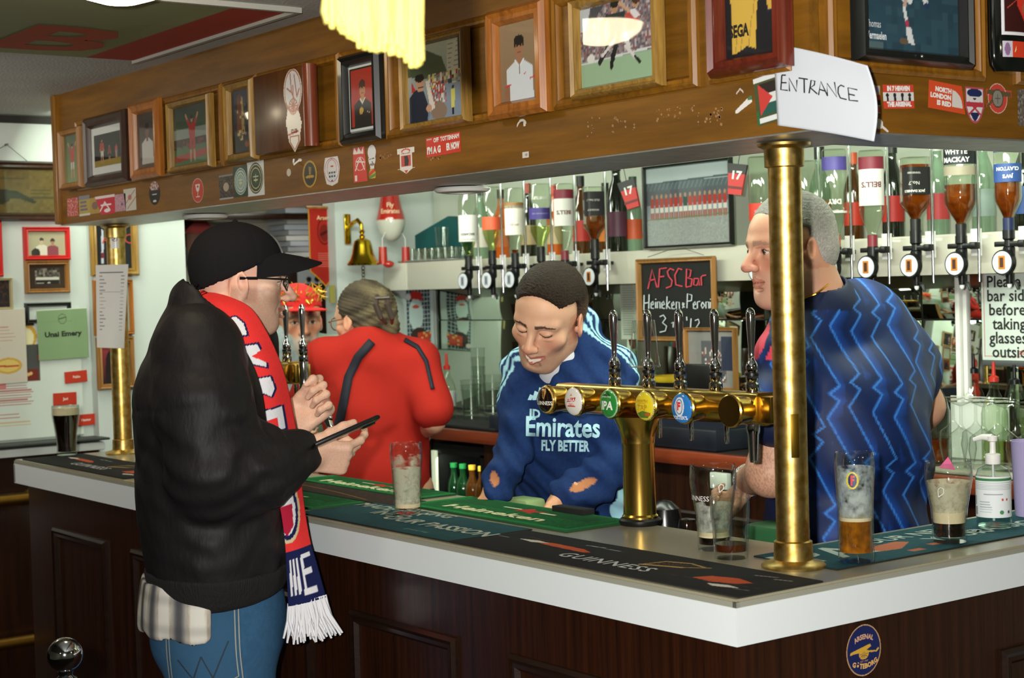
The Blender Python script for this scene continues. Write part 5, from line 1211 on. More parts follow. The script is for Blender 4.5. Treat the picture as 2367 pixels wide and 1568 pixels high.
t = picture('large black frame with a white-kitted footballer on dark blue ground right of the paper sign', XP2, (1962, -95), (2230, 163), 'black', .024, pt12, d=.026)
w12 = plane_rect(XP2, (1962, -95), (2230, 163))
text('lettering', 'Thomas', .0175, mat('white print', (225, 230, 235), .6), t, M=frameM((-w12[1]/2+.0485, -.0066, -w12[2]/2+.062)), width=.036)
text('lettering', 'Vermaelen', .0175, mat('white print', (225, 230, 235), .6), t, M=frameM((-w12[1]/2+.0555, -.0066, -w12[2]/2+.043)), bold=.0005, width=.049)
MB().sphere((0, 0, 0), .003, 10, 6).build('screw', mat('steel screw', (200, 200, 198), .3, metal=1), t, loc=(-.0, -.026, -w12[2]/2+.012))
# black bottle-shaped plaque on the side board
C, w, h, rz = plane_rect(XP2, (2278, -60), (2385, 175)); t = thing('bottle_plaque', 'black glossy bottle-shaped plaque with red crest label at the right end of the canopy', 'plaque', M=frameM(C, rz))
MB().lathe([(w*.40, -h/2), (w*.48, -h/2+.012), (w*.5, -h/2+.03), (w*.5, h*.28), (w*.3, h*.42), (w*.16, h*.5)], 36, M=Matrix.Diagonal((1, .35, 1, 1)) @ Matrix.Translation((0, -.02, 0))).build('bottle_body', mat('black glossy enamel', (14, 17, 15), .12, coat=1), t)
def pl(c): c.c[:] = lin('#3a1512'); c.rect(0, 0, 1, .05, '#e4e4e8'); c.rect(0, 0, .06, 1, '#e4e4e8'); c.rect(.94, 0, 1, 1, '#e4e4e8'); c.poly([(.3, 1), (.82, 1), (.78, .5), (.56, .18), (.34, .5)], '#cf3626'); c.ell(.56, .68, .2, .09, '#7a5a48'); c.line(.4, .72, .74, .66, .02, '#c9b8a0'); c.line(.12, .45, .5, .7, .008, '#b84838'); c.ell(.56, .45, .1, .1, '#b05a40')
def curve_on(w_, r_): return lambda X, Z, co: np.stack([r_*np.sin((X-.5)*w_/r_), -.0205-.35*r_*np.cos((X-.5)*w_/r_)+.012, co[:, 2]], 1)
for (z0, hh, wf, p_, nm) in ((.030, .105, .80, pl, 'label'),):
 c = Canvas(w*wf, hh, .0016); pl(c); obj('label', c.mesh('label', lambda X, Z, co: np.stack([co[:, 0], -.0075-.35*np.sqrt(np.maximum(0, (w*.5)**2-co[:, 0]**2))-.0008, co[:, 2]], 1)), M_paint('sticker'), t, loc=(0, 0, z0))
c = Canvas(w*.78, .028, .0014, '#d04026'); c.rect(0, 0, .2, 1, '#c9c4d0'); c.rect(.82, 0, 1, 1, '#c9c4d0'); c.ell(.1, .5, .06, .4, '#8a6a90'); c.ell(.91, .5, .06, .4, '#8a6a90')
obj('label', c.mesh('label', lambda X, Z, co: np.stack([co[:, 0], -.0075-.35*np.sqrt(np.maximum(0, (w*.5)**2-co[:, 0]**2))-.0008, co[:, 2]], 1)), M_paint('sticker'), t, loc=(0, 0, -.047))
text('lettering', 'Arsenal', .016, mat('pale gold print', (240, 215, 170), .6), t, M=frameM((0, -.0290, -.047)), bold=.0003)

# ---------------------------------------------------------------- stickers
GST = {}
def sticker(label, pl, box, paint, shape=None, roll=0, bg='#cccccc', res=.0012, kind='sticker', texts=(), name='sticker', off=.0006):
 x0, y0, x1, y1 = box; h = hy if pl[0] == 'y' else hx; cx, cy = (x0+x1)/2, (y0+y1)/2; i = 0 if pl[0] == 'y' else 1
 w = abs(h(x1, cy, pl[1])[i] - h(x0, cy, pl[1])[i]); hh = h(cx, y0, pl[1])[2] - h(cx, y1, pl[1])[2]; P = h(cx, cy, pl[1])
 t = thing(name, label, 'sticker', M=frameM(P, 0 if i == 0 else PI/2) @ Matrix.Rotation(roll, 4, 'Y'))
 c = Canvas(w, hh, res, bg); paint(c); obj('print', c.mesh('print', shape=shape), M_paint(kind), t, loc=(0, -off, 0))
 for s, sz, x, z, col, kw in texts:
  obj('lettering', text_mesh(s, sz*hh, **{k: (v*w if k == 'width' else v*hh if k == 'arc' else v) for k, v in kw.items()}), mat('print %s' % str(col), col, .6), t, M=frameM(((x-.5)*w, -off-.0003, (z-.5)*hh)))
 return t
OV = lambda X, Z: ((X-.5)/.5)**2 + ((Z-.5)/.5)**2 <= 1
SH = lambda X, Z: (np.abs(X-.5) < .5) & (Z > .42*(np.abs(X-.5)/.5)**2.2)
wh, rd, bk = (232, 232, 228), (200, 40, 35), (25, 25, 25)
sticker('small worn red sticker at the far left end of the canopy', Y, (156, 458, 181, 500), lambda c: (c.c.__setitem__(slice(None), lin('#b23c38')), c.speck(.35, ['#d8a8a0', '#c06a60'], 3)))
sticker('blue and yellow striped sticker at the far left of the canopy', Y, (183, 452, 208, 499), lambda c: (c.rect(0, 0, 1, 1, '#a89440'), c.rect(0, .8, 1, 1, '#7a7a80'), c.rect(0, 0, 1, .1, '#c8c4b8'), c.lines(.1, .2, .9, .75, 3, '#6a5a78', .5)))
sticker('faded yellow sticker between the striped one and the red pennant sticker', Y, (208, 457, 232, 494), lambda c: (c.rect(0, 0, 1, 1, '#a8893e'), c.ell(.5, .5, .3, .25, '#7a5a50')))
sticker('red and white pennant-shaped sticker on the canopy left end', Y, (220, 452, 266, 496), lambda c: (c.rect(0, 0, 1, 1, '#c22a3e'), c.rect(0, .86, 1, 1, '#e0d0d0'), c.line(.25, .2, .5, .65, .05, '#e8dcdc'), c.line(.5, .65, .75, .2, .05, '#e8dcdc'), c.line(.3, .5, .8, .5, .05, '#e8dcdc'), c.ell(.6, .2, .15, .1, '#e8dcdc')), shape=lambda X, Z: X > .3*(1-Z), off=.0008)
sticker('pale pink sticker next to the red pennant sticker', Y, (262, 449, 291, 489), lambda c: (c.rect(0, 0, 1, 1, '#b78a94'), c.speck(.5, ['#c8a0a8', '#a87888'], 3), c.ell(.7, .4, .08, .08, '#4a4a8a')))
sticker('folded white sticker with orange stripes, last of the left sticker row', Y, (286, 436, 315, 487), lambda c: (c.rect(0, 0, 1, 1, '#c8c4b8'), c.line(.1, .3, .9, .9, .03, '#b8764a'), c.line(.3, .1, 1, .6, .03, '#b8764a'), c.ell(.5, .6, .15, .12, '#b86a6a')), shape=lambda X, Z: X > .15*(1-Z))
sticker('black oval sticker topped by a white and red ball pattern', Y, (345, 419, 370, 474), lambda c: (c.rect(0, 0, 1, 1, '#1c1a18'), c.ell(.5, .78, .42, .22, '#c8b8b0'), c.speck(.4, ['#a83a34', '#2a2422'], 3, (.1, .6, .9, 1)), c.rect(0, 0, 1, .62, '#1c1a18'), c.rect(.3, .42, .7, .46, '#d8d8d8'), c.ell(.5, .16, .16, .05, '#d0d0d0')), shape=OV)
sticker('red oval sticker with a white cup outline', Y, (444, 412, 471, 469), lambda c: (c.rect(0, 0, 1, 1, '#c8442c'), c.ring(.5, .5, .5, .5, .05, '#e0c8c0'), c.poly([(.3, .75), (.7, .75), (.62, .5), (.5, .42), (.38, .5)], '#e4dcd4'), c.line(.5, .45, .5, .25, .02, '#e4dcd4'), c.line(.35, .24, .65, .24, .02, '#e4dcd4'), c.ell(.5, .66, .08, .05, '#c8442c')), shape=OV)
sticker('dark photo sticker left of the two green ring stickers', Y, (507, 404, 539, 461), lambda c: (c.rect(0, 0, 1, 1, '#3a342e'), c.speck(.6, ['#57504a', '#2a2622', '#6a5a4a'], 3), c.ell(.5, .5, .2, .18, '#b8a890'), c.rect(0, .93, 1, 1, '#8a8a88'), c.rect(0, 0, 1, .06, '#b0aeac')))
def ringst(bg, ring, inner): return lambda c: (c.rect(0, 0, 1, 1, bg), c.ell(.5, .5, .44, .44, ring), c.ring(.5, .5, .40, .40, .06, bg if bg != '#dfe2dc' else '#d8d2a0'), c.ring(.5, .5, .30, .30, .08, bg if bg != '#dfe2dc' else '#d8d2a0'), c.ell(.5, .5, .22, .22, inner), c.line(.4, .45, .6, .45, .02, '#d8d2a0'), c.line(.5, .6, .5, .4, .02, '#d8d2a0'), c.line(.35, .55, .65, .55, .015, '#c8d8c8'))
sticker('dark green square sticker with pale ring badge', Y, (540, 384, 573, 455), ringst('#1f4030', '#b8ccc0', '#9ab4a4'))
sticker('white square sticker with dark green ring badge', Y, (572, 371, 611, 453), ringst('#dfe2dc', '#243a24', '#2c4a30'))
sticker('yellow and black oval club badge sticker', Y, (700, 371, 733, 434), lambda c: (c.rect(0, 0, 1, 1, '#b8912c'), c.ell(.5, .5, .40, .43, '#2a2620'), c.poly([(.42, .78), (.62, .74), (.58, .5), (.45, .5)], '#8a7430'), c.ell(.5, .4, .3, .06, '#b8912c'), c.ell(.5, .27, .2, .1, '#1a1814'), c.line(.5, .52, .5, .35, .02, '#b8912c')), shape=OV)
sticker('white shield sticker with red arch and black shapes', Y, (749, 363, 786, 430), lambda c: (c.rect(0, 0, 1, 1, '#dcdad8'), c.ring(.5, .55, .45, .42, .06, '#b0506a'), c.ring(.5, .6, .3, .32, .08, '#b85a6a'), c.rect(.3, .2, .75, .5, '#ced2da'), [c.ell(.36+.15*i, .46-.13*j, .055, .035, '#22262e') for i in range(3) for j in range(2)], c.ell(.5, .18, .05, .03, '#22262e'), c.ell(.52, .68, .1, .03, '#c04038')), shape=lambda X, Z: (np.abs(X-.5) < .5-.35*np.abs(Z-.6)**1.3) & (Z > .12*np.abs(X-.5)*2))
sticker('red sticker with white star letter and torn top', Y, (817, 340, 849, 421), lambda c: (c.rect(0, 0, 1, 1, '#cf3a30'), c.poly([(0, .82), (.1, 1), (.3, .85), (.4, 1), (.6, .86), (.75, 1), (.75, .8)], '#e6dcd8'), c.line(.15, .35, .5, .7, .025, '#e6d8d4'), c.line(.5, .7, .8, .35, .025, '#e6d8d4'), c.line(.2, .6, .85, .55, .02, '#e6d8d4'), c.ring(.5, .52, .35, .2, .12, '#e0b8b0'), c.rect(.1, .04, .25, .2, '#e6dcd8')), shape=lambda X, Z: (X < .85+.15*(1-Z)))
sticker('white bald-head character sticker with coloured scarf', Y, (851, 335, 870, 413), lambda c: (c.rect(0, 0, 1, 1, '#dfe0e2'), c.rect(0, 0, 1, .30, '#c9a030'), c.line(0, .1, 1, .3, .05, '#c8402c'), c.line(0, .02, 1, .12, .04, '#5a8a3a'), c.line(.2, .58, .8, .6, .012, '#333333'), c.line(.5, .5, .7, .4, .02, '#2a2422'), c.ell(.5, .42, .3, .04, '#8a7a72')), shape=lambda X, Z: (((X-.5)/.5)**2 + ((Z-.78)/.22)**2 <= 1) | ((Z < .75) & (np.abs(X-.5) < .34+.1*np.sin(Z*14))))
sticker('white club crest sticker with red and black shield', Y, (919, 342, 959, 402), lambda c: (c.rect(0, 0, 1, 1, '#e2ded6'), c.rect(.22, .28, .78, .72, '#c8443a'), c.poly([(.4, .3), (.62, .3), (.66, .5), (.6, .7), (.38, .7), (.42, .5)], '#1e1a18'), c.ell(.5, .88, .26, .1, '#cc4a40'), c.ell(.5, .86, .2, .06, '#e2ded6'), c.poly([(.38, .14), (.62, .14), (.5, .01)], '#c8443a'), c.line(.25, .78, .75, .78, .012, '#7a5a50')), shape=lambda X, Z: (np.abs(X-.5) < .36+.14*(np.abs(Z-.5) > .28)) & (Z > .25*(np.abs(X-.5))*2*(Z < .2)))
sticker('red sticker with white block capitals and torn middle under the street photo', Y, (985, 312, 1065, 358), lambda c: (c.rect(0, 0, 1, 1, '#dfd8d2'), c.rect(0, 0, 1, .08, '#cf4030'), c.rect(0, .56, 1, .64, '#cf4030'), c.rect(0, .97, 1, 1, '#cf4030'), c.rect(0, .08, 1, .56, '#cf4030'), c.rect(0, .64, 1, .97, '#cf4030')), roll=-.02,
  texts=(("****  OFF  TOTTENHAM", .30, .5, .80, wh, dict(width=.94, bold=.0006)), ("I'M A G", .46, .23, .31, wh, dict(width=.40, bold=.0012)), ("ER NOW", .46, .78, .34, wh, dict(width=.38, bold=.0012))))
for (box, lb, f_) in (((1195, 274, 1217, 293), 'curled white scrap of a torn sticker below the polo portrait', lambda c: c.rect(0, 0, 1, 1, '#e4ddd0')), ((1208, 351, 1223, 365), 'tiny white square sticker above the steel strip', lambda c: (c.rect(0, 0, 1, 1, '#dcd6cc'), c.ell(.6, .5, .2, .2, '#a89aa0'))), ((663, 390, 673, 408), 'little round white scrap left of the yellow oval badge', lambda c: c.rect(0, 0, 1, 1, '#cfc6b4'))):
 sticker(lb, Y, box, f_, shape=(lambda X, Z: (np.abs(Z - .8 + 2.2*(X-.55)**2) < .16) | ((X > .7) & (X < .92) & (Z < .7))) if 'curled' in lb else OV if 'round' in lb else None)
sticker('white pointed scrap of a torn sticker left of the flag sticker', Y, (1700, 224, 1739, 260), lambda c: (c.rect(0, 0, 1, 1, '#e2e2dc'), c.rect(.75, .75, 1, 1, '#4a7a50')), shape=lambda X, Z: np.abs(Z-.05-.8*X) < .14+.12*X)
sticker('small white torn flake above the pointed scrap', Y, (1702, 204, 1719, 217), lambda c: c.rect(0, 0, 1, 1, '#cbbfb0'), shape=lambda X, Z: np.abs(Z-.9+1.6*np.abs(X-.55)) < .2)
sticker('flag sticker in black, white, green and red partly behind the white paper sign', Y, (1746, 172, 1812, 284), lambda c: (c.rect(0, 0, 1, 1, '#4a5230'), c.rect(0, .90, 1, 1, '#e0e4e2'), c.rect(0, .04, 1, .15, '#e0e4e2'), c.rect(.15, .62, 1, .86, '#2a2424'), c.rect(.15, .42, 1, .62, '#d8dcd8'), c.rect(.15, .20, 1, .42, '#2a5a50'), c.poly([(.15, .86), (.62, .53), (.15, .20)], '#c8403c'), c.rect(0, 0, .08, .3, '#2f6a40')), roll=-.12)
for px in (300, 690):
 mb = MB(); mb.tube([(.012, -.004, .006), (.006, -.010, .0), (0, -.012, -.004), (-.007, -.010, .002), (-.008, -.008, .010)], .0022, 8).cyl((.012, 0, .006), (.012, -.005, .006), .004)
 tag(mb.build('cup_hook', m_white, loc=tuple(hy(px, 415 if px == 300 else 377, CY))), 'white plastic cup hook on the canopy, %s' % ('below the dark brown frame at the far left' if px == 300 else 'right of the green ring stickers'), 'hook')
# side board stickers
sticker('tall narrow sticker with small coloured app icons beside the paper sign', X2, (2015, 198, 2034, 262), lambda c: (c.rect(0, 0, 1, 1, '#b8a890'), c.ell(.6, .86, .3, .1, '#b09ac0'), c.rect(.2, .5, 1, .66, '#d0483a'), c.rect(.2, .3, 1, .48, '#1c1c20'), c.rect(.2, .05, 1, .26, '#d05a48')))
sticker('red and white sticker with four figures between two lines of capitals', X2, (2041, 196, 2112, 251), lambda c: (c.rect(0, 0, 1, 1, '#cf4630'), c.rect(0, .32, 1, .68, '#d8d8d4'), [(c.ell(.14+.24*i, .56, .05, .09, '#2a2a2c'), c.rect(.11+.24*i, .32, .18+.24*i, .46, '#2a2a2c')) for i in range(4)]), roll=-.05,
  texts=(('IN 7 HEAVEN', .26, .5, .83, wh, dict(width=.74, bold=.0008)), ('THE ARSENAL', .26, .5, .17, wh, dict(width=.80, bold=.0008))))
sticker('orange-red sticker with three lines of white capitals and a quarter circle', X2, (2146, 193, 2232, 257), lambda c: (c.rect(0, 0, 1, 1, '#d3502c'), c.put((((c.X-.62)/.30)**2 + ((c.Z-.18)/.62)**2 <= 1) & (c.X > .63) & (c.Z > .18), '#d8d4cc')), roll=.08,
  texts=(('NORTH', .23, .385, .72, wh, dict(width=.43, bold=.0007)), ('LONDON', .23, .32, .48, wh, dict(width=.55, bold=.0007)), ('IS RED', .23, .41, .24, wh, dict(width=.38, bold=.0007))), shape=lambda X, Z: (X < .88+.12*(1-Z)) & (Z > .1*X*0))
sticker('shield sticker with navy and white union cross', X2, (2231, 202, 2274, 285), lambda c: (c.rect(0, 0, 1, 1, '#d9d6d6'), c.ell(.5, .84, .4, .12, '#222c58'), c.rect(.1, .62, .9, .74, '#d9d2d0'), c.poly([(.2, .3), (.8, .3), (.5, .02)], '#222c58'), c.rect(.05, .46, .95, .58, '#b83a44'), c.line(.2, .58, .8, .25, .03, '#b83a44'), c.line(.8, .58, .2, .25, .03, '#b83a44'), c.ell(.5, .68, .08, .03, '#2a2a30'), c.put(~((np.abs(c.X-.5) < .44) & (c.Z > .06+.42*(np.abs(c.X-.5)/.44)**2.2) & (c.Z < .96)), '#b85060')), shape=SH)
sticker('red oval badge sticker crossed by an olive cannon', X2, (2279, 192, 2338, 264), lambda c: (c.rect(0, 0, 1, 1, '#c8483c'), c.ring(.45, .5, .38, .49, .06, '#dcc8b8'), c.poly([(.02, .62), (.08, .78), (.98, .72), (.98, .58), (.5, .58)], '#5e5638'), c.poly([(0, .24), (.1, .22), (.32, .45), (.25, .5)], '#5e5638'), c.ell(.45, .5, .22, .3, '#8a867a'), c.ring(.45, .5, .22, .3, .14, '#4a4636'), c.line(.45, .62, .45, .36, .02, '#3a382e'), c.line(.36, .5, .54, .5, .02, '#3a382e')),
  shape=lambda X, Z: (((X-.45)/.38)**2 + ((Z-.5)/.49)**2 <= 1) | ((Z > .56) & (Z < .78)) | (np.abs(Z-.24-.75*X) < .06) & (X < .3))
sticker('grey worn sticker at the right edge of the canopy', X2, (2352, 207, 2385, 292), lambda c: (c.rect(0, 0, 1, 1, '#6a6258'), c.speck(.5, ['#57504a', '#8a8278'], 3)))
sticker('white torn flake of a sticker below the icon strip', X2, (2022, 275, 2053, 305), lambda c: c.rect(0, 0, 1, 1, '#ddd8ce'), shape=lambda X, Z: (((X-.3)/.3)**2 + ((Z-.6)/.4)**2 <= 1) | (np.abs(Z-.9+.9*X) < .12))
sticker('navy oval sticker with a golden cannon on the dark bar front', ('x', -.0302), (1956, 1444, 2036, 1563), lambda c: (c.rect(0, 0, 1, 1, '#c9a070'), c.ell(.5, .5, .475, .48, '#1c2558'), c.ell(.5, .42, .14, .10, '#d2a63c'), [c.line(.5, .42, .5+.11*math.cos(a), .42+.075*math.sin(a), .007, '#1c2558') for a in np.linspace(PI, 2*PI, 6)], c.ell(.5, .44, .05, .04, '#c09030'), c.poly([(.10, .45), (.12, .50), (.45, .56), (.68, .60), (.72, .55), (.5, .47), (.3, .46)], '#d2a63c'), c.poly([(.6, .48), (.85, .45), (.92, .50), (.95, .47), (.88, .42), (.6, .44)], '#d2a63c')), shape=OV, res=.0009,
  texts=(('ARSENAL', .13, .5, .76, (205, 160, 130), dict(width=.58, arc=.62, bold=.0005)), ('GÖTEBORG', .13, .52, .185, (225, 175, 100), dict(width=.74, arc=-.75, bold=.0005)), ('EST 1987', .05, .5, .285, (200, 150, 110), dict(width=.22))))

# ---------------------------------------------------------------- hand-lettered paper sign on the canopy corner
def stroke_mesh(strokes, to3, w):
 mb = MB()
 for st in strokes:
  p = np.array(st, float); out = []
  for i in range(len(p)):
   d = p[min(i+1, len(p)-1)] - p[max(i-1, 0)]; d /= np.linalg.norm(d)+1e-9; n = np.array([-d[1], d[0]])*w/2; out.append((p[i]+n, p[i]-n))
  for a, b in zip(out[:-1], out[1:]):
   pts = []
   for q0, q1 in ((a[0], b[0]),): pts = [a[0], b[0], b[1], a[1]]
   mb.add([to3(*q) for q in pts], [(0, 1, 2, 3)])
 return mb
def paper_sign():
 D0 = depth(hy(1790, 195, CY)) - .012; D1 = 2.52
 q = [hd(1787, 100, D0), hd(2005, 152, D1), hd(2020, 327, D1), hd(1797, 290, D0)]; O = sum(q)/4
 t = thing('paper_sign', 'white paper sign with hand-lettered word hung across the canopy corner', 'sign', O)
 def to3(u, v, off=0):    # u right, v down
  p = (q[0]*(1-u) + q[1]*u)*(1-v) + (q[3]*(1-u) + q[2]*u)*v; b = .010*math.sin(PI*v)*u*u + .004*math.sin(PI*u)
  return p - O + CR*b - CF*(.006*math.sin(PI*u) + off)
 c = Canvas(1, 1, .03, '#e2e6ec'); me = c.mesh('paper', lambda X, Z, co: np.array([to3(x, 1-z) for x, z in zip(X, Z)])); me.shade_smooth()
 o = obj('paper', me, mat('white paper', (202, 207, 214), .8), t); md = o.modifiers.new('s', 'SOLIDIFY'); md.thickness = .0008
 S = [[(765, 805), (755, 960), (825, 970)], [(765, 805), (805, 808)], [(760, 885), (812, 888)], [(842, 980), (836, 838), (910, 985), (914, 860)], [(930, 840), (1022, 856)], [(985, 850), (988, 1000)], [(1035, 1005), (1055, 865), (1092, 876), (1085, 918), (1047, 946), (1115, 1012)], [(1128, 1025), (1150, 880), (1218, 1035)], [(1138, 965), (1200, 985)], [(1216, 1035), (1212, 900), (1310, 1046), (1288, 886)], [(1388, 936), (1352, 918), (1325, 942), (1322, 1000), (1345, 1055), (1410, 1072)], [(1520, 966), (1425, 945), (1435, 1078), (1525, 1086)], [(1430, 1012), (1492, 1026)]]
 # trace in the sheet's own coordinates
 iq = [np.array([1787, 100.]), np.array([2005, 152.]), np.array([2020, 327.]), np.array([1797, 290.])]
 def uv(x, y):
  X = np.array([1640 + x/4.6125, y/4.6125]); u, v = .5, .5
  for _ in range(12):
   f = (iq[0]*(1-u)+iq[1]*u)*(1-v) + (iq[3]*(1-u)+iq[2]*u)*v - X; du = (iq[1]-iq[0])*(1-v) + (iq[2]-iq[3])*v; dv = (iq[3]-iq[0])*(1-u) + (iq[2]-iq[1])*u
   s = np.linalg.solve(np.stack([du, dv], 1), -f); u += s[0]; v += s[1]
  return u, v
 sm = stroke_mesh(S, lambda x, y: to3(*uv(x, y), .0022), 14); sm.build('lettering', mat('black marker', (26, 20, 18), .6), t, smooth=0)
 MB().box(tuple(to3(.02, .06)), (.012, .002, .02)).build('tape', mat('clear tape', (215, 210, 190), .3), t)
paper_sign()
def yellow_fringe():
 D = 1.5; P = hd(862, -40, D); t = thing('hanging_scarf', 'yellow fringed scarf end hanging from the ceiling close to the camera, out of focus', 'scarf', (P[0], P[1], ZC))
 O = np.array([P[0], P[1], ZC]); ax = unit([CR[0], CR[1], 0]); m = mat('yellow wool', (222, 206, 104), .95); w = .088
 mb = MB(); n = 8
 zb = hd(862, -8, D)[2]
 vs = [tuple(ax*(-w/2+w*i/n) + np.array([-CF[0], -CF[1], 0])*.004*math.sin(i*2.1) + np.array([0, 0, zz])) for zz in (0, (zb-ZC)*.5, zb-ZC) for i in range(n+1)]
 mb.add(vs, [(j*(n+1)+i, j*(n+1)+i+1, (j+1)*(n+1)+i+1, (j+1)*(n+1)+i) for j in range(2) for i in range(n)]); o = mb.build('scarf_cloth', m, t); md = o.modifiers.new('s', 'SOLIDIFY'); md.thickness = .006
 prof = [(750, 52), (790, 72), (830, 105), (868, 122), (885, 118), (925, 132), (955, 155), (972, 150)]; r = random.Random(6); k = MB()
 for i in range(110):
  px = 752 + 218*i/109 + r.uniform(-4, 4); ye = np.interp(px, [p[0] for p in prof], [p[1] for p in prof]) + r.uniform(-26, 6); d = D + r.uniform(-.012, .012)
  a = hd(px + r.uniform(-3, 3), -12, d) - O; b = hd(px + r.uniform(-5, 5), ye*.5, d) - O; c_ = hd(px + r.uniform(-4, 6), ye, d) - O
  k.tube([a, b, c_], [.0028, .0032, .0022], 6)
 k.build('fringe', m, t, kind='stuff')
yellow_fringe()
# ---------------------------------------------------------------- end wall: frames, posters and cards
XW = -3.8; E1, E2 = ('x', XW), ('x', -3.75)
def sign1(c):
 c.c[:] = lin('#5a4a20'); c.speck(.4, ['#534318', '#625024'], 3); k = '#1c2016'
 c.ell(.50, .36, .10, .17, k); c.poly([(.28, .52), (.30, .40), (.5, .30), (.66, .34), (.80, .22), (.83, .26), (.66, .50), (.5, .56)], k)
 c.lines(.5, .76, .8, .82, 1, '#3c3418', .5); c.lines(.78, .30, 1.0, .56, 3, '#3f3618', .35)
t = picture('large brown wooden sign with a black cannon silhouette high on the end wall', E1, (-170, 368), (150, 512), 'brown', .03, sign1, d=.03, name='wooden_sign', cat='sign', res=.004)
w_ = plane_rect(E1, (-170, 368), (150, 512)); Pn = hx(13, 335, XW) - w_[0]
mb = MB(); mb.tube([(Pn[1]-.10, -.012, w_[2]/2), (Pn[1], -.012, Pn[2]), (Pn[1]+.07, -.012, w_[2]/2)], .0014, 6).cyl((Pn[1], 0, Pn[2]), (Pn[1], -.018, Pn[2]), .004); mb.build('hanging_wire', mat('steel wire', (120, 120, 115), .4, metal=1), t)
picture('red frame at the left edge of the end wall', E1, (-80, 512), (6, 640), 'red', .02, lambda c: c.grad('#8a8a88', '#a0a09a'))
def couple(c): c.c[:] = lin('#b0a688'); bust(c, .36, .45, .6, '#ddd8c4', '#c8b090', '#2a2420'); bust(c, .66, .42, .6, '#8a3a4a', '#a87a60', '#241c1a'); c.ell(.2, .1, .12, .2, '#1e1c1a')
picture('red-framed photograph of two people on the white end wall', E1, (51, 525), (161, 601), 'red', .018, couple)
def team(c): c.c[:] = lin('#3a2a1e'); c.rect(.16, .2, .86, .88, '#6a6258'); c.speck(.75, ['#2a2622', '#8a8074', '#4a443c'], 3, (.16, .5, .86, .86)); c.rect(.18, .38, .84, .48, '#d0ccc0'); c.rect(.18, .2, .84, .36, '#211d1a'); c.rect(.2, .22, .4, .26, '#c0bcb0'); c.ell(.55, .24, .05, .03, '#c0bcb0')
picture('brown gilt frame with a black-and-white team photo below the red frame', E1, (54, 603), (160, 677), 'oak', .018, team)
picture('pale thin frame with a dark print at the left edge above the cream poster', E1, (-50, 644), (28, 716), 'cream', .010, lambda c: (c.rect(0, 0, 1, 1, '#262020'), c.speck(.4, ['#4a3228', '#332a2a'], 3)))
picture('black frame mostly hidden behind the green card', E1, (55, 701), (163, 745), 'black', .016, lambda c: c.grad('#c0c4b8', '#b0a890'))
def board(c):
 c.c[:] = lin('#ccd6cc'); c.rect(0, 0, 1, .012, '#8a948c'); c.lines(.26, .26, .60, .42, 9, '#b07068', .38); c.lines(.22, .16, .52, .21, 2, '#b86a50', .4); c.lines(.16, .10, .66, .15, 2, '#c8b48a', .4)
 c.ell(.50, .78, .12, .11, '#c89c3a'); c.ell(.50, .77, .095, .085, '#e0d8a8'); c.rect(.38, .86, .6, .90, '#2a2420')
 c.rect(.30, .44, .64, .72, '#4a4c48'); c.rect(.36, .44, .62, .53, '#6e2a1e'); c.line(.38, .46, .56, .50, .012, '#d8b470'); c.rect(.62, .60, .70, .64, '#b83a2c'); c.rect(0, .40, .34, .56, '#c87878')
t = thing('notice_board', 'pale notice board with printed flyers leaning on the wall ledge', 'board', M=frameM(plane_rect(E1, (-90, 716), (192, 1006))[0], PI/2))
_, w, h, _ = plane_rect(E1, (-90, 716), (192, 1006)); c = Canvas(w, h, .003); board(c); MB().box((0, -.004, 0), (w, .007, h)).build('backing', m_white, t); obj('print', c.mesh('b'), M_paint('paper'), t, loc=(0, -.0082, 0))
def card(label, name, cat, corners, paint, off=.012, res=.002, X=XW, texts=(), bg='#cccccc'):
 P = [hx(x, y, X + off) for x, y in corners]; O = sum(P)/4; R = unit((P[1]-P[0]) + (P[2]-P[3])); Ud = unit((P[0]-P[3]) + (P[1]-P[2])); w, h = np.linalg.norm(P[1]-P[0]), np.linalg.norm(P[0]-P[3])
 n = np.cross(R, Ud); M = Matrix((Vector(R), -Vector(n), Vector(Ud))).transposed().to_4x4(); M.translation = Vector(tuple(O))
 t = thing(name, label, cat, M=M); c = Canvas(w, h, res, bg); paint(c); o = obj('print', c.mesh('p'), M_paint('paper'), t); md = o.modifiers.new('s', 'SOLIDIFY'); md.thickness = .001; md.offset = -1 if False else 0
 for s, sz, x, z, col, kw in texts: obj('lettering', text_mesh(s, sz*h, **{k: (v*w if k == 'width' else v) for k, v in kw.items()}), mat('print %s' % str(col), col, .6), t, M=frameM(((x-.5)*w, -.0012, (z-.5)*h)))
 return t
def poster(c): c.c[:] = lin('#cbc4b4'); c.lines(.05, .55, .85, .78, 5, '#b8846c', .25); c.lines(.05, .45, .6, .5, 1, '#b08468', .3); c.ell(.62, .24, .28, .11, '#c9a24a'); c.ell(.62, .24, .22, .08, '#d9bf6a'); c.line(.4, .24, .82, .23, .012, '#b85030'); c.ell(.36, .23, .06, .035, '#b83a2c')
card('cream poster with red print and a gold roundel at the left edge', 'poster', 'poster', [(-62, 717), (53, 716), (72, 886), (-50, 890)], poster, off=.016)
card('green card with crest and bold black name beside the cream poster', 'name_card', 'card', [(82, 716), (198, 712), (207, 828), (93, 833)], lambda c: (c.rect(0, 0, 1, 1, '#7f9a70'), c.ring(.50, .80, .085, .10, .12, '#46583c'), c.line(.43, .80, .57, .83, .012, '#46583c'), c.rect(0, .985, 1, 1, '#c8d0c0')), off=.020, texts=(('Unai Emery', .14, .5, .50, (28, 40, 24), dict(width=.74, bold=.0010)),))
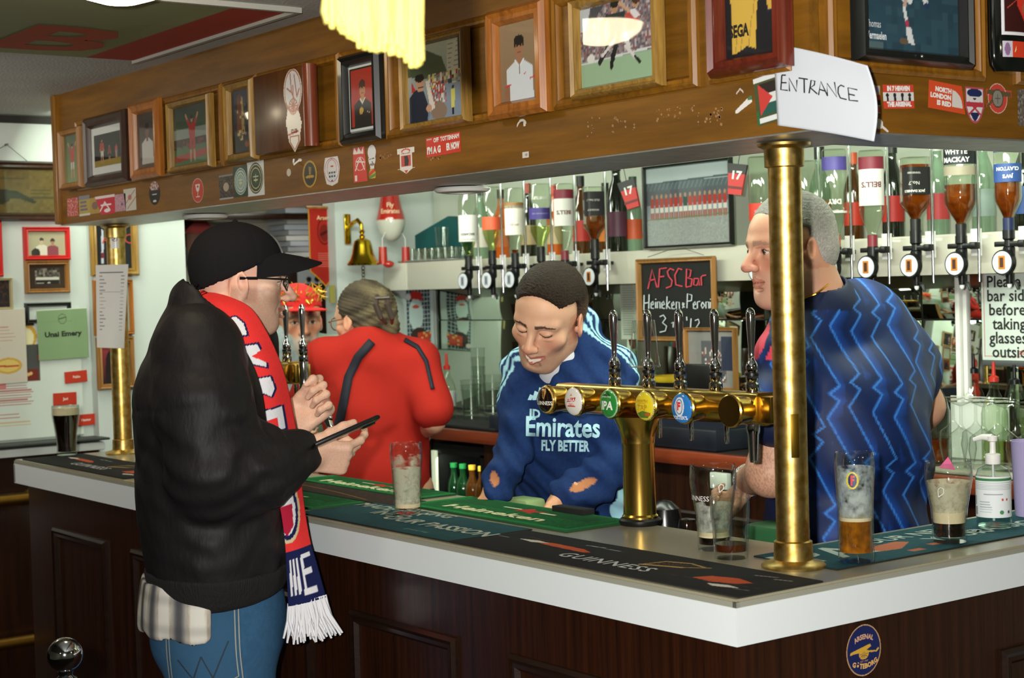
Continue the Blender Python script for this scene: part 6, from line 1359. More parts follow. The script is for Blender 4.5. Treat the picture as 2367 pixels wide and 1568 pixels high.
for cs, s, lb in (([(148, 860), (200, 856), (203, 883), (151, 887)], 'Pablo', 'uppermost of the three red name cards on the pale board'), ([(122, 909), (176, 908), (178, 935), (124, 938)], 'Javi', 'middle one of the three red name cards left of the column'), ([(172, 960), (221, 956), (223, 982), (174, 986)], 'Hector', 'lowest red name card, half behind the full stout')):
 card(lb, 'name_card', 'card', cs, lambda c: c.rect(0, 0, 1, 1, '#b8341e'), off=.014, texts=((s, .30, .52, .5, (225, 190, 175), dict(bold=.0006)),))
# frames on the pillar behind the far column
def afc(c): c.c[:] = lin('#14161a'); c.poly([(.10, .1), (.14, .75), (.2, .72), (.18, .1)], '#b8bcc8'); c.rect(.1, .2, .2, .3, '#6a2430')
t = picture('broad gilt frame with a black print behind the far brass column', E2, (203, 482), (320, 637), 'gold', .028, afc)
_, w, h, _ = plane_rect(E2, (203, 482), (320, 637))
for s, x in (('A', -.03), ('C', .055)): text('lettering', s, .05, mat('red neon-style print', (190, 60, 40), .6), t, M=frameM((x, -.0066, .01)))
picture('narrow orange-gilt frame behind the price list on the far column', E2, (212, 648), (308, 773), 'pine', .016, lambda c: c.grad('#b8bcb0', '#a8a898'))
picture('light brown frame with red and black print below the price list', E2, (220, 781), (311, 897), 'oak', .022, lambda c: (c.grad('#1c1a1c', '#9a3a3e'), c.ell(.42, .5, .3, .35, '#17171a'), c.rect(.1, 0, .8, .45, '#17171a'), c.rect(.78, 0, 1, 1, '#4a2a34'), c.poly([(.30, .22), (.38, .30), (.42, .2)], '#c86a5a')))
# papers on the far column
def col_paper():
 c = np.array([-3.106, .316]); f = unit([CAM[0]-c[0], CAM[1]-c[1]]); D = depth([c[0]+f[0]*.033, c[1]+f[1]*.033, 1.5]) - .035; 
 A, B, C_, Dd = hd(221, 613, D), hd(297, 611, D), hd(285, 806, D+.0), hd(224, 804, D); O = (A+B+C_+Dd)/4
 t = thing('price_list', 'long white price list taped to the far brass column', 'paper', O); cv = Canvas(.104, .265, .0016, '#c9c7c2')
 cv.rect(.12, .90, .86, .915, '#4a4a50'); [cv.rect(.12, .86-.043*i, .12+.08+.16*((i*37) % 5)/5, .87-.043*i, '#77767a') for i in range(16)]; [cv.rect(.80, .86-.043*i, .90, .868-.043*i, '#77767a') for i in range(16)]; cv.rect(.12, .77, .88, .775, '#8a8a8a'); cv.rect(.12, .67, .88, .675, '#8a8a8a')
 def df(X, Z, co):
  u, v = X[:, None], (1-Z)[:, None]; p = (A*(1-u)+B*u)*(1-v) + (Dd*(1-u)+C_*u)*v; cur = .035*np.clip(u-.6, 0, 1)**1.5*(v)**2
  return p - O + CF*cur*1.5 - CF*.006*np.sin(PI*u)*v
 o = obj('print', cv.mesh('p', df), M_paint('paper'), t); md = o.modifiers.new('s', 'SOLIDIFY'); md.thickness = .0008
 P = hd(267, 555, D); t2 = thing('no_smoking_sticker', 'small white no smoking sticker wrapped on the far column', 'sticker', (c[0], c[1], P[2])); cv = Canvas(.026, .052, .001, '#d6d6d4'); cv.ring(.5, .6, .34, .17, .25, '#7a3a30'); cv.line(.28, .5, .72, .7, .02, '#7a3a30'); cv.ell(.5, .6, .12, .05, '#2a2a2a')
 a0 = math.atan2(f[1], f[0])
 obj('print', cv.mesh('s', lambda X, Z, co: np.stack([.0305*np.cos(a0 + (X-.5)*.9 - .1), .0305*np.sin(a0 + (X-.5)*.9 - .1), co[:, 2]], 1)), M_paint('sticker'), t2)
col_paper()
# out-of-view dark panelled doors, added on the end wall to darken the mirror's reflection
for k in range(2):
 d = struct('door_%d' % (k+1), MB().box((XW+.020, -.62 - .82*k, 1.06), (.04, .80, 2.10), bev=.004), m_dado)
 for zz, hh in ((.55, .75), (1.52, .90)): moulding(.56, hh, .03, .012).build('moulding', m_darkm, d, M=frameM((XW+.0405, -.62 - .82*k, zz), PI/2))
 MB().sphere((XW+.075, -.30 - .82*k, 1.02), .026, 16, 10).cyl((XW+.04, -.30 - .82*k, 1.02), (XW+.07, -.30 - .82*k, 1.02), .01).build('door_knob', m_brassd, d)
# street sign seen reversed in the back-bar mirror
t = thing('street_sign', 'white street sign with black capitals low on the end wall, seen reversed in the mirror', 'sign', M=frameM((XW+.047, -.66, 1.45), PI/2))
MB().box((0, -.006, 0), (.46, .012, .20), bev=.003).build('sign_plate', mat('sign enamel', (150, 136, 104), .5), t)
text('lettering', 'AVENELL', .066, mat('sign black', (30, 28, 28), .6), t, M=frameM((0, -.013, .045)), bold=.002); text('lettering', 'ROAD', .066, mat('sign black', (30, 28, 28), .6), t, M=frameM((-.06, -.013, -.04)), bold=.002); text('lettering', 'N5', .045, mat('sign red', (170, 50, 40), .6), t, M=frameM((.13, -.013, -.045)), bold=.002)

# ---------------------------------------------------------------- passage behind the end wall
XP = -5.48
t = thing('bracket_shelf', 'dark wooden wall shelf in the passage above the black cap', 'shelf', hx(590, 505, XP+.18)); 
MB().box((0, 0, 0), (.34, 1.1, .03), bev=.003).build('shelf_board', m_dado, t)
P = np.array(t.location); 
for i in range(0):
 b = MB().box((0, 0, .001*i), (.21, .29, .024+.004*(i % 3)), rz=.04*((i*7) % 5-2)); 
 tag(b.build('paper_stack', mat(['white paper stack', 'grey paper stack', 'bluish paper stack'][i % 3], [(205, 205, 200), (170, 172, 176), (190, 196, 205)][i % 3], .8), loc=tuple(hx(702, 597, XP+.14) + np.array([0, 0, .014+.0275*i]))), 'sheaf of papers in the stack on the passage cabinet', 'papers', 'sheaves stacked on the passage cabinet')
t = thing('paper_stack', 'stack of white and grey papers on the dark passage cabinet', 'papers', hx(702, 597, XP+.14) + np.array([0, 0, .002]))
for i in range(9): MB().box((0, 0, .013 + .0272*i), (.21, .29, .024), rz=.04*((i*7) % 5-2)).build('paper_sheaf', mat(['white paper stack', 'grey paper stack', 'bluish paper stack'][i % 3], [(205, 205, 200), (170, 172, 176), (190, 196, 205)][i % 3], .8), t)
P = hx(700, 600, XP+.15); t = thing('passage_cabinet', 'dark cabinet in the passage with grey dial panel under the stack of papers', 'cabinet', (P[0], P[1], 0))
MB().box((0, .02, P[2]/2), (.28, .62, P[2]-.002), bev=.004).build('body', m_dado, t)
pz = hx(712, 640, XP+.31)[2]; k = MB().box((.153, .03, pz), (.006, .30, .07)).build('dial_panel', mat('grey dial panel', (160, 165, 170), .5), t)
for i in range(5): MB().cyl((.156, -.06+.045*i, pz-.012), (.164, -.06+.045*i, pz-.012), .012).build('dial', mat('black dial', (20, 20, 22), .4), k)
P = hx(425, 594, XP+.1); t = thing('small_shelf', 'small cream shelf in the passage left of the black cap', 'shelf', P); MB().box((0, 0, -.012), (.2, .30, .024), bev=.003).build('shelf_board', m_cream, t)
b = thing('yellow_book', 'upright orange-spined book on the small passage shelf', 'book', P + np.array([0, -.08, 0])); MB().box((0, 0, .11), (.15, .05, .22), bev=.003).build('cover', mat('orange book cover', (206, 140, 52), .6), b); MB().box((.004, 0, .11), (.146, .04, .214)).build('pages', mat('book pages', (220, 210, 180), .9), b)
b = thing('model_house', 'dark red roofed model house on the small passage shelf', 'ornament', P + np.array([0, .06, 0])); MB().box((0, 0, .06), (.12, .14, .12), bev=.004).build('walls', mat('brown model brick', (96, 62, 48), .8), b); MB().prism([(-.09, .11), (.09, .11), (.0, .20)], -.07, .07, M=Matrix.Rotation(PI/2, 4, 'Z')).build('roof', mat('dark red roof', (128, 34, 30), .7), b); MB().box((.03, .03, .19), (.03, .03, .06)).build('chimney', mat('dark red roof', (128, 34, 30)), b)
P = hx(383, 595, -4.22); t = thing('round_speaker', 'black round wall speaker at the passage edge', 'speaker', M=frameM(P, PI/2)); MB().lathe([(.001, -.05), (.05, -.045), (.085, -.02), (.09, 0), (.085, .03), (.001, .04)], 28, M=Matrix.Rotation(PI/2, 4, 'X')).build('shell', mat('black plastic', (18, 18, 18), .4), t); MB().cyl((0, .03, 0), (0, .09, 0), .02).build('mount', mat('black plastic', (18, 18, 18)), t)
for i, (px, col, lb) in enumerate(((380, (178, 44, 40), 'red'), (402, (36, 110, 112), 'teal'))):
 P = hx(px, 735, -4.42); t = thing('spray_bottle', '%s spray bottle standing on the passage post' % lb, 'bottle', P); MB().lathe([(.025, 0), (.028, .01), (.028, .12), (.012, .16), (.012, .19)], 20).build('bottle_body', mat('%s bottle plastic' % lb, col, .35), t); MB().box((.012, 0, .205), (.05, .02, .03), bev=.004).build('trigger', mat('red trigger', (190, 60, 45), .4), t)
P = hx(390, 735, -4.42); t = thing('shelf_post', 'dark narrow stand behind the far column carrying two spray bottles', 'stand', (P[0], P[1]+.02, 0)); MB().box((0, 0, P[2]/2), (.14, .2, P[2]-.001), bev=.004).build('body', m_dado, t)
# red pennant with yellow fringe
P0 = hx(748, 480, -4.26); c = Canvas(.155, .34, .0022, '#a8281e')
c.put(np.abs(c.X-.5)/.5 > (1-.0*c.Z) - .06, '#b8862c'); c.put((c.Z < .20) & (np.abs(c.X-.5)*2*.2 > (c.Z-.02)), '#c0922e'); c.ring(.5, .70, .24, .17, .12, '#571510'); c.ell(.5, .68, .17, .11, '#7a2018'); c.line(.4, .66, .6, .70, .02, '#4a120e'); c.lines(.26, .24, .74, .46, 8, '#c87a6a', .22, ragged=.0)
t = thing('pennant', 'red club pennant with crest and yellow fringe hung left of the bell', 'pennant', M=frameM(P0 + np.array([0, 0, -.17]), PI/2)); o = obj('cloth', c.mesh('p', lambda X, Z, co: co + np.stack([X*0, -.004*np.sin(X*7), X*0], 1), shape=lambda X, Z: Z > .20*(1-0)*np.abs(1) * 0 + .20 - .20*(1-np.abs(X-.5)*2)), M_paint('cloth'), t); md = o.modifiers.new('s', 'SOLIDIFY'); md.thickness = .002
MB().cyl((-.085, 0, .17), (.085, 0, .17), .006).build('rod', FR['oak'], t)
text('lettering', 'Arsenal', .026, mat('pale gold print', (240, 215, 170), .6), t, M=frameM((0, -.008, .125)))
P = hx(768, 680, -4.19); tag(MB().box((0, 0, 0), (.006, .028, .075), rz=.1).build('leaf_sticker', mat('yellow-green paper', (148, 140, 70), .7), loc=tuple(P)), 'small yellow-green paper tag hanging on the white stub wall edge', 'tag')
# ---------------------------------------------------------------- bar mats on the counter
ZT = 1.1
def mat_on_bar(label, x0, y0, x1, y1, paint, kind='rubber', th=.0025, rz=0, texts=(), z=ZT, res=.0022, name='bar_mat', turn=0):
 """turn: print is read from the -y side (0) or from the +x side (90)"""
 w, h = (x1-x0, y1-y0) if not turn else (y1-y0, x1-x0)
 M = Matrix.Translation(((x0+x1)/2, (y0+y1)/2, z)) @ Matrix.Rotation(rz + (PI/2 if turn else 0), 4, 'Z')
 t = thing(name, label, 'bar mat', M=M); MB().box((0, 0, th/2 + .0003), (w, h, th), bev=.001).build('base', mat(kind + ' mat base', (22, 24, 22) if kind == 'rubber' else (30, 70, 40), .85), t)
 c = Canvas(w-.002, h-.002, res); paint(c); me = c.mesh('p'); R = Matrix.Rotation(-PI/2, 4, 'X'); me.transform(R)
 if me.vertices[-1].co.y < me.vertices[0].co.y: me.transform(Matrix.Diagonal((1, -1, 1, 1)))
 obj('print', me, M_paint(kind), t, loc=(0, 0, th + .0006))
 for s, sz, x, y, col, kw in texts:
  m2 = text_mesh(s, sz, **kw); m2.transform(R)
  obj('lettering', m2, mat('print %s' % str(col), col, .6), t, loc=((x-.5)*w, (y-.5)*h, th + .0010))
 return t
def toucan_mat(c):
 c.c[:] = lin('#17171a'); O_ = '#c8562e'
 c.poly([(.155, .60), (.215, .66), (.34, .63), (.385, .55), (.37, .50), (.22, .54)], O_); c.poly([(.095, .60), (.155, .66), (.21, .62), (.16, .55)], '#ddd4c8'); c.line(.10, .74, .18, .70, .010, '#4a3a34'); c.line(.02, .58, .06, .57, .012, '#7a7a78'); c.line(.30, .80, .36, .82, .010, '#a8b0b0'); c.line(.37, .79, .42, .80, .010, '#8a9aa8')
 G_ = '#c49a58'; c.line(.585, .46, .68, .60, .022, G_); c.line(.585, .46, .60, .72, .012, G_); c.line(.60, .72, .66, .80, .016, G_); c.line(.66, .80, .72, .74, .012, G_); c.line(.68, .60, .73, .76, .010, G_)
 for i in range(5): c.line(.60+.016*i, .52+.03*i, .605+.02*i, .72+.01*i, .003, '#8a6a3a')
 c.poly([(.78, .34), (.80, .50), (.86, .58), (.92, .50), (.90, .38), (.84, .30)], O_); c.poly([(.85, .24), (.90, .30), (.94, .26), (.88, .18)], '#e0d8cc'); c.line(.86, .78, .91, .84, .010, '#a89a98'); c.line(.92, .76, .96, .80, .010, '#98a0a8'); c.line(.72, .30, .97, .36, .004, '#4a3a3a'); c.line(.93, .22, .97, .24, .01, '#6a6a60')
mat_on_bar('long black bar mat with orange birds and a gold harp at the bar corner', -.812, .012, -.006, .205, toucan_mat, texts=(('GUINNESS', .050, .51, .29, (205, 205, 205), dict(bold=.0006, spacing=1.1)),))
mat_on_bar('long black bar mat with orange birds under the full stout at the far left', -3.19, .015, -2.40, .215, toucan_mat, texts=(('GUINNESS', .050, .51, .29, (205, 205, 205), dict(bold=.0006, spacing=1.1)),))
def teal(c): c.c[:] = lin('#164a52'); c.speck(.3, ['#14454c', '#185058'], 4)
mat_on_bar('teal rubber bar mat with pale capitals under the empty frothy pint', -1.42, .012, -.815, .222, teal, texts=(('MADE FOR', .055, .22, .80, (170, 180, 165), dict(bold=.0012)), ('PUTTING', .050, .40, .90, (170, 180, 165), dict(bold=.0012)), ('INTO', .055, .34, .58, (170, 180, 165), dict(bold=.0012)), ('OUR PASSION', .062, .70, .46, (185, 190, 175), dict(bold=.0014)), ('greene king', .018, .74, .15, (120, 150, 145), {})))
def teal2(c): teal(c); c.poly([(.18, .35), (.24, .55), (.34, .60), (.36, .50), (.28, .30)], '#b86a4a'); c.rect(.36, .22, .41, .30, '#b86a4a'); c.rect(.27, .12, .31, .2, '#b86a4a'); c.rect(.24, .6, .28, .7, '#b86a4a')
mat_on_bar('teal bar mat with large pale capitals on the side bar under the half-full lager', -.262, .30, -.062, 1.15, teal2, turn=1, texts=(('IPA', .14, .10, .55, (176, 190, 180), dict(bold=.002)), ('OUR NEW', .055, .43, .72, (170, 185, 175), dict(bold=.001)), ('YOUR', .060, .50, .40, (170, 185, 175), dict(bold=.0012)), ('PASSION', .060, .70, .42, (170, 185, 175), dict(bold=.0012)), ('IPA', .05, .90, .8, (170, 185, 175), dict(bold=.0012))))
def green(c):
 c.c[:] = lin('#13592c'); c.speck(.5, ['#0f4f26', '#186634'], 2); c.rect(.08, .55, .9, .95, '#0c4220', .6); c.rect(0, 0, 1, .10, '#1a7a3c'); c.rect(0, 0, .03, 1, '#1a7a3c'); c.rect(.97, 0, 1, 1, '#1a7a3c')
 S_ = [(.48, .62), (.51, .74), (.60, .76), (.53, .68), (.55, .56), (.49, .62)]; c.poly([(x-.0, y) for x, y in [(.45, .60), (.50, .82), (.54, .72), (.62, .74), (.56, .64), (.58, .54), (.51, .60)]], '#a82c24'); c.line(.36, .70, .46, .70, .02, '#d8d4b0'); c.line(.6, .66, .68, .66, .02, '#d8d4b0')
hk = (('Heineken', .052, .46, .30, (222, 216, 170), dict(bold=.0016, width=.36)),)
mat_on_bar('green towelling bar mat nearest the brass tap fountain', -1.335, .245, -.735, .432, green, 'cloth', .004, texts=hk, z=ZT+.0032 if False else ZT)
mat_on_bar('green towelling bar mat along the inner edge behind the red T-shirt woman', -1.99, .325, -1.40, .438, green, 'cloth', .004, texts=hk)
mat_on_bar('green towelling bar mat beside the scarf, half behind the man in the cap', -2.02, .06, -1.44, .205, green, 'cloth', .004, texts=hk)
mat_on_bar('dark brown rubber bar mat with a thin gold arc between the green mats', -2.08, .218, -1.35, .318, lambda c: (c.rect(0, 0, 1, 1, '#2c1c12'), c.speck(.3, ['#38241a', '#241812'], 3), [c.line(.1+.08*i, .62-.012*i*i*.5, .18+.08*i, .62-.012*(i+1)**2*.5, .02, '#8a6424') for i in range(9)], c.ell(.1, .8, .1, .18, '#a8802c')))
mat_on_bar('small black rubber glass strip by the barman\'s hand', -.985, .405, -.875, .436, lambda c: c.rect(0, 0, 1, 1, '#151515'), th=.016)

# ---------------------------------------------------------------- glasses on the counter
m_glass = glass_mat('clear drinking glass', (250, 252, 250), .02, 1.6)
m_stout = mat('dark stout', (16, 8, 5), .08, coat=.6); m_cola = mat('dark brown liquid', (62, 26, 10), .08, coat=.5); m_foam = mat('cream beer foam', (222, 204, 168), .85, bump=.2, bscale=500)
m_lager = mat('amber lager', (166, 100, 16), .06, coat=.6, var=.35, vscale=60, color2=(96, 50, 8))
def film(name, color, cover=.5, scale=90):
 if name in MATS: return MATS[name]
 m = mat(name, color, .8); nt = m.node_tree; b = nt.nodes['Principled BSDF']
 n = nt.nodes.new('ShaderNodeTexNoise'); n.inputs['Scale'].default_value = scale; n.inputs['Detail'].default_value = 5; tc = nt.nodes.new('ShaderNodeTexCoord'); nt.links.new(tc.outputs['Object'], n.inputs['Vector'])
 r = nt.nodes.new('ShaderNodeValToRGB'); r.color_ramp.elements[0].position = 1-cover-.12; r.color_ramp.elements[1].position = 1-cover+.12; r.color_ramp.elements[1].color = (.85, .85, .85, 1); nt.links.new(n.outputs['Fac'], r.inputs[0]); nt.links.new(r.outputs[0], b.inputs['Alpha']); return m
TULIP = [(.031, 0), (.0315, .008), (.0312, .03), (.034, .065), (.0395, .100), (.0435, .122), (.0440, .135), (.0425, .157)]
CONIC = [(.029, 0), (.0298, .012), (.031, .04), (.0335, .09), (.0362, .125), (.0365, .138), (.035, .156)]
TALL = [(.030, 0), (.031, .012), (.0305, .03), (.031, .08), (.033, .13), (.0345, .165), (.0335, .190)]
TUMB = [(.030, 0), (.0315, .006), (.0325, .03), (.034, .065), (.0355, .078), (.0355, .112)]
def interp_r(prof, z): return float(np.interp(z, [p[1] for p in prof], [p[0] for p in prof]))
def drink(label, P, prof, liq=None, liqm=None, foam=None, film_=None, name='pint_glass', cat='glass', base=.010, sq=None, wall=.0022, rz=0):
 t = thing(name, label, cat, P, rz); H = prof[-1][1]
 zs = [p for p in prof]; inner = [(max(1e-4, r - wall), z) for r, z in prof if z > base + .004][::-1]
 shell = zs + [(prof[-1][0] - wall*.5, H + .0012)] + inner + [(interp_r(prof, base) - wall - .002, base + .002), (1e-6, base)]
 MB().lathe(shell, 40, sq=sq).build('glass_shell', m_glass, t, smooth=50)
 def fill(z0, z1, n, m, inset=.0003): 
  pts = [(1e-6, z0)] + [(interp_r(prof, z) - wall - inset, z) for z in np.linspace(z0, z1, 8)] + [(1e-6, z1)]; return MB().lathe(pts, 36).build(n, m, t, smooth=50)
 if liq: fill(base + .0012, liq, 'drink', liqm)
 if foam: fill(foam[0], foam[1], 'foam', m_foam)
 if film_:
  pts = [(interp_r(prof, z) - wall - .0006, z) for z in np.linspace(film_[0], film_[1], 10)]; MB().lathe(pts + [pts[-1]], 36).build('foam_residue', film_[2], t, smooth=50) if False else None
  mb = MB(); n = 36; vs = [(r*math.cos(2*PI*i/n), r*math.sin(2*PI*i/n), z) for r, z in pts for i in range(n)]; mb.add(vs, [(j*n+i, j*n+(i+1) % n, (j+1)*n+(i+1) % n, (j+1)*n+i) for j in range(len(pts)-1) for i in range(n)]); mb.build('foam_residue', film_[2], t, smooth=60)
 return t
def on_bar(x, y, dz=.0036): P = hz(x, y, ZT); return np.array([P[0], P[1], ZT + dz])
fB = film('cream foam lacing', (205, 196, 170), .6, 55); fW = film('thin foam lacing', (200, 200, 192), .5, 50)
drink('full pint of black stout with cream head at the far left of the bar', on_bar(155, 1054), TULIP, .128, m_stout, (.128, .150), None)
t = drink('empty frothy pint glass standing on the teal mat near the scarf', on_bar(943, 1190), CONIC, None, None, (.0135, .022), (.016, .100, film('dense foam lacing', (212, 207, 186), .64, 55)))
mb = MB(); n = 36; pts = [(interp_r(CONIC, z) - .0030, z) for z in np.linspace(.094, .128, 6)]; mb.add([(r*math.cos(2*PI*i/n), r*math.sin(2*PI*i/n), z) for r, z in pts for i in range(n)], [(j*n+i, j*n+(i+1) % n, (j+1)*n+(i+1) % n, (j+1)*n+i) for j in range(5) for i in range(n)]); mb.build('foam_residue', film('upper foam lacing', (212, 207, 186), .42, 38), t, smooth=60)
t = drink('stout glass with dregs behind the ribbed tumbler', on_bar(1652, 1270, .0004), TULIP, .024, m_stout, (.024, .034), (.034, .085, fW))
t.rotation_euler[2] = 0
def wrap_cyl(me, r, a0): 
 for v in me.vertices: a = a0 + v.co.x/r; v.co = (r*math.cos(a), r*math.sin(a), v.co.z)
 return me
def facing(P): return math.atan2(CAM[1]-P[1], CAM[0]-P[0])
def print_on(t, s, size, z, r, m, da=0, **k): return obj('lettering', wrap_cyl(text_mesh(s, size, **k), r, facing(t.location) + da), m, t, loc=(0, 0, z))
m_wp = mat('white glass print', (225, 225, 220), .6); m_gp = mat('gold glass print', (200, 170, 80), .5)
print_on(t, 'GUINNESS', .013, .098, .0402, m_wp, -.95); 
def harp(t, z, r, m, da=0, s=1): 
 mb = MB(); P = [(-.004, -.007), (-.005, .004), (-.001, .008), (.004, .006), (.004, -.001), (-.004, -.007)]
 for a, b in zip(P[:-1], P[1:]): d = np.array(b)-a; n = np.array([-d[1], d[0]])/np.linalg.norm(d)*.0007; mb.add([(a[0]*s+n[0], 0, a[1]*s+n[1]), (b[0]*s+n[0], 0, b[1]*s+n[1]), (b[0]*s-n[0], 0, b[1]*s-n[1]), (a[0]*s-n[0], 0, a[1]*s-n[1])], [(0, 1, 2, 3)])
 obj('emblem', wrap_cyl(mb.mesh('h', 0), r, facing(t.location)+da), m, t, loc=(0, 0, z))
harp(t, .118, .0440, m_wp, .35)
rib = lambda a, r, z: r*(1 - .035*(.5-.5*math.cos(10*a))*(1 if z < .076 else 0))
drink('ribbed tumbler with a little dark drink beside the brass column', on_bar(1690, 1290, .0004), TUMB, .026, m_cola, name='tumbler', base=.012, sq=rib, wall=.003)
lump = lambda a, r, z: r*(1 + (.05*math.cos(9*a) if z < .016 else 0))
t = drink('tall half-full lager glass on the side bar in front of the blue jersey', on_bar(1980, 1302), TALL, .072, m_lager, (.072, .078), (.078, .165, film('lager lacing', (190, 196, 196), .50, 50)), base=.016, sq=lump)
c = Canvas(.022, .030, .0008, '#c8b83a'); c.ell(.5, .5, .34, .40, '#1f2c5a'); c.line(.42, .25, .42, .75, .06, '#c8403c'); c.line(.42, .72, .62, .72, .06, '#c8403c'); c.line(.42, .52, .58, .52, .06, '#c8403c')
obj('emblem', wrap_cyl(c.mesh('e', shape=OV), .0342, facing(t.location) - .12), M_paint('sticker'), t, loc=(0, 0, .145))
t = drink('stout glass with foam and pink paper tucked in, near the sanitiser', on_bar(2195, 1256), [(r, z*.94) for r, z in TULIP], .036, m_stout, (.036, .056), (.056, .112, fB))
harp(t, .095, .0392, m_wp, -.35, 1.2)
MB().add([(-.022, 0, .135), (.012, .006, .133), (.004, -.004, .158), (-.004, .010, .140)], [(0, 1, 2), (0, 2, 3), (1, 2, 3), (0, 1, 3)]).build('pink_paper', mat('pink paper', (236, 110, 160), .8), t, smooth=0)
# sanitiser bottle
P = on_bar(2298, 1220); t = thing('sanitiser_bottle', 'clear hand sanitiser pump bottle with white label on the side bar', 'bottle', P)
MB().lathe([(.031, 0), (.0335, .004), (.0335, .098), (.029, .113), (.016, .120), (.012, .122), (.012, .128), (1e-6, .128)], 36).build('bottle_body', glass_mat('clear plastic', (240, 247, 246), .06, 1.4), t)
MB().lathe([(1e-6, .003), (.0305, .003), (.0322, .006), (.0322, .090), (1e-6, .090)], 32).build('gel', glass_mat('clear gel', (228, 238, 238), .1), t)
MB().cyl((0, 0, .01), (0, 0, .125), .0025).build('dip_tube', m_white, t)
MB().lathe([(.0145, .122), (.0150, .124), (.0150, .140), (.0125, .142), (.0062, .143), (.0058, .165), (.0095, .167), (.010, .176), (1e-6, .178)], 28, sq=lambda a, r, z: r*(1+.02*math.cos(24*a)) if .123 < z < .141 else r).build('pump', m_white, t)
a = facing(P) - PI*.62; MB().tube([(0, 0, .173), (.020*math.cos(a), .020*math.sin(a), .174), (.038*math.cos(a), .038*math.sin(a), .168)], [.0075, .006, .0042], 12).build('nozzle', m_white, t)
c = Canvas(.098, .080, .0010, '#dfe5e6'); c.rect(0, .90, 1, .96, '#3f7a4a'); c.lines(.06, .66, .94, .86, 5, '#a8b0b2', .35, ragged=.05); c.lines(.30, .52, .82, .60, 1, '#98a0a4', .4); c.rect(.06, .30, .09, .52, '#5a6064'); c.rect(.06, .06, .10, .26, '#5a6064'); c.rect(.11, .06, .13, .26, '#7a8084'); c.lines(.2, .1, .5, .40, 5, '#a8b0b2', .3); c.ell(.68, .44, .025, .035, '#c85a5a'); c.ell(.78, .44, .025, .035, '#c85a5a'); c.ell(.66, .13, .045, .05, '#4a8a58'); c.ell(.83, .13, .03, .04, '#4a4e52')
obj('label', wrap_cyl(c.mesh('l'), .0341, facing(P)), M_paint('paper'), t, loc=(0, 0, .060))
P = on_bar(2383, 1196); t = thing('lilac_cup', 'lilac plastic cup at the right edge of the side bar', 'cup', P); MB().lathe([(.030, 0), (.031, .004), (.037, .150), (.0385, .153), (.036, .153), (.029, .006), (1e-6, .006)], 32).build('cup_body', mat('lilac plastic', (176, 166, 206), .4), t)

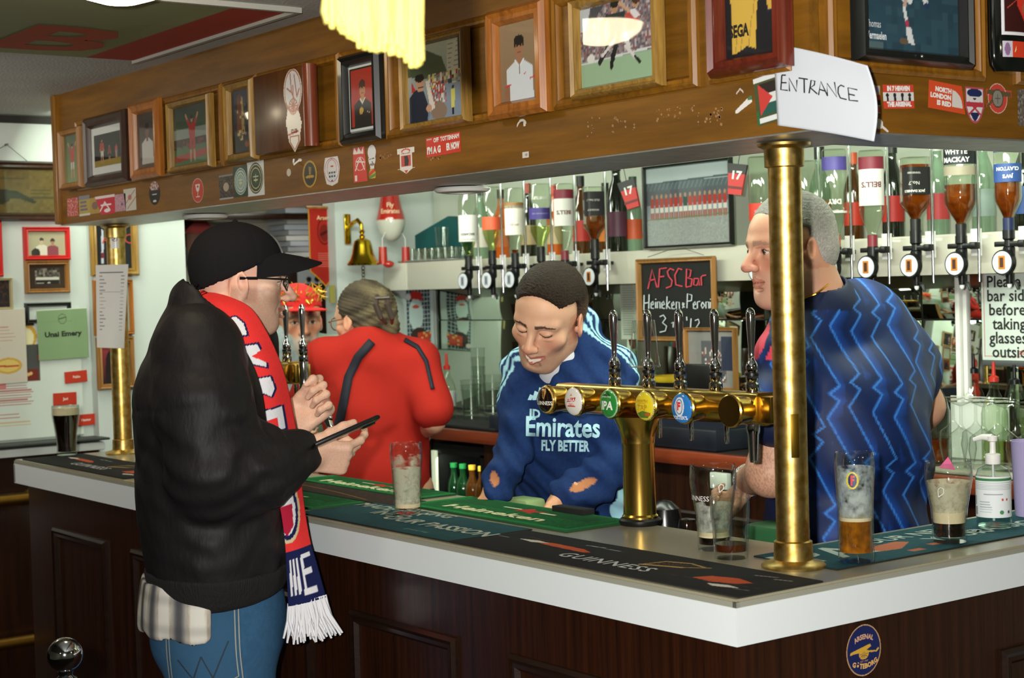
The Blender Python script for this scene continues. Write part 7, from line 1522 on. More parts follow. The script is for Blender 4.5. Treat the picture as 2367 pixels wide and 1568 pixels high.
# ---------------------------------------------------------------- brass tap fountains
m_chrome = mat('polished chrome', (205, 208, 212), .08, metal=1); m_blackp = mat('black plastic', (18, 18, 18), .4); m_bz = mat('polished brass', (216, 176, 86), .22, metal=1)
def tap_handle(parent, x, y, z, full=False):
 o = obj('tap_handle', MB().lathe([(.012, 0), (.0135, .004), (.0135, .014), (.0105, .018), (.0125, .022), (.0125, .030), (.009, .034), (.0115, .040), (.012, .048), (.009, .056), (.0052, .062), (.0055, .075), (.0072, .100), (.0088, .130), (.0092, .146), (.0080, .154), (.004, .159), (1e-6, .160)], 22).mesh('tap_handle'), m_chrome, parent, loc=(x, y, z))
 MB().cyl((0, 0, .0305), (0, 0, .0355), .0128).build('band', m_blackp, o)
 return o
def fountain(name, label, ox, oy, x0, x1, handles, badges, zc=1.357, R=.034):
 t = thing(name, label, 'beer taps', (ox, oy, ZT)); zb = zc - ZT
 MB().lathe([(.042, 0), (.044, .004), (.044, .010), (.040, .014)], 36).build('base_ring', m_blackp, t)
 MB().lathe([(.0375, .012), (.0375, .018), (.0345, .022), (.0335, .060), (.0335, .165), (.0345, .168), (.0345, .171), (.036, .185), (.042, .205), (.052, .225)], 40).build('column', m_bz, t)
 b = MB(); n = 28; vs = []
 prof = [(R*math.sin(a)*-1, R*math.cos(a)) for a in np.linspace(.55, 2*PI-.55, n)]
 k = len(prof)
 for xx in (x0, x1): vs += [(xx - ox, p, zb + q) for p, q in prof]
 b.add(vs, [(i, (i+1) % k, k+(i+1) % k, k+i) for i in range(k)] + [tuple(range(k))[::-1], tuple(range(k, 2*k))]); b.build('bar', m_bz, t, smooth=40)
 MB().box(((x1 - ox) + .016, .004, zb - .002), (.034, .050, .052), bev=.003).build('end_block', m_bz, t)
 for hx_, full in handles: tap_handle(t, hx_ - ox, 0 if not full else 0, zb + (.028 if not full else .030))
 for hx_, full in handles:
  if full:
   xx = hx_ - ox; MB().lathe([(.0075, -.105), (.0085, -.10), (.0115, -.052), (.0135, -.046), (.0140, -.030), (.012, -.020), (.0135, -.010), (.0135, .020), (.0125, .031)], 24, o=(xx, 0, zb)).build('tap_body', m_chrome, t)
   MB().cyl((x1 - ox + .03, 0, zb-.012), (xx, 0, zb-.012), .008).build('tap_shank', m_bz, t)
  else: MB().lathe([(.0035, -.078), (.0048, -.076), (.0062, -.034), (.0075, -.02)], 18, o=(hx_ - ox + .0, .026, zb)).build('nozzle', m_chrome, t)
 for bx, paint, txt in badges:
  xx = bx - ox; s = MB().cyl((xx, -R+.006, zb-.002), (xx, -R-.030, zb-.002), .024, .029, 32); s.lathe([(.029, 0), (.0315, .003), (.0315, .008), (.029, .0105)], 32, M=Matrix.Translation((xx, -R-.030, zb-.002)) @ Matrix.Rotation(PI/2, 4, 'X')); st = s.build('badge_holder', m_bz, t)
  if paint is None: continue
  c = Canvas(.058, .058, .0010); paint(c)
  def dome(X, Z, co): r2 = ((X-.5)**2 + (Z-.5)**2)*4; return np.stack([co[:, 0], -.009*np.sqrt(np.clip(1-r2*.98, 0, 1)), co[:, 2]], 1)
  o = obj('badge', c.mesh('badge', dome, shape=OV), mat('domed badge print', attr=True, rough=.2, coat=1), t, loc=(xx, -R-.0405, zb-.002))
  for q, sz, z, col, kw in txt: 
   me = text_mesh(q, sz, **kw)
   for v in me.vertices: v.co.z += z; v.co.y = -.0012 - .009*math.sqrt(max(0, 1 - (v.co.x**2+v.co.z**2)/.029**2*.98))
   obj('lettering', me, mat('print %s' % str(col), col, .4), o)
 return t
gb = lambda c: (c.rect(0, 0, 1, 1, '#14120e'), c.ring(.5, .5, .5, .5, .10, '#c49a50'), c.poly([(.40, .88), (.60, .92), (.66, .80), (.56, .52), (.46, .60)], '#c08a4a'), c.line(.48, .84, .52, .62, .03, '#14120e'))
rb = lambda c: (c.rect(0, 0, 1, 1, '#e6e2da'), c.poly([(.25, .62), (.75, .66), (.72, .52), (.28, .48)], '#c23a3c'), c.rect(.32, .36, .70, .46, '#d8706a'), c.line(.3, .33, .72, .33, .015, '#c23a3c'), c.poly([(.44, .70), (.56, .72), (.52, .80)], '#c08a5a'))
ipb = lambda c: (c.rect(0, 0, 1, 1, '#2f8a3a'), c.ring(.5, .5, .5, .5, .08, '#9ac89a'), c.poly([(.3, .8), (.5, .95), (.7, .8), (.5, .75)], '#1e5a2a'))
yb = lambda c: (c.rect(0, 0, 1, 1, '#e6cf2e'), c.ring(.5, .5, .5, .5, .06, '#b8b070'), c.poly([(.2, .25), (.5, .35), (.85, .28), (.7, .1), (.3, .1)], '#5a7a2a'), c.ell(.72, .22, .12, .06, '#b8642a'), c.lines(.25, .46, .78, .72, 3, '#cdb020', .4))
fb = lambda c: (c.rect(0, 0, 1, 1, '#2f7ac2'), c.ell(.5, .56, .23, .32, '#e2e2de'), c.ell(.5, .56, .17, .26, '#3a84c8'), c.ell(.5, .56, .135, .22, '#e8e6e0'))
xs = [hy(x, 928, .355)[0] for x in (1264, 1328, 1410, 1493, 1578, 1686)]
FX, FY = -.717, .428
fountain('tap_fountain', 'large brass T-shaped beer tap fountain with five round badges and chrome handles', FX, FY, xs[0]-.03, xs[5]+.022, [(hy(x, 860, FY)[0], i == 4) for i, x in enumerate((1421, 1499, 1572, 1654, 1738))],
 [(xs[0], gb, (('GUINNESS', .0115, -.007, (230, 225, 215), dict(bold=.0003)),)), (xs[1], rb, (('STELLA', .008, .004, (240, 235, 230), dict(bold=.0003)), ('ARTOIS', .008, -.005, (240, 235, 230), dict(bold=.0003)))), (xs[2], ipb, (('IPA', .024, -.004, (235, 240, 230), dict(bold=.0008, shear=.2)), ('greene king', .006, .015, (220, 235, 215), {}))), (xs[3], yb, (('NORTH', .009, .010, (190, 150, 30), dict(bold=.0003)), ('TAP', .016, -.003, (190, 150, 30), dict(bold=.0004)))), (xs[4], fb, (('F', .020, .004, (214, 60, 60), dict(bold=.0012)), ("FOSTER'S", .0095, -.018, (235, 235, 235), dict(bold=.0003)))), (xs[5], None, ())])
x2 = [hy(x, 800, .44)[0] for x in (627, 666, 704)]
fountain('tap_fountain', 'second brass tap fountain with three chrome handles beyond the red scarf', x2[2]-.20, .435, x2[2]-.50, x2[2]-.045, [(x2[0], False), (x2[1], False), (x2[2], True)], [(x2[2]-.09, None, ()), (x2[2]-.18, gb, ())], zc=1.378)
# clear plastic cup put over one handle
hp = hy(1490, 830, FY); t = thing('plastic_cup', 'clear plastic cup upside down over the second tap handle of the fountain', 'cup', (hp[0], FY, 1.357+.070))
MB().lathe([(.0325, .0), (.033, .003), (.0315, .004), (.0235, .094), (.022, .096), (1e-6, .0965)], 32).build('cup_body', glass_mat('clear plastic cup', (244, 247, 244), .12, 1.8), t)
# chrome ornamental tap with black foot behind the phone
P = hz(768, 1092, ZT); t = thing('chrome_tap', 'ornate chrome beer tap with black foot behind the phone', 'beer tap', (P[0], P[1], ZT))
MB().lathe([(.040, 0), (.040, .006), (.026, .012), (.021, .030), (.0165, .040)], 28).build('foot', m_blackp, t)
q = lambda x, y: hd(x, y, depth(P)) - P
MB().tube([q(770, 1062), q(774, 1035), q(770, 1010), q(762, 985), q(755, 962), q(750, 940), q(747, 922)], [.015, .012, .015, .010, .013, .008, .011], 18).build('column', m_chrome, t)
for i in range(4): MB().sphere(q(771-6*i, 1015-24*i), .0125, 14, 10).build('bead', m_chrome, t)
# things behind the counter
sh = thing('under_shelf', 'dark shelf fixed under the inner edge of the bar behind the brass fountain', 'shelf', (-.50, .565, .93)); MB().box((0, 0, -.01), (.40, .20, .02), bev=.002).build('shelf_board', m_darkm, sh)
P = hy(1537, 1200, .545); t = thing('ice_bucket', 'black rounded bucket behind the foot of the brass fountain', 'bucket', (P[0], .545, .931)); MB().lathe([(.034, 0), (.036, .004), (.042, .10), (.040, .15), (.032, .185), (.015, .20), (1e-6, .203)], 30).build('bucket_body', mat('black gloss plastic', (16, 16, 17), .25), t)
P = hy(1588, 1215, .56); t = thing('small_glass', 'small upturned glass behind the counter beside the black bucket', 'glass', (P[0], .56, .931)); MB().lathe([(.026, 0), (.026, .12), (.018, .165), (1e-6, .168)], 24).build('glass_shell', m_glass, t)
P = hy(1772, 1200, .60); t = thing('green_tub', 'green plastic tub behind the counter left of the brass column', 'tub', (P[0]+.03, .62, .931)); MB().box((-.02, 0, .085), (.11, .09, .17), bev=.012).build('tub_body', mat('green plastic', (44, 96, 60), .4), t)
P = hy(1222, 1160, .53); t = thing('pale_green_tub', 'pale green tub between the barman\'s forearms', 'tub', (P[0], .52, .96)); MB().box((0, 0, .07), (.085, .06, .14), bev=.008).build('tub_body', mat('pale green plastic', (150, 178, 120), .5), t)
sh = thing('under_shelf', 'dark shelf fixed under the inner edge of the bar in front of the barman', 'shelf', (P[0], .53, .96)); MB().box((0, 0, -.011), (.40, .13, .02), bev=.002).build('shelf_board', m_darkm, sh)
# chrome ball finial on a post in the foreground
P = hd(150, 1515, 2.9); t = thing('ball_post', 'black post with shiny chrome ball in the left foreground', 'post', (P[0], P[1], 0))
MB().sphere((0, 0, P[2]), .0315, 36, 22).build('ball', m_chrome, t); MB().lathe([(.020, P[2]-.045), (.012, P[2]-.036), (.014, P[2]-.029)], 24).build('collar', m_chrome, t)
MB().lathe([(.14, 0), (.14, .012), (.03, .022), (.016, .03), (.016, P[2]-.044), (.02, P[2]-.042)], 32).build('post_shaft', m_blackp, t)
# ---------------------------------------------------------------- back bar: mirror, shelf, counter
YS, YM = 2.0, 2.27
m_cream2 = mat('cream laminate', (206, 202, 186), .35, coat=.2); m_mir = mat('greenish mirror', (222, 234, 216), .03, metal=1)
mr = thing('back_mirror', 'large tiled mirror with greenish tint along the back wall below the shelf', 'mirror', (-1.6, YM, 1.3))
xs_ = [-4.18, -3.52, -2.84, -2.16, -1.48, -.80, -.12, .56]
for a, b in zip(xs_[:-1], xs_[1:]):
 for z0, z1 in ((1.075, 1.458), (1.461, 1.597)): MB().box(((a+b)/2 + 1.6, .0, (z0+z1)/2 - 1.3), (b-a-.004, .006, z1-z0), bev=.002).build('mirror_tile', m_mir, mr)
MB().box((-.0, .012, .01), (5.2, .010, .57)).build('mirror_backing', mat('dark mirror seam', (60, 66, 58), .6), mr)
sf = thing('back_shelf', 'long cream-fronted spirits shelf across the back wall', 'shelf', (-1.7, 2.14, 1.65)); X0 = -4.19
for a, b in ((X0, hy(939, 640, YS)[0]), (hy(942, 640, YS)[0], .6)): MB().box(((a+b)/2 + 1.7, YS - 2.14 + .008, .005), (b-a, .016, .116), bev=.002).build('fascia', m_cream2, sf)
MB().box(((X0+.6)/2 + 1.7, .01, .052), (.6-X0, .26, .018)).box(((X0+.6)/2 + 1.7, .01, -.045), (.6-X0, .26, .012)).build('shelf_board', m_cream2, sf)
ZS = 1.713
MB().box(((X0+.6)/2 + 1.7, .135, .30), (.6-X0, .006, .5)).build('back_panel', mat('shelf back paint', (190, 196, 180), .7), sf)
# strip light under the canopy top over the shelf
tl = thing('strip_light', 'white tube light fixed behind the canopy over the bar', 'light', (-2.0, .62, 2.235)); MB().box((0, 0, 0), (1.3, .06, .03), bev=.006).build('housing', m_white, tl); MB().cyl((-.62, 0, -.026), (.62, 0, -.026), .012).build('tube', mat('lit tube', (240, 255, 235), .4, emit=(235, 255, 228), estr=2.5), tl)
# back counter
m_redw = wood('red-brown counter edge', (140, 62, 34), (104, 42, 24), axis=0, scale=3, rough=.3, coat=.4)
bc = thing('back_counter', 'back counter with red-brown edge and black mats under the mirror', 'counter', (-1.7, 1.98, 0))
MB().box((-.555, -.27, 1.042), (3.87, .026, .046), bev=.006).build('front_edge', m_redw, bc); MB().box((-.555, .01, 1.052), (3.87, .54, .026)).build('worktop', mat('dark worktop', (48, 40, 34), .4, coat=.3), bc)
hx0 = [hy(x, 1100, 1.74)[0] + 1.7 for x in (1000, 1120, 1245, 1420)]
MB().box(((hx0[1] + 1.38)/2, -.02, .51), (1.38 - hx0[1], .44, 1.02)).build('cabinet', m_dark, bc)
MB().box(((-2.49 + hx0[0])/2, -.02, .51), (2.49 + hx0[0], .44, 1.02)).build('cabinet', m_dark, bc)
for k in range(4): moulding(.5, .7, .03, .012).build('moulding', m_darkm, bc, M=frameM((hx0[1] + .34 + .60*k, -.24, .52)))
MB().box((hy(1075, 985, 1.86)[0] + 1.7, -.10, 1.072), (.75, .30, .010), bev=.002).build('rubber_mat', mat('black rubber mat', (22, 22, 22), .7), bc)
# glass-door bottle fridge
fx = (hx0[0] + hx0[1])/2 - 1.7; fw = hx0[1] - hx0[0] - .01
fr = thing('bottle_fridge', 'back-bar fridge with white side strip and rows of green bottles', 'fridge', (fx, 1.96, 0))
MB().box((0, .17, .50), (fw, .02, .98)).box((0, -.02, .02), (fw, .40, .04)).box((0, -.02, .98), (fw, .40, .04)).box((-fw/2+.01, -.02, .5), (.02, .40, .94)).box((fw/2-.01, -.02, .5), (.02, .40, .94)).build('cabinet', mat('fridge black', (20, 20, 20), .4), fr)
MB().box((-fw/2+.02, -.225, .52), (.03, .012, .90), bev=.002).build('white_strip', mat('fridge strip', (215, 222, 196), .5, emit=(215, 225, 190), estr=.5), fr)
for zz in (.46, .70): MB().box((0, -.02, zz), (fw-.045, .36, .008)).build('shelf_board', mat('steel rack', (120, 125, 120), .4, metal=1), fr)
light('fridge_light', 'AREA', (fx, 1.76, .955), .7, (.9, 1, .8), fw*.8, .05, aim=(fx, 1.95, .6))
m_gg = mat('green bottle glass', (12, 54, 26), .06, coat=.8); m_bg = mat('brown bottle glass', (78, 44, 10), .06, coat=.8)
BEER = [(.024, 0), (.028, .004), (.028, .115), (.024, .14), (.012, .17), (.0115, .20), (.0135, .205), (.0135, .213), (1e-6, .214)]
proto = {}
def beer_bottle(kind, P, label):
 if kind not in proto:
  t = thing('beer_bottle', label, 'bottle', P, group='small beer bottles in the fridge'); MB().lathe(BEER, 20).build('bottle_body', m_gg if kind == 'g' else m_bg, t); MB().lathe([(.0285, .035), (.0285, .09)], 20).build('label', mat('silver label', (175, 185, 190), .4, metal=.3), t); MB().lathe([(.0137, .196), (.0142, .214), (1e-6, .2155)], 16).build('cap', mat('green crown cap' if kind == 'g' else 'gold crown cap', (30, 120, 60) if kind == 'g' else (200, 160, 50), .4), t); proto[kind] = t; return t
 c = copy_tree(proto[kind]); c.location = tuple(P); c['label'] = label; return c
nb = 5
for lv, zz in enumerate((.704, .464)):
 for i in range(nb):
  kind = 'g' if (i < 2 and lv == 0) or (lv == 1 and i % 2) else 'b'
  beer_bottle(kind, (fx - fw/2 + .055 + (fw-.09)*i/(nb-1), 1.80, zz), '%s beer bottle in the fridge, %s shelf, %s' % ('green' if kind == 'g' else 'amber', ['upper', 'lower'][lv], ['nearest the white strip', 'second from the white strip', 'in the middle', 'second from the dark side', 'at the dark side'][i]))

# ---------------------------------------------------------------- spirits: upturned bottles on optics
m_bglass = glass_mat('clear bottle glass', (244, 250, 240), .03, 1.7); m_amber = mat('amber spirit', (126, 56, 8), .05, coat=.6, var=.5, vscale=30, color2=(70, 22, 4)); m_yel = glass_mat('pale spirit', (240, 244, 205), .03); m_valve = mat('black valve plastic', (14, 14, 15), .35)
YB = 1.925
ZBT = {1082: (1.984, 1.694), 1137: (1.986, 1.710), 1190: (1.972, 1.694), 1250: (1.977, 1.713), 1305: (1.968, 1.693), 1375: (1.945, 1.728), 1762: (1.985, 1.740), 1862: (1.957, 1.709), 1932: (1.982, 1.692), 2017: (1.967, 1.688), 2117: (1.934, 1.728), 2222: (1.955, 1.706), 2332: (1.940, 1.715)}
def optic_bottle(label, px, r=.0365, H=.285, tint=None, liquid=None, level=.35, bands=(), square=False, cap=(20, 20, 20), dial='orange', text_=(), zt=2.0):
 x = hy(px, 560, YB)[0]; zt, zn = ZBT[px]; t = thing('optic_bottle', label, 'bottle', (x, YB, zn)); H = zt - zn
 neck = H*.20; sh_ = H*.34
 prof = [(.0135, 0), (.0135, neck*.62), (.0150, neck*.75), (r*.62, neck*1.12), (r*.95, sh_), (r, sh_+.012), (r, H-.006), (r*.92, H), (1e-6, H+.0)]
 sq = (lambda a, rr, z: rr*(1 + (.16 if z > sh_*.8 else 0)*(abs(math.cos(2*a)) - .5)*-1)) if square else None
 if square: sq = lambda a, rr, z: rr*min(1.32, 1/max(abs(math.cos(a+.35)), abs(math.sin(a+.35))))**(.85 if z > sh_*.75 else 0)*.93
 MB().lathe(prof, 36, sq=sq).build('bottle_body', m_bglass if tint is None else tint, t, smooth=40)
 if liquid:
  zl = H*level; P = [(1e-6, .002)] + [(max(.002, float(np.interp(z, [p[1] for p in prof], [p[0] for p in prof])) - .0022), z) for z in np.linspace(.002, zl, 14)] + [(1e-6, zl)]; MB().lathe(P, 30, sq=sq).build('spirit', liquid, t, smooth=40)
 a = facing((x, YB))
 for (z0, z1, col) in bands:
  k = r + .0012; mb = MB(); n = 26; span = 1.25
  aa = [a - span + 2*span*i/n for i in range(n+1)]; fn = (lambda q: sq(q, k, H)) if sq else (lambda q: k)
  mb.add([(fn(q)*math.cos(q)*1.01, fn(q)*math.sin(q)*1.01, z) for z in (z0*H, z1*H) for q in aa], [(i, i+1, n+2+i, n+1+i) for i in range(n)]); mb.build('label', mat('label %s' % str(col), col, .5), t, smooth=60)
 for s, size, z, col, kw in text_:
  o = obj('lettering', text_mesh(s, size, rot180=True, **kw), mat('print %s' % str(col), col, .5), t)
  for v in o.data.vertices:
   q = a + v.co.x/r; kk = ((sq(q, r + .0012, H)*1.01 if sq else r + .0012) + .0012); v.co = (kk*math.cos(q), kk*math.sin(q), v.co.z + z*H)
 MB().lathe([(.0148, -.002), (.0150, .030), (.0135, .032)], 20).build('capsule', mat('capsule %s' % str(cap), cap, .4), t)
 # optic: valve, dial, spout, bracket and rod
 dz = zn - 1.712
 op = thing('optic', 'optic under the ' + label, 'optic', (x, YB, 1.66))
 MB().lathe([(.0165, .050 + dz), (.0165, .030 + min(dz, 0)), (.012, .026 + min(dz, 0)), (.012, .010), (.016, .006), (.016, -.02), (.010, -.03), (.010, -.075), (.0085, -.092)], 20).build('valve', m_valve, op)
 MB().box((.0, .0, .016), (.085, .016, .014), bev=.002).box((.045, .0, .0155), (.02, .026, .02), bev=.003).box((0, .037, .014), (.026, .073, .012)).build('bracket', m_valve, op)
 d = MB().cyl((0, -.018, -.034), (0, -.031, -.034), .036, .034, 30); d.build('dial_rim', m_valve, op); f_ = MB().cyl((0, -.031, -.034), (0, -.0325, -.034), .0305, .030, 28).build('dial_face', mat('pale dial', (206, 208, 214), .3), op)
 MB().box((0, -.0332, -.034), (.021, .001, .036)).build('dial_window', mat('orange dial window', (178, 108, 30), .4) if dial == 'orange' else mat('grey dial window', (150, 152, 160), .4), op)
 MB().box((0, -.0338, -.034), (.011, .0006, .026)).build('dial_mark', mat('dark dial print', (60, 30, 20), .5) if dial == 'orange' else mat('grey dial print', (96, 98, 110), .5), op)
 MB().lathe([(.007, -.092), (.0062, -.100), (.003, -.104)], 14).build('spout', mat('white nozzle', (220, 222, 220), .3), op)
 MB().tube([(.012, 0, -.085), (.028, -.006, -.092), (.034, -.008, -.108)], [.005, .006, .004], 8).build('lever', m_valve, op)
 MB().cyl((.05, .012, -.085), (.05, .012, .335), .0042).build('rod', m_chrome, op); MB().box((.028, .03, .025), (.035, .004, .075)).build('holder', m_white, op)
 return t
W_, K_ = (222, 220, 212), (26, 24, 24)
optic_bottle('upturned clear rum bottle with white label on the far left optic', 1082, bands=((.30, .66, W_),), text_=(('BACARDI', .013, .40, K_, dict(bold=.0004)), ('CARTA BLANCA', .007, .33, K_, {})), liquid=m_yel, level=.36, dial='grey')
optic_bottle('upturned bottle with orange label on the second optic', 1137, bands=((.40, .58, (216, 92, 58)),), liquid=m_yel, level=.42, dial='grey', zt=1.985)
optic_bottle('upturned bottle with white label and gold band on the third optic', 1190, bands=((.36, .76, (226, 222, 206)), (.72, .80, (150, 110, 60))), liquid=m_amber, level=.16, dial='grey', text_=(('SPICED', .011, .5, (120, 50, 40), {}),), zt=1.98)
optic_bottle('upturned gin bottle with purple band on the fourth optic', 1250, r=.041, bands=((.50, .66, (70, 58, 130)),), text_=(('WHITLEY', .014, .80, W_, dict(bold=.0004)), ('LONDON DRY GIN', .007, .58, (180, 170, 200), {})), dial='grey', liquid=m_yel, level=.40)
optic_bottle('upturned whisky bottle with white label and maroon band on the fifth optic', 1305, bands=((.44, .80, W_), (.80, .92, (124, 36, 52))), text_=(("BELL'S", .020, .62, (100, 30, 30), dict(bold=.0006)),), cap=(120, 40, 50), dial='grey')
optic_bottle('upturned square whiskey bottle with black label above the barman', 1375, r=.037, bands=((.52, .92, K_),), square=True, liquid=m_amber, level=.52, text_=(('OLD No.7', .010, .78, W_, {}), ('WHISKEY', .009, .62, W_, {})))
optic_bottle('upturned clear bottle half behind the grey-haired man', 1762, bands=((.18, .40, (206, 60, 44)),), text_=(('APERITIVO', .009, .3, W_, {}),), zt=1.975, r=.040)
optic_bottle('upturned clear bottle just right of the brass corner column', 1862, r=.036, dial='grey', zt=1.97)
optic_bottle('upturned clear gin bottle with purple band above the grey hair', 1932, bands=((.78, .92, (86, 74, 150)), (.34, .36, W_)), text_=(('DRY', .02, .46, W_, dict(bold=.0008)), ('GIN', .014, .36, W_, {})), cap=(206, 90, 50), zt=2.01)
optic_bottle('upturned whisky bottle with white label and maroon band on the right side', 2017, bands=((.42, .80, W_), (.80, .93, (124, 36, 52))), text_=(("BELL'S", .022, .64, (100, 30, 30), dict(bold=.0006)),), cap=(120, 40, 50))
optic_bottle('upturned square whiskey bottle with black label on the right side', 2117, r=.037, bands=((.48, .86, K_),), square=True, liquid=m_amber, level=.90, text_=(("JACK DANIEL'S", .009, .53, W_, dict(bold=.0004)), ('No.7', .014, .64, W_, {}), ('TENNESSEE', .007, .78, W_, {})))
optic_bottle('upturned big-bellied whisky bottle with black label and amber contents', 2222, r=.044, bands=((.78, .99, (24, 26, 30)), (.66, .76, (150, 140, 120))), liquid=m_amber, level=.56, text_=(), zt=2.02)
t = [o for o in COL.objects if o.get('label', '').startswith('upturned big-bellied')][0]; a = facing(t.location)
for s, z in (('WHYTE', .228), ('MACKAY', .206)): obj('lettering', wrap_cyl(text_mesh(s, .019, bold=.0006), .0470, a - .25), mat('white label print', (225, 225, 225), .5), t, loc=(0, 0, z))
optic_bottle('upturned rum bottle with blue label near the right edge', 2332, bands=((.56, .78, (40, 70, 130)), (.92, 1.0, (30, 60, 120))), liquid=m_amber, level=.72, text_=(('CLAYTON', .013, .72, W_, dict(bold=.0005)), ("JW'S", .013, .63, W_, dict(bold=.0005))), cap=(24, 34, 70), zt=2.02)
# bottles standing on the shelf behind the optics
STD = [(.030, 0), (.034, .004), (.034, .165), (.028, .195), (.014, .235), (.013, .275), (.0155, .28), (.0155, .30), (1e-6, .301)]
pt = {}
def stand_bottle(label, px, body, lab, capc, s=1.0, y=2.09):
 x = hy(px, 560, y)[0]; key = (str(body.name), str(lab), str(capc))
 if key in pt: t = copy_tree(pt[key]); t['label'] = label; t.location = (x, y, ZS); t.scale = (s, s, s); return t
 t = thing('spirit_bottle', label, 'bottle', (x, y, ZS), group='spirit bottles standing on the back shelf'); MB().lathe(STD, 26).build('bottle_body', body, t); MB().lathe([(.0345, .05), (.0345, .13)], 26).build('label', mat('label %s' % str(lab), lab, .5), t); MB().lathe([(.0158, .262), (.0162, .302), (1e-6, .303)], 18).build('cap', mat('capsule %s' % str(capc), capc, .4), t); t.scale = (s, s, s); pt[key] = t; return t
m_dkb = mat('dark bottle glass', (20, 24, 14), .08, coat=.8); m_orb = mat('orange liqueur', (196, 88, 20), .08, coat=.7); m_clr = mat('pale green bottle glass', (120, 148, 120), .05, coat=.9)
stand_bottle('dark wine bottle with plum label behind the small red mini-kit on the left', 1428, m_dkb, (86, 44, 62), (24, 26, 20), 1.12, 2.06)
for i, (px, b, l, c, lb) in enumerate(((1112, m_clr, (220, 215, 200), (30, 30, 30), 'pale bottle standing behind the two far left optics'), (1160, m_orb, (206, 110, 60), (40, 30, 26), 'orange liqueur bottle standing behind the third optic'), (1222, m_dkb, (180, 160, 120), (160, 60, 40), 'dark bottle with tan label standing behind the fourth optic'), (1283, m_orb, (210, 190, 150), (200, 60, 40), 'orange bottle with pale label standing beside the fifth optic'), (1345, m_bg, (200, 60, 50), (30, 30, 30), 'brown bottle with red label behind the square whiskey bottle'), (1402, m_bg, (210, 120, 40), (30, 30, 30), 'brown bottle with orange label right of the square whiskey bottle'), (1466, m_clr, (206, 90, 50), (40, 80, 60), 'pale bottle with orange label beside the team photo'),
  (1975, m_bg, (200, 60, 40), (200, 84, 40), 'brown bottle standing right of the purple-banded gin'), (1898, m_clr, (210, 130, 60), (40, 40, 40), 'pale bottle standing right of the brass corner column'), (2066, m_dkb, (190, 50, 44), (30, 30, 30), 'dark bottle with red label beside the right white-labelled whisky'), (2170, m_clr, (200, 70, 70), (200, 200, 200), 'pale bottle with pink-red label behind the big-bellied whisky'), (2275, m_clr, (150, 170, 160), (210, 60, 50), 'pale bottle standing left of the blue-labelled rum'), (2372, m_dkb, (60, 90, 150), (30, 30, 30), 'dark bottle with blue label at the right edge of the shelf'))):
 stand_bottle(lb, px, b, l, c, [1.0, .92, .96, .9, .98, .86, .9, .9, 1, .98, .95, .97, .96][i], 2.11)
# mini red kits hung from the bottles
for px, py, lb, ro in ((1456, 450, 'mini red football kit numbered 17 hanging left of the team photo', -.25), (1702, 415, 'mini red football kit numbered 17 hanging right of the team photo', .15)):
 P = hy(px, py, 1.88); t = thing('mini_kit', lb, 'ornament', M=frameM(P, .5) @ Matrix.Rotation(ro, 4, 'Y')); MB().prism([(-.030, .048), (.030, .048), (.024, -.048), (-.020, -.048)], -.008, .008).build('kit_body', mat('red kit plastic', (186, 34, 32), .4), t); MB().prism([(-.031, .049), (.031, .049), (.029, .018), (-.0285, .018)], -.0084, .0084).build('kit_top', mat('black kit plastic', (28, 22, 24), .4), t)
 MB().box((0, -.0092, -.026), (.05, .001, .008)).build('kit_band', mat('dark kit band', (90, 16, 18), .4), t); text('lettering', '17', .036, m_wp, t, M=frameM((.0, -.0095, .012)), bold=.0012); MB().cyl((0, 0, .048), (0, .02, .16), .0012).build('string', mat('dark string', (40, 40, 40), .8), t)
# framed team photograph
def tp(c):
 c.c[:] = lin('#8d929a'); c.rect(0, .80, 1, 1, '#aeb8bd'); c.rect(0, .70, 1, .80, '#59646a'); c.line(0, .80, 1, .83, .012, '#4a565c'); [c.line(.05*i, .72, .05*i+.03, .80, .006, '#7a858a') for i in range(20)]; c.rect(0, .52, 1, .70, '#5a5e66'); c.rect(0, 0, 1, .34, '#979a98'); c.speck(.3, ['#8d908e', '#a0a3a0'], 2, (0, 0, 1, .33))
 for i in range(16):
  x = .05 + .058*i; k = '#b03a2e' if i not in (7,) else '#2f4a3c'; c.rect(x, .48, x+.042, .60, k); c.rect(x, .42, x+.042, .49, '#d6d2cc'); c.ell(x+.021, .63, .013, .028, '#b08a70'); c.rect(x, .33, x+.016, .42, '#a85a44'); c.rect(x+.025, .33, x+.042, .42, '#a85a44')
 c.line(0, .335, 1, .36, .008, '#6d7a58')
picture('black-framed team photograph with a row of red shirts on the back shelf', ('y', 1.99), (1491, 386), (1699, 566), 'black', .012, tp, d=.02)
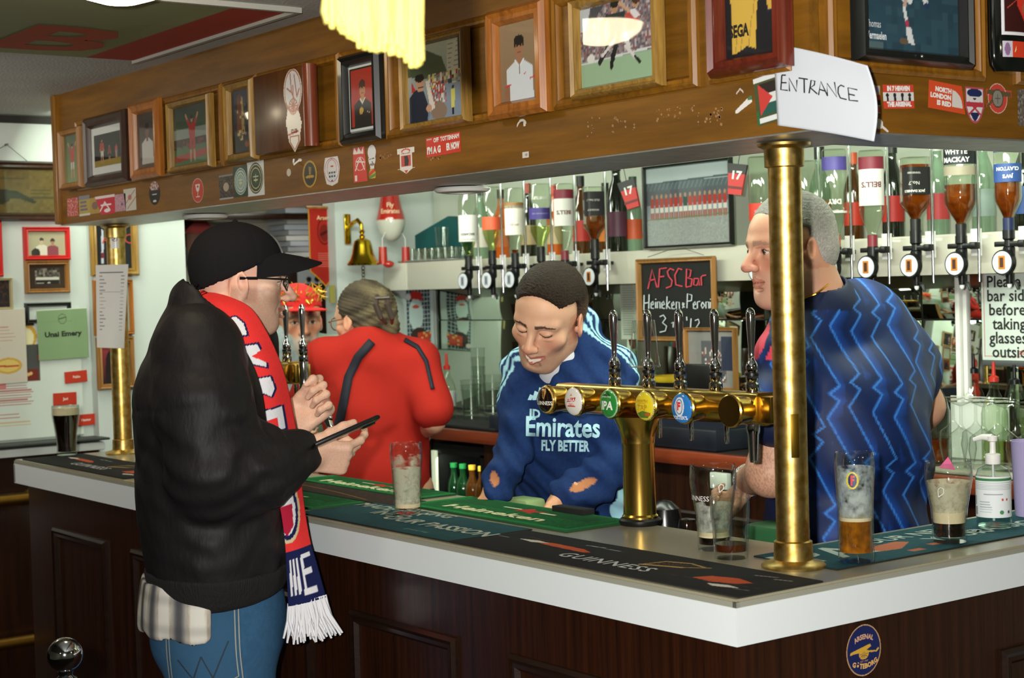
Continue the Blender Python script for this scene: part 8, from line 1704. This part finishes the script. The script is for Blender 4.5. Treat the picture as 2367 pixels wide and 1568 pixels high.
# chalkboard
def chalkboard():
 YC = 1.962; TL, BR = (1474, 600), (1660, 792); C, w, h, _ = plane_rect(('y', YC), TL, BR); t = thing('chalkboard', 'small wood-framed chalkboard with handwritten drink offer hung under the shelf', 'board', M=frameM(C))
 moulding(w, h, .018, .016).build('frame', FR['oak'], t); MB().box((0, .004, 0), (w-.01, .006, h-.01)).build('slate', mat('black slate', (22, 22, 21), .6), t)
 def to3(x, y):    # zoom crop coordinates (1450,330) scale 3.136
  p = hy(1450 + x/3.136, 330 + y/3.136, YC - .004); return (p[0]-C[0], p[1]-C[1], p[2]-C[2])
 A = [[(150, 1060), (180, 920), (215, 1050)], [(160, 1000), (205, 990)], [(225, 1050), (235, 915), (285, 908)], [(230, 975), (268, 968)], [(340, 925), (310, 912), (290, 935), (300, 970), (325, 1000), (318, 1040), (280, 1055)], [(398, 920), (370, 912), (345, 960), (352, 1030), (400, 1042)], [(425, 1045), (430, 915), (462, 925), (455, 970), (432, 978), (470, 990), (462, 1040), (425, 1048)], [(515, 985), (485, 985), (480, 1030), (505, 1035), (520, 985), (522, 1035)], [(538, 1035), (535, 975), (545, 965), (572, 960)]]
 Bq = [[(120, 1215), (122, 1105)], [(155, 1205), (158, 1100)], [(120, 1165), (158, 1158)], [(170, 1180), (190, 1172), (185, 1150), (172, 1165), (172, 1200), (192, 1202)], [(205, 1200), (205, 1155)], [(205, 1138), (207, 1132)], [(218, 1200), (218, 1155), (236, 1155), (238, 1202)], [(250, 1180), (270, 1172), (262, 1150), (250, 1165), (252, 1200), (272, 1202)], [(285, 1205), (288, 1115)], [(308, 1150), (288, 1178), (312, 1205)], [(322, 1182), (340, 1175), (334, 1152), (322, 1168), (324, 1204), (344, 1204)], [(355, 1205), (355, 1155), (376, 1158), (378, 1205)], [(400, 1200), (412, 1165), (402, 1160), (400, 1175), (415, 1195)],
          [(432, 1200), (436, 1095), (468, 1105), (465, 1145), (436, 1150)], [(478, 1180), (496, 1172), (490, 1152), (478, 1168), (480, 1202), (500, 1204)], [(508, 1202), (508, 1155), (528, 1150)], [(545, 1155), (535, 1180), (545, 1202), (560, 1180), (545, 1155)], [(570, 1202), (570, 1155), (590, 1155), (592, 1202)], [(602, 1200), (602, 1155)], [(602, 1138), (604, 1132)]]
 Cq = [[(235, 1262), (262, 1250), (278, 1275), (255, 1305), (285, 1330), (275, 1365), (235, 1375)], [(320, 1310), (335, 1300), (332, 1340)], [(345, 1310), (360, 1320), (350, 1340)], [(400, 1290), (385, 1300), (392, 1370), (375, 1372), (412, 1370)], [(430, 1262), (432, 1290)], [(456, 1375), (462, 1275)], [(490, 1290), (515, 1280), (522, 1305), (485, 1362), (535, 1362)]]
 stroke_mesh(A, to3, 9).build('chalk_lettering', mat('red chalk', (206, 70, 84), .9), t, smooth=0); stroke_mesh(Bq + Cq, to3, 7).build('chalk_lettering', mat('white chalk', (214, 220, 224), .9), t, smooth=0)
 P = [np.array(to3(*p)) for p in ((155, 830), (300, 780), (420, 768), (560, 815))]; MB().tube([tuple(p + np.array([0, -.004, 0])) for p in P], .001, 6).build('hanging_wire', mat('steel wire', (120, 120, 115), .4, metal=1), t)
chalkboard()
picture('wood-framed photo standing on the back counter behind the tap handles', ('y', 1.93), (1588, 757), (1709, 905), 'oak', .012, lambda c: (c.rect(0, 0, 1, 1, '#8a8684'), c.rect(.28, .08, .82, .82, '#57565c'), c.speck(.5, ['#c8a8a0', '#a04a44', '#d8d0cc', '#4a4a54'], 3, (.3, .1, .8, .7)), c.rect(.72, .3, .98, .9, '#2c3448')))
card('white drinks list stuck on the mirror left of the chalkboard', 'drinks_list', 'paper', [(0, 0)]*4, lambda c: None) if 0 else None
C, w, h, _ = plane_rect(('y', YM - .006), (1433, 652), (1477, 785)); t = thing('drinks_list', 'tall white drinks list stuck on the mirror left of the chalkboard', 'paper', M=frameM(C)); c = Canvas(w, h, .0022, '#c9d4c0'); c.lines(.12, .06, .9, .94, 22, '#8a968a', .3); obj('print', c.mesh('p'), M_paint('paper'), t)
# rules sign at the right
C, w, h, _ = plane_rect(('y', 2.10), (2268, 626), (2420, 836)); t = thing('rules_sign', 'white sign with black handwritten-style capitals about glasses at the right edge', 'sign', M=frameM(C)); MB().box((0, 0, 0), (w, .006, h), bev=.002).build('sign_board', mat('white sign paper', (206, 216, 208), .5), t)
MB().box((0, .004, -h/2-.008), (w, .02, .018), bev=.004).build('base_strip', mat('grey base', (70, 72, 72), .5), t)
rm = MB(); [rm.box((x, -.0036, z), d) for x, z, d in ((0, h/2-.008, (w-.02, .0006, .0012)), (0, -h/2+.012, (w-.02, .0006, .0012)), (-w/2+.010, 0, (.0012, .0006, h-.02)))]; rm.build('red_border', mat('red line', (190, 70, 64), .6), t)
for i, s in enumerate(('Please use', 'bar side', 'before', 'taking', 'glasses', 'outside')):
 me = text_mesh(s, .047, bold=.0008); xs2 = np.array([v.co.x for v in me.vertices]); sh = -w/2 + .022 + [0, 0, .006, .016, .004, .014][i] - xs2.min(); obj('lettering', me, mat('black sign print', (30, 30, 30), .6), t, loc=(sh, -.0036, h/2 - .034 - .040*i))
text('lettering', 'Thank you', .016, mat('red line', (190, 70, 64)), t, M=frameM((.05, -.004, -h/2 + .022)), shear=.3)
P = hy(2225, 800, 2.15); t = thing('mirror_post', 'white vertical post in front of the mirror left of the rules sign', 'post', (P[0], 2.15, 1.066)); MB().box((-.006, 0, .265), (.016, .03, .53), bev=.002).box((.014, .004, .265), (.014, .02, .53), bev=.002).build('post_shaft', m_white, t)
# till, bowl, small things on the back counter
ZBC = 1.0655
P = hy(1625, 1000, 1.84); t = thing('till', 'dark blue-black till on the back counter behind the brass taps', 'till', (P[0], 1.875, ZBC)); MB().box((0, 0, .035), (.36, .30, .07), bev=.008).build('drawer', mat('dark till plastic', (24, 28, 38), .4), t); MB().prism([(-.16, .07), (.16, .07), (.16, .13), (-.16, .10)], -.10, .10).build('keyboard', mat('till keys', (30, 36, 52), .45), t); MB().box((-.10, .05, .19), (.16, .04, .14), bev=.006).build('display', m_valve, t)
P = hy(1568, 885, 2.14); t = thing('yellow_rim_bowl', 'black ice bowl with yellow rim behind the tap handles', 'bowl', (P[0], 2.14, ZBC)); MB().lathe([(.07, 0), (.085, .12), (.088, .185)], 32).build('bowl_body', m_valve, t); MB().lathe([(.088, .180), (.092, .186), (.092, .2), (.086, .2), (.084, .186)], 32).build('rim', mat('yellow plastic', (212, 178, 40), .4), t)
P = hy(1790, 1065, 1.70); 
t = thing('receipt_box', 'small white box fixed to the back counter edge near the elbow', 'box', (hy(1665, 1090, 1.69)[0], 1.69, .985)); MB().box((0, 0, 0), (.075, .02, .05), bev=.003).build('box_body', m_white, t)
def cup_stack(label, px, py_top, y, n, r=.040):
 P = hy(px, 960, y); zt = hy(px, py_top, y)[2]; t = thing('cup_stack', label, 'cups', (P[0], y, ZBC + .011)); hh = zt - ZBC - .011; st = (hh - .12)/max(1, n-1)
 for i in range(n): MB().lathe([(r*.72, st*i), (r, .12 + st*i), (r*1.03, .12 + st*i), (r*1.03, .123 + st*i)], 26).build('plastic_cup', glass_mat('clear plastic cup'), t)
cup_stack('tall stack of clear plastic cups under the mirror poster', 1108, 806, 2.08, 5, .030); cup_stack('short stack of clear plastic cups beside the barman\'s sleeve', 1140, 868, 1.95, 3, .040); cup_stack('stack of clear plastic cups right of the white-labelled bottle', 1090, 880, 1.92, 3, .042)
P = hy(1036, 960, 1.90); t = thing('pourer_bottle', 'clear bottle with white label and red pourer on the left of the back counter', 'bottle', (P[0], 1.90, ZBC + .011)); MB().lathe([(.032, 0), (.034, .004), (.034, .12), (.026, .15), (.013, .175), (.0125, .20), (1e-6, .20)], 26).build('bottle_body', m_bglass, t); MB().lathe([(.0345, .05), (.0345, .11)], 26).build('label', mat('label white', (214, 216, 212), .5), t); MB().lathe([(.014, .196), (.014, .212), (.007, .216), (.0045, .262), (1e-6, .262)], 16).build('pourer', mat('red pourer', (176, 42, 30), .4), t)
P = hy(1120, 990, 1.78); t = thing('card_reader', 'dark card reader on the back counter edge beside the barman', 'card reader', (hy(1148, 990, 1.74)[0], 1.77, ZBC)); MB().box((0, 0, .03), (.09, .07, .06), bev=.008).build('reader_body', mat('dark reader', (30, 34, 46), .4), t)
# right end: pourer bottles and upturned wine glasses
for i, (px, py, lb) in enumerate(((2163, 862, 'clear pourer bottle with red stopper beside the jersey'), (2297, 870, 'clear pourer bottle under the rules sign, left one'), (2345, 876, 'clear pourer bottle under the rules sign, right one'), (2250, 850, 'tall pourer bottle behind the white post'))):
 y = [1.93, 2.02, 2.05, 2.17][i]; P = hy(px, py, y); zt = P[2]; t = thing('pourer_bottle', lb, 'bottle', (P[0], y, ZBC)); Hb = max(.22, zt - ZBC + .01)
 MB().lathe([(.034, 0), (.037, .004), (.037, Hb*.55), (.028, Hb*.68), (.013, Hb*.80), (.012, Hb*.92), (1e-6, Hb*.92)], 26).build('bottle_body', m_bglass, t); MB().lathe([(.014, Hb*.90), (.014, Hb*.95), (.006, Hb*.97), (.004, Hb*1.12), (1e-6, Hb*1.12)], 16).build('pourer', mat('red pourer') if i < 2 else m_valve, t); MB().lathe([(1e-6, .004), (.034, .004), (.034, Hb*.25), (1e-6, Hb*.25)], 24).build('spirit', [m_amber, m_yel, m_amber, m_yel][i], t)
WG = [(.031, 0), (.033, .01), (.040, .05), (.036, .085), (.010, .105), (.0042, .115), (.0040, .165), (.030, .176), (.032, .178), (1e-6, .1785)]
wg = None; k = 0
for r_ in range(2):
 for i in range(4):
  x = hy(2222 + 52*i - 18*r_, 1000, 1.80 + .10*r_)[0]; lb = 'upturned wine glass on the back counter, %s row, %s' % (['front', 'rear'][r_], ['nearest the jersey', 'second from the jersey', 'third from the jersey', 'nearest the right edge'][i])
  if wg is None: wg = thing('wine_glass', lb, 'glass', (x, 1.80, ZBC + .012), group='upturned wine glasses on the back counter'); MB().lathe(WG, 28).build('glass_shell', m_glass, wg)
  else: g = copy_tree(wg); g.location = (x, 1.80 + .10*r_, ZBC + .012); g['label'] = lb
x0, x1 = hy(2190, 1000, 1.8)[0], hy(2420, 1000, 1.8)[0]
t = thing('glass_tray', 'white drip tray under the upturned wine glasses', 'tray', ((x0+x1)/2, 1.845, ZBC)); MB().box((0, 0, .005), (x1-x0+.05, .24, .010), bev=.003).build('tray_body', mat('worn tray', (150, 146, 130), .5), t)
P = hy(2225, 955, 2.06); t = thing('white_card', 'white folded card standing behind the wine glasses', 'card', (P[0], 2.06, ZBC)); MB().box((0.06, 0, .09), (.20, .004, .18)).build('card_front', mat('white card', (200, 204, 196), .7), t)

# ---------------------------------------------------------------- stub wall and left end of the shelf
XS = -4.195
P = hx(838, 582, XS + .11); t = thing('brass_bell', 'polished brass bar bell with chain on the white stub wall', 'bell', P)
m_bell = mat('bell brass', (206, 168, 40), .14, metal=1)
MB().lathe([(.066, -.058), (.068, -.050), (.056, -.034), (.046, -.008), (.040, .025), (.034, .045), (.018, .056), (1e-6, .058)], 36).build('bell_cup', m_bell, t); MB().lathe([(.008, .055), (.013, .064), (.007, .074), (.013, .084), (.006, .094)], 18).build('crown', m_bell, t)
MB().tube([(0, 0, .09), (.0, -.002, .115), (-.025, -.004, .135), (-.06, -.006, .125), (-.098, -.008, .105)], [.007, .008, .009, .009, .010], 12).build('bracket', m_bell, t); MB().box((-.104, -.008, .10), (.010, .03, .13), bev=.004).build('wall_plate', m_bell, t)
for i in range(5): MB().tube([(.006*math.cos(a)*(1 if i % 2 else .3), .006*math.cos(a)*(.3 if i % 2 else 1), -.070-.014*i + .009*math.sin(a)) for a in np.linspace(0, 2*PI, 13)], .0018, 6).build('chain_link', mat('dark chain', (70, 66, 50), .35, metal=1), t)
# egg-shaped sitting figure
P = hx(903, 520, XS + .10); t = thing('egg_figure', 'white and red egg-shaped figure hanging above the shelf end with dangling legs', 'ornament', P); zz = hx(903, 612, XS+.10)[2] - P[2]
a = facing(P)
def eggc(): 
 c = Sdf(np.array([-.1, -.1, -.12]), np.array([.1, .1, .2]), .005); c.ell((0, 0, 0), (.060, .055, .072), None, 0); c.cone((0, 0, .03), (0, 0, .13), .056, .040, .03)
 def col(Q): C = np.tile(np.array(lin('#c9c8b8')), (len(Q), 1)); C[Q[:, 2] > .022] = lin('#b0281c'); return C
 return c.mesh('egg', (0, 0, 0), col)
obj('egg_body', eggc(), mat('glazed ceramic', attr=True, rough=.2, coat=1), t)
for s, z in (('Fly', .082), ('Emirates', .056)): obj('lettering', wrap_cyl(text_mesh(s, .028, bold=.0006, width=.085 if s != 'Fly' else None), .060 if z < .07 else .056, a), mat('cream ceramic print', (225, 190, 150), .4), t, loc=(0, 0, z))
for sgn, px in ((-1, 885), (1, 938)):
 q = hx(px, 590, XS + .13) - P; e = hx(px, 605, XS+.13) - P
 MB().tube([(.02, .040*sgn, -.03), (q[0], q[1], -.06), (q[0], q[1], q[2]+.02)], .003, 8).build('leg', mat('pale cord', (200, 200, 190), .6), t)
 b = MB(); b.cyl((q[0], q[1], q[2]+.035), (q[0], q[1], e[2]-.012), .017, .019, 18); b.sphere((q[0]+.018, q[1]+.016, e[2]-.012), .020, 16, 10, (1.2, 1.2, .8)); b.build('boot', mat('red glazed ceramic', (178, 40, 30), .25, coat=.8), t)
MB().cyl((0, 0, .165), (0, 0, 2.245 - P[2]), .0012).build('string', mat('dark string', (40, 40, 40)), t)
# teal box and tray of little glasses on the shelf
P = hy(1005, 605, 2.10); t = thing('glass_tray', 'thin steel tray of shot glasses on the left end of the back shelf', 'tray', (P[0], 2.10, ZS)); MB().box((0.02, 0, .006), (.38, .16, .008), bev=.003).build('tray_body', m_steel, t)
SG = [(.019, 0), (.020, .004), (.0235, .05), (.0215, .05), (.018, .006), (1e-6, .006)]; sg = None
for i in range(7):
 for j in range(2):
  lb = 'shot glass on the steel tray, %s row, %s from the left end' % (['front', 'rear'][j], ['first', 'second', 'third', 'fourth', 'fifth', 'sixth', 'seventh'][i]); p = (P[0] - .13 + .050*i, 2.07 + .055*j, ZS + .0105)
  if sg is None: sg = thing('shot_glass', lb, 'glass', p, group='shot glasses on the steel tray'); MB().lathe(SG, 20).build('glass_shell', m_glass, sg)
  else: g = copy_tree(sg); g.location = p; g['label'] = lb
t = thing('tall_shot_glass', 'larger glass standing on top of the shot glasses', 'glass', (hy(1025, 560, 2.1)[0], 2.095, ZS + .0612)); MB().lathe([(.026, 0), (.027, .005), (.031, .085), (.029, .085), (.024, .007), (1e-6, .007)], 24).build('glass_shell', m_glass, t)
A = [hy(x, y, 2.19) for x, y in ((925, 568), (1042, 500), (1062, 520), (1062, 606), (985, 575))]; C = sum(A)/len(A)
t = thing('teal_wedge', 'teal pointed cloth-covered wedge leaning behind the shot glasses', 'ornament', (C[0], 2.20, ZS)); MB().prism([(p[0]-C[0], p[2]-ZS) for p in (A[0], hy(962, 577, 2.19), hy(1008, 600, 2.19), np.array([A[3][0], 0, ZS+.003]), np.array([A[3][0]+.02, 0, ZS + .003]), A[2] + np.array([.08, 0, -.02]), A[1])][::-1], -.025, .025).build('wedge_body', mat('teal cloth', (18, 84, 84), .8), t)
def netpost(c):
 c.c[:] = lin('#31424a'); c.rect(0, 0, .10, 1, '#c9d8d4'); c.rect(.9, 0, 1, 1, '#c9d8d4')
 for i in range(9): c.line(.1+.1*i, 0, .1+.1*i, 1, .006, '#b8c8c4'); 
 for i in range(14): c.line(.1, .07*i, .9, .07*i+.02, .006, '#b8c8c4')
 c.ell(.42, .58, .24, .26, '#c6dcd6'); c.poly([(.18, .84), (.3, .96), (.6, .94), (.66, .8)], '#c0302c'); c.ell(.18, .86, .08, .05, '#e4e4e0'); c.ell(.42, .70, .12, .03, '#c8564c'); c.ell(.5, .2, .28, .16, '#3a2c28'); c.rect(.45, .08, .85, .28, '#c8482e'); c.speck(.4, ['#d8b060', '#c83a2c'], 4, (.45, .08, .9, .3)); c.ell(.2, .10, .12, .05, '#e0d8d0')
C, w, h, _ = plane_rect(('x', XS), (930, 668), (1004, 806)); t = thing('poster', 'poster of a goal net with red and white shapes on the white stub wall', 'poster', M=frameM(C, PI/2)); c = Canvas(w, h, .0028); netpost(c); o = obj('print', c.mesh('p'), M_paint('paper'), t, loc=(0, -.002, 0))
C, w, h, _ = plane_rect(('x', XS), (1008, 672), (1015, 800))
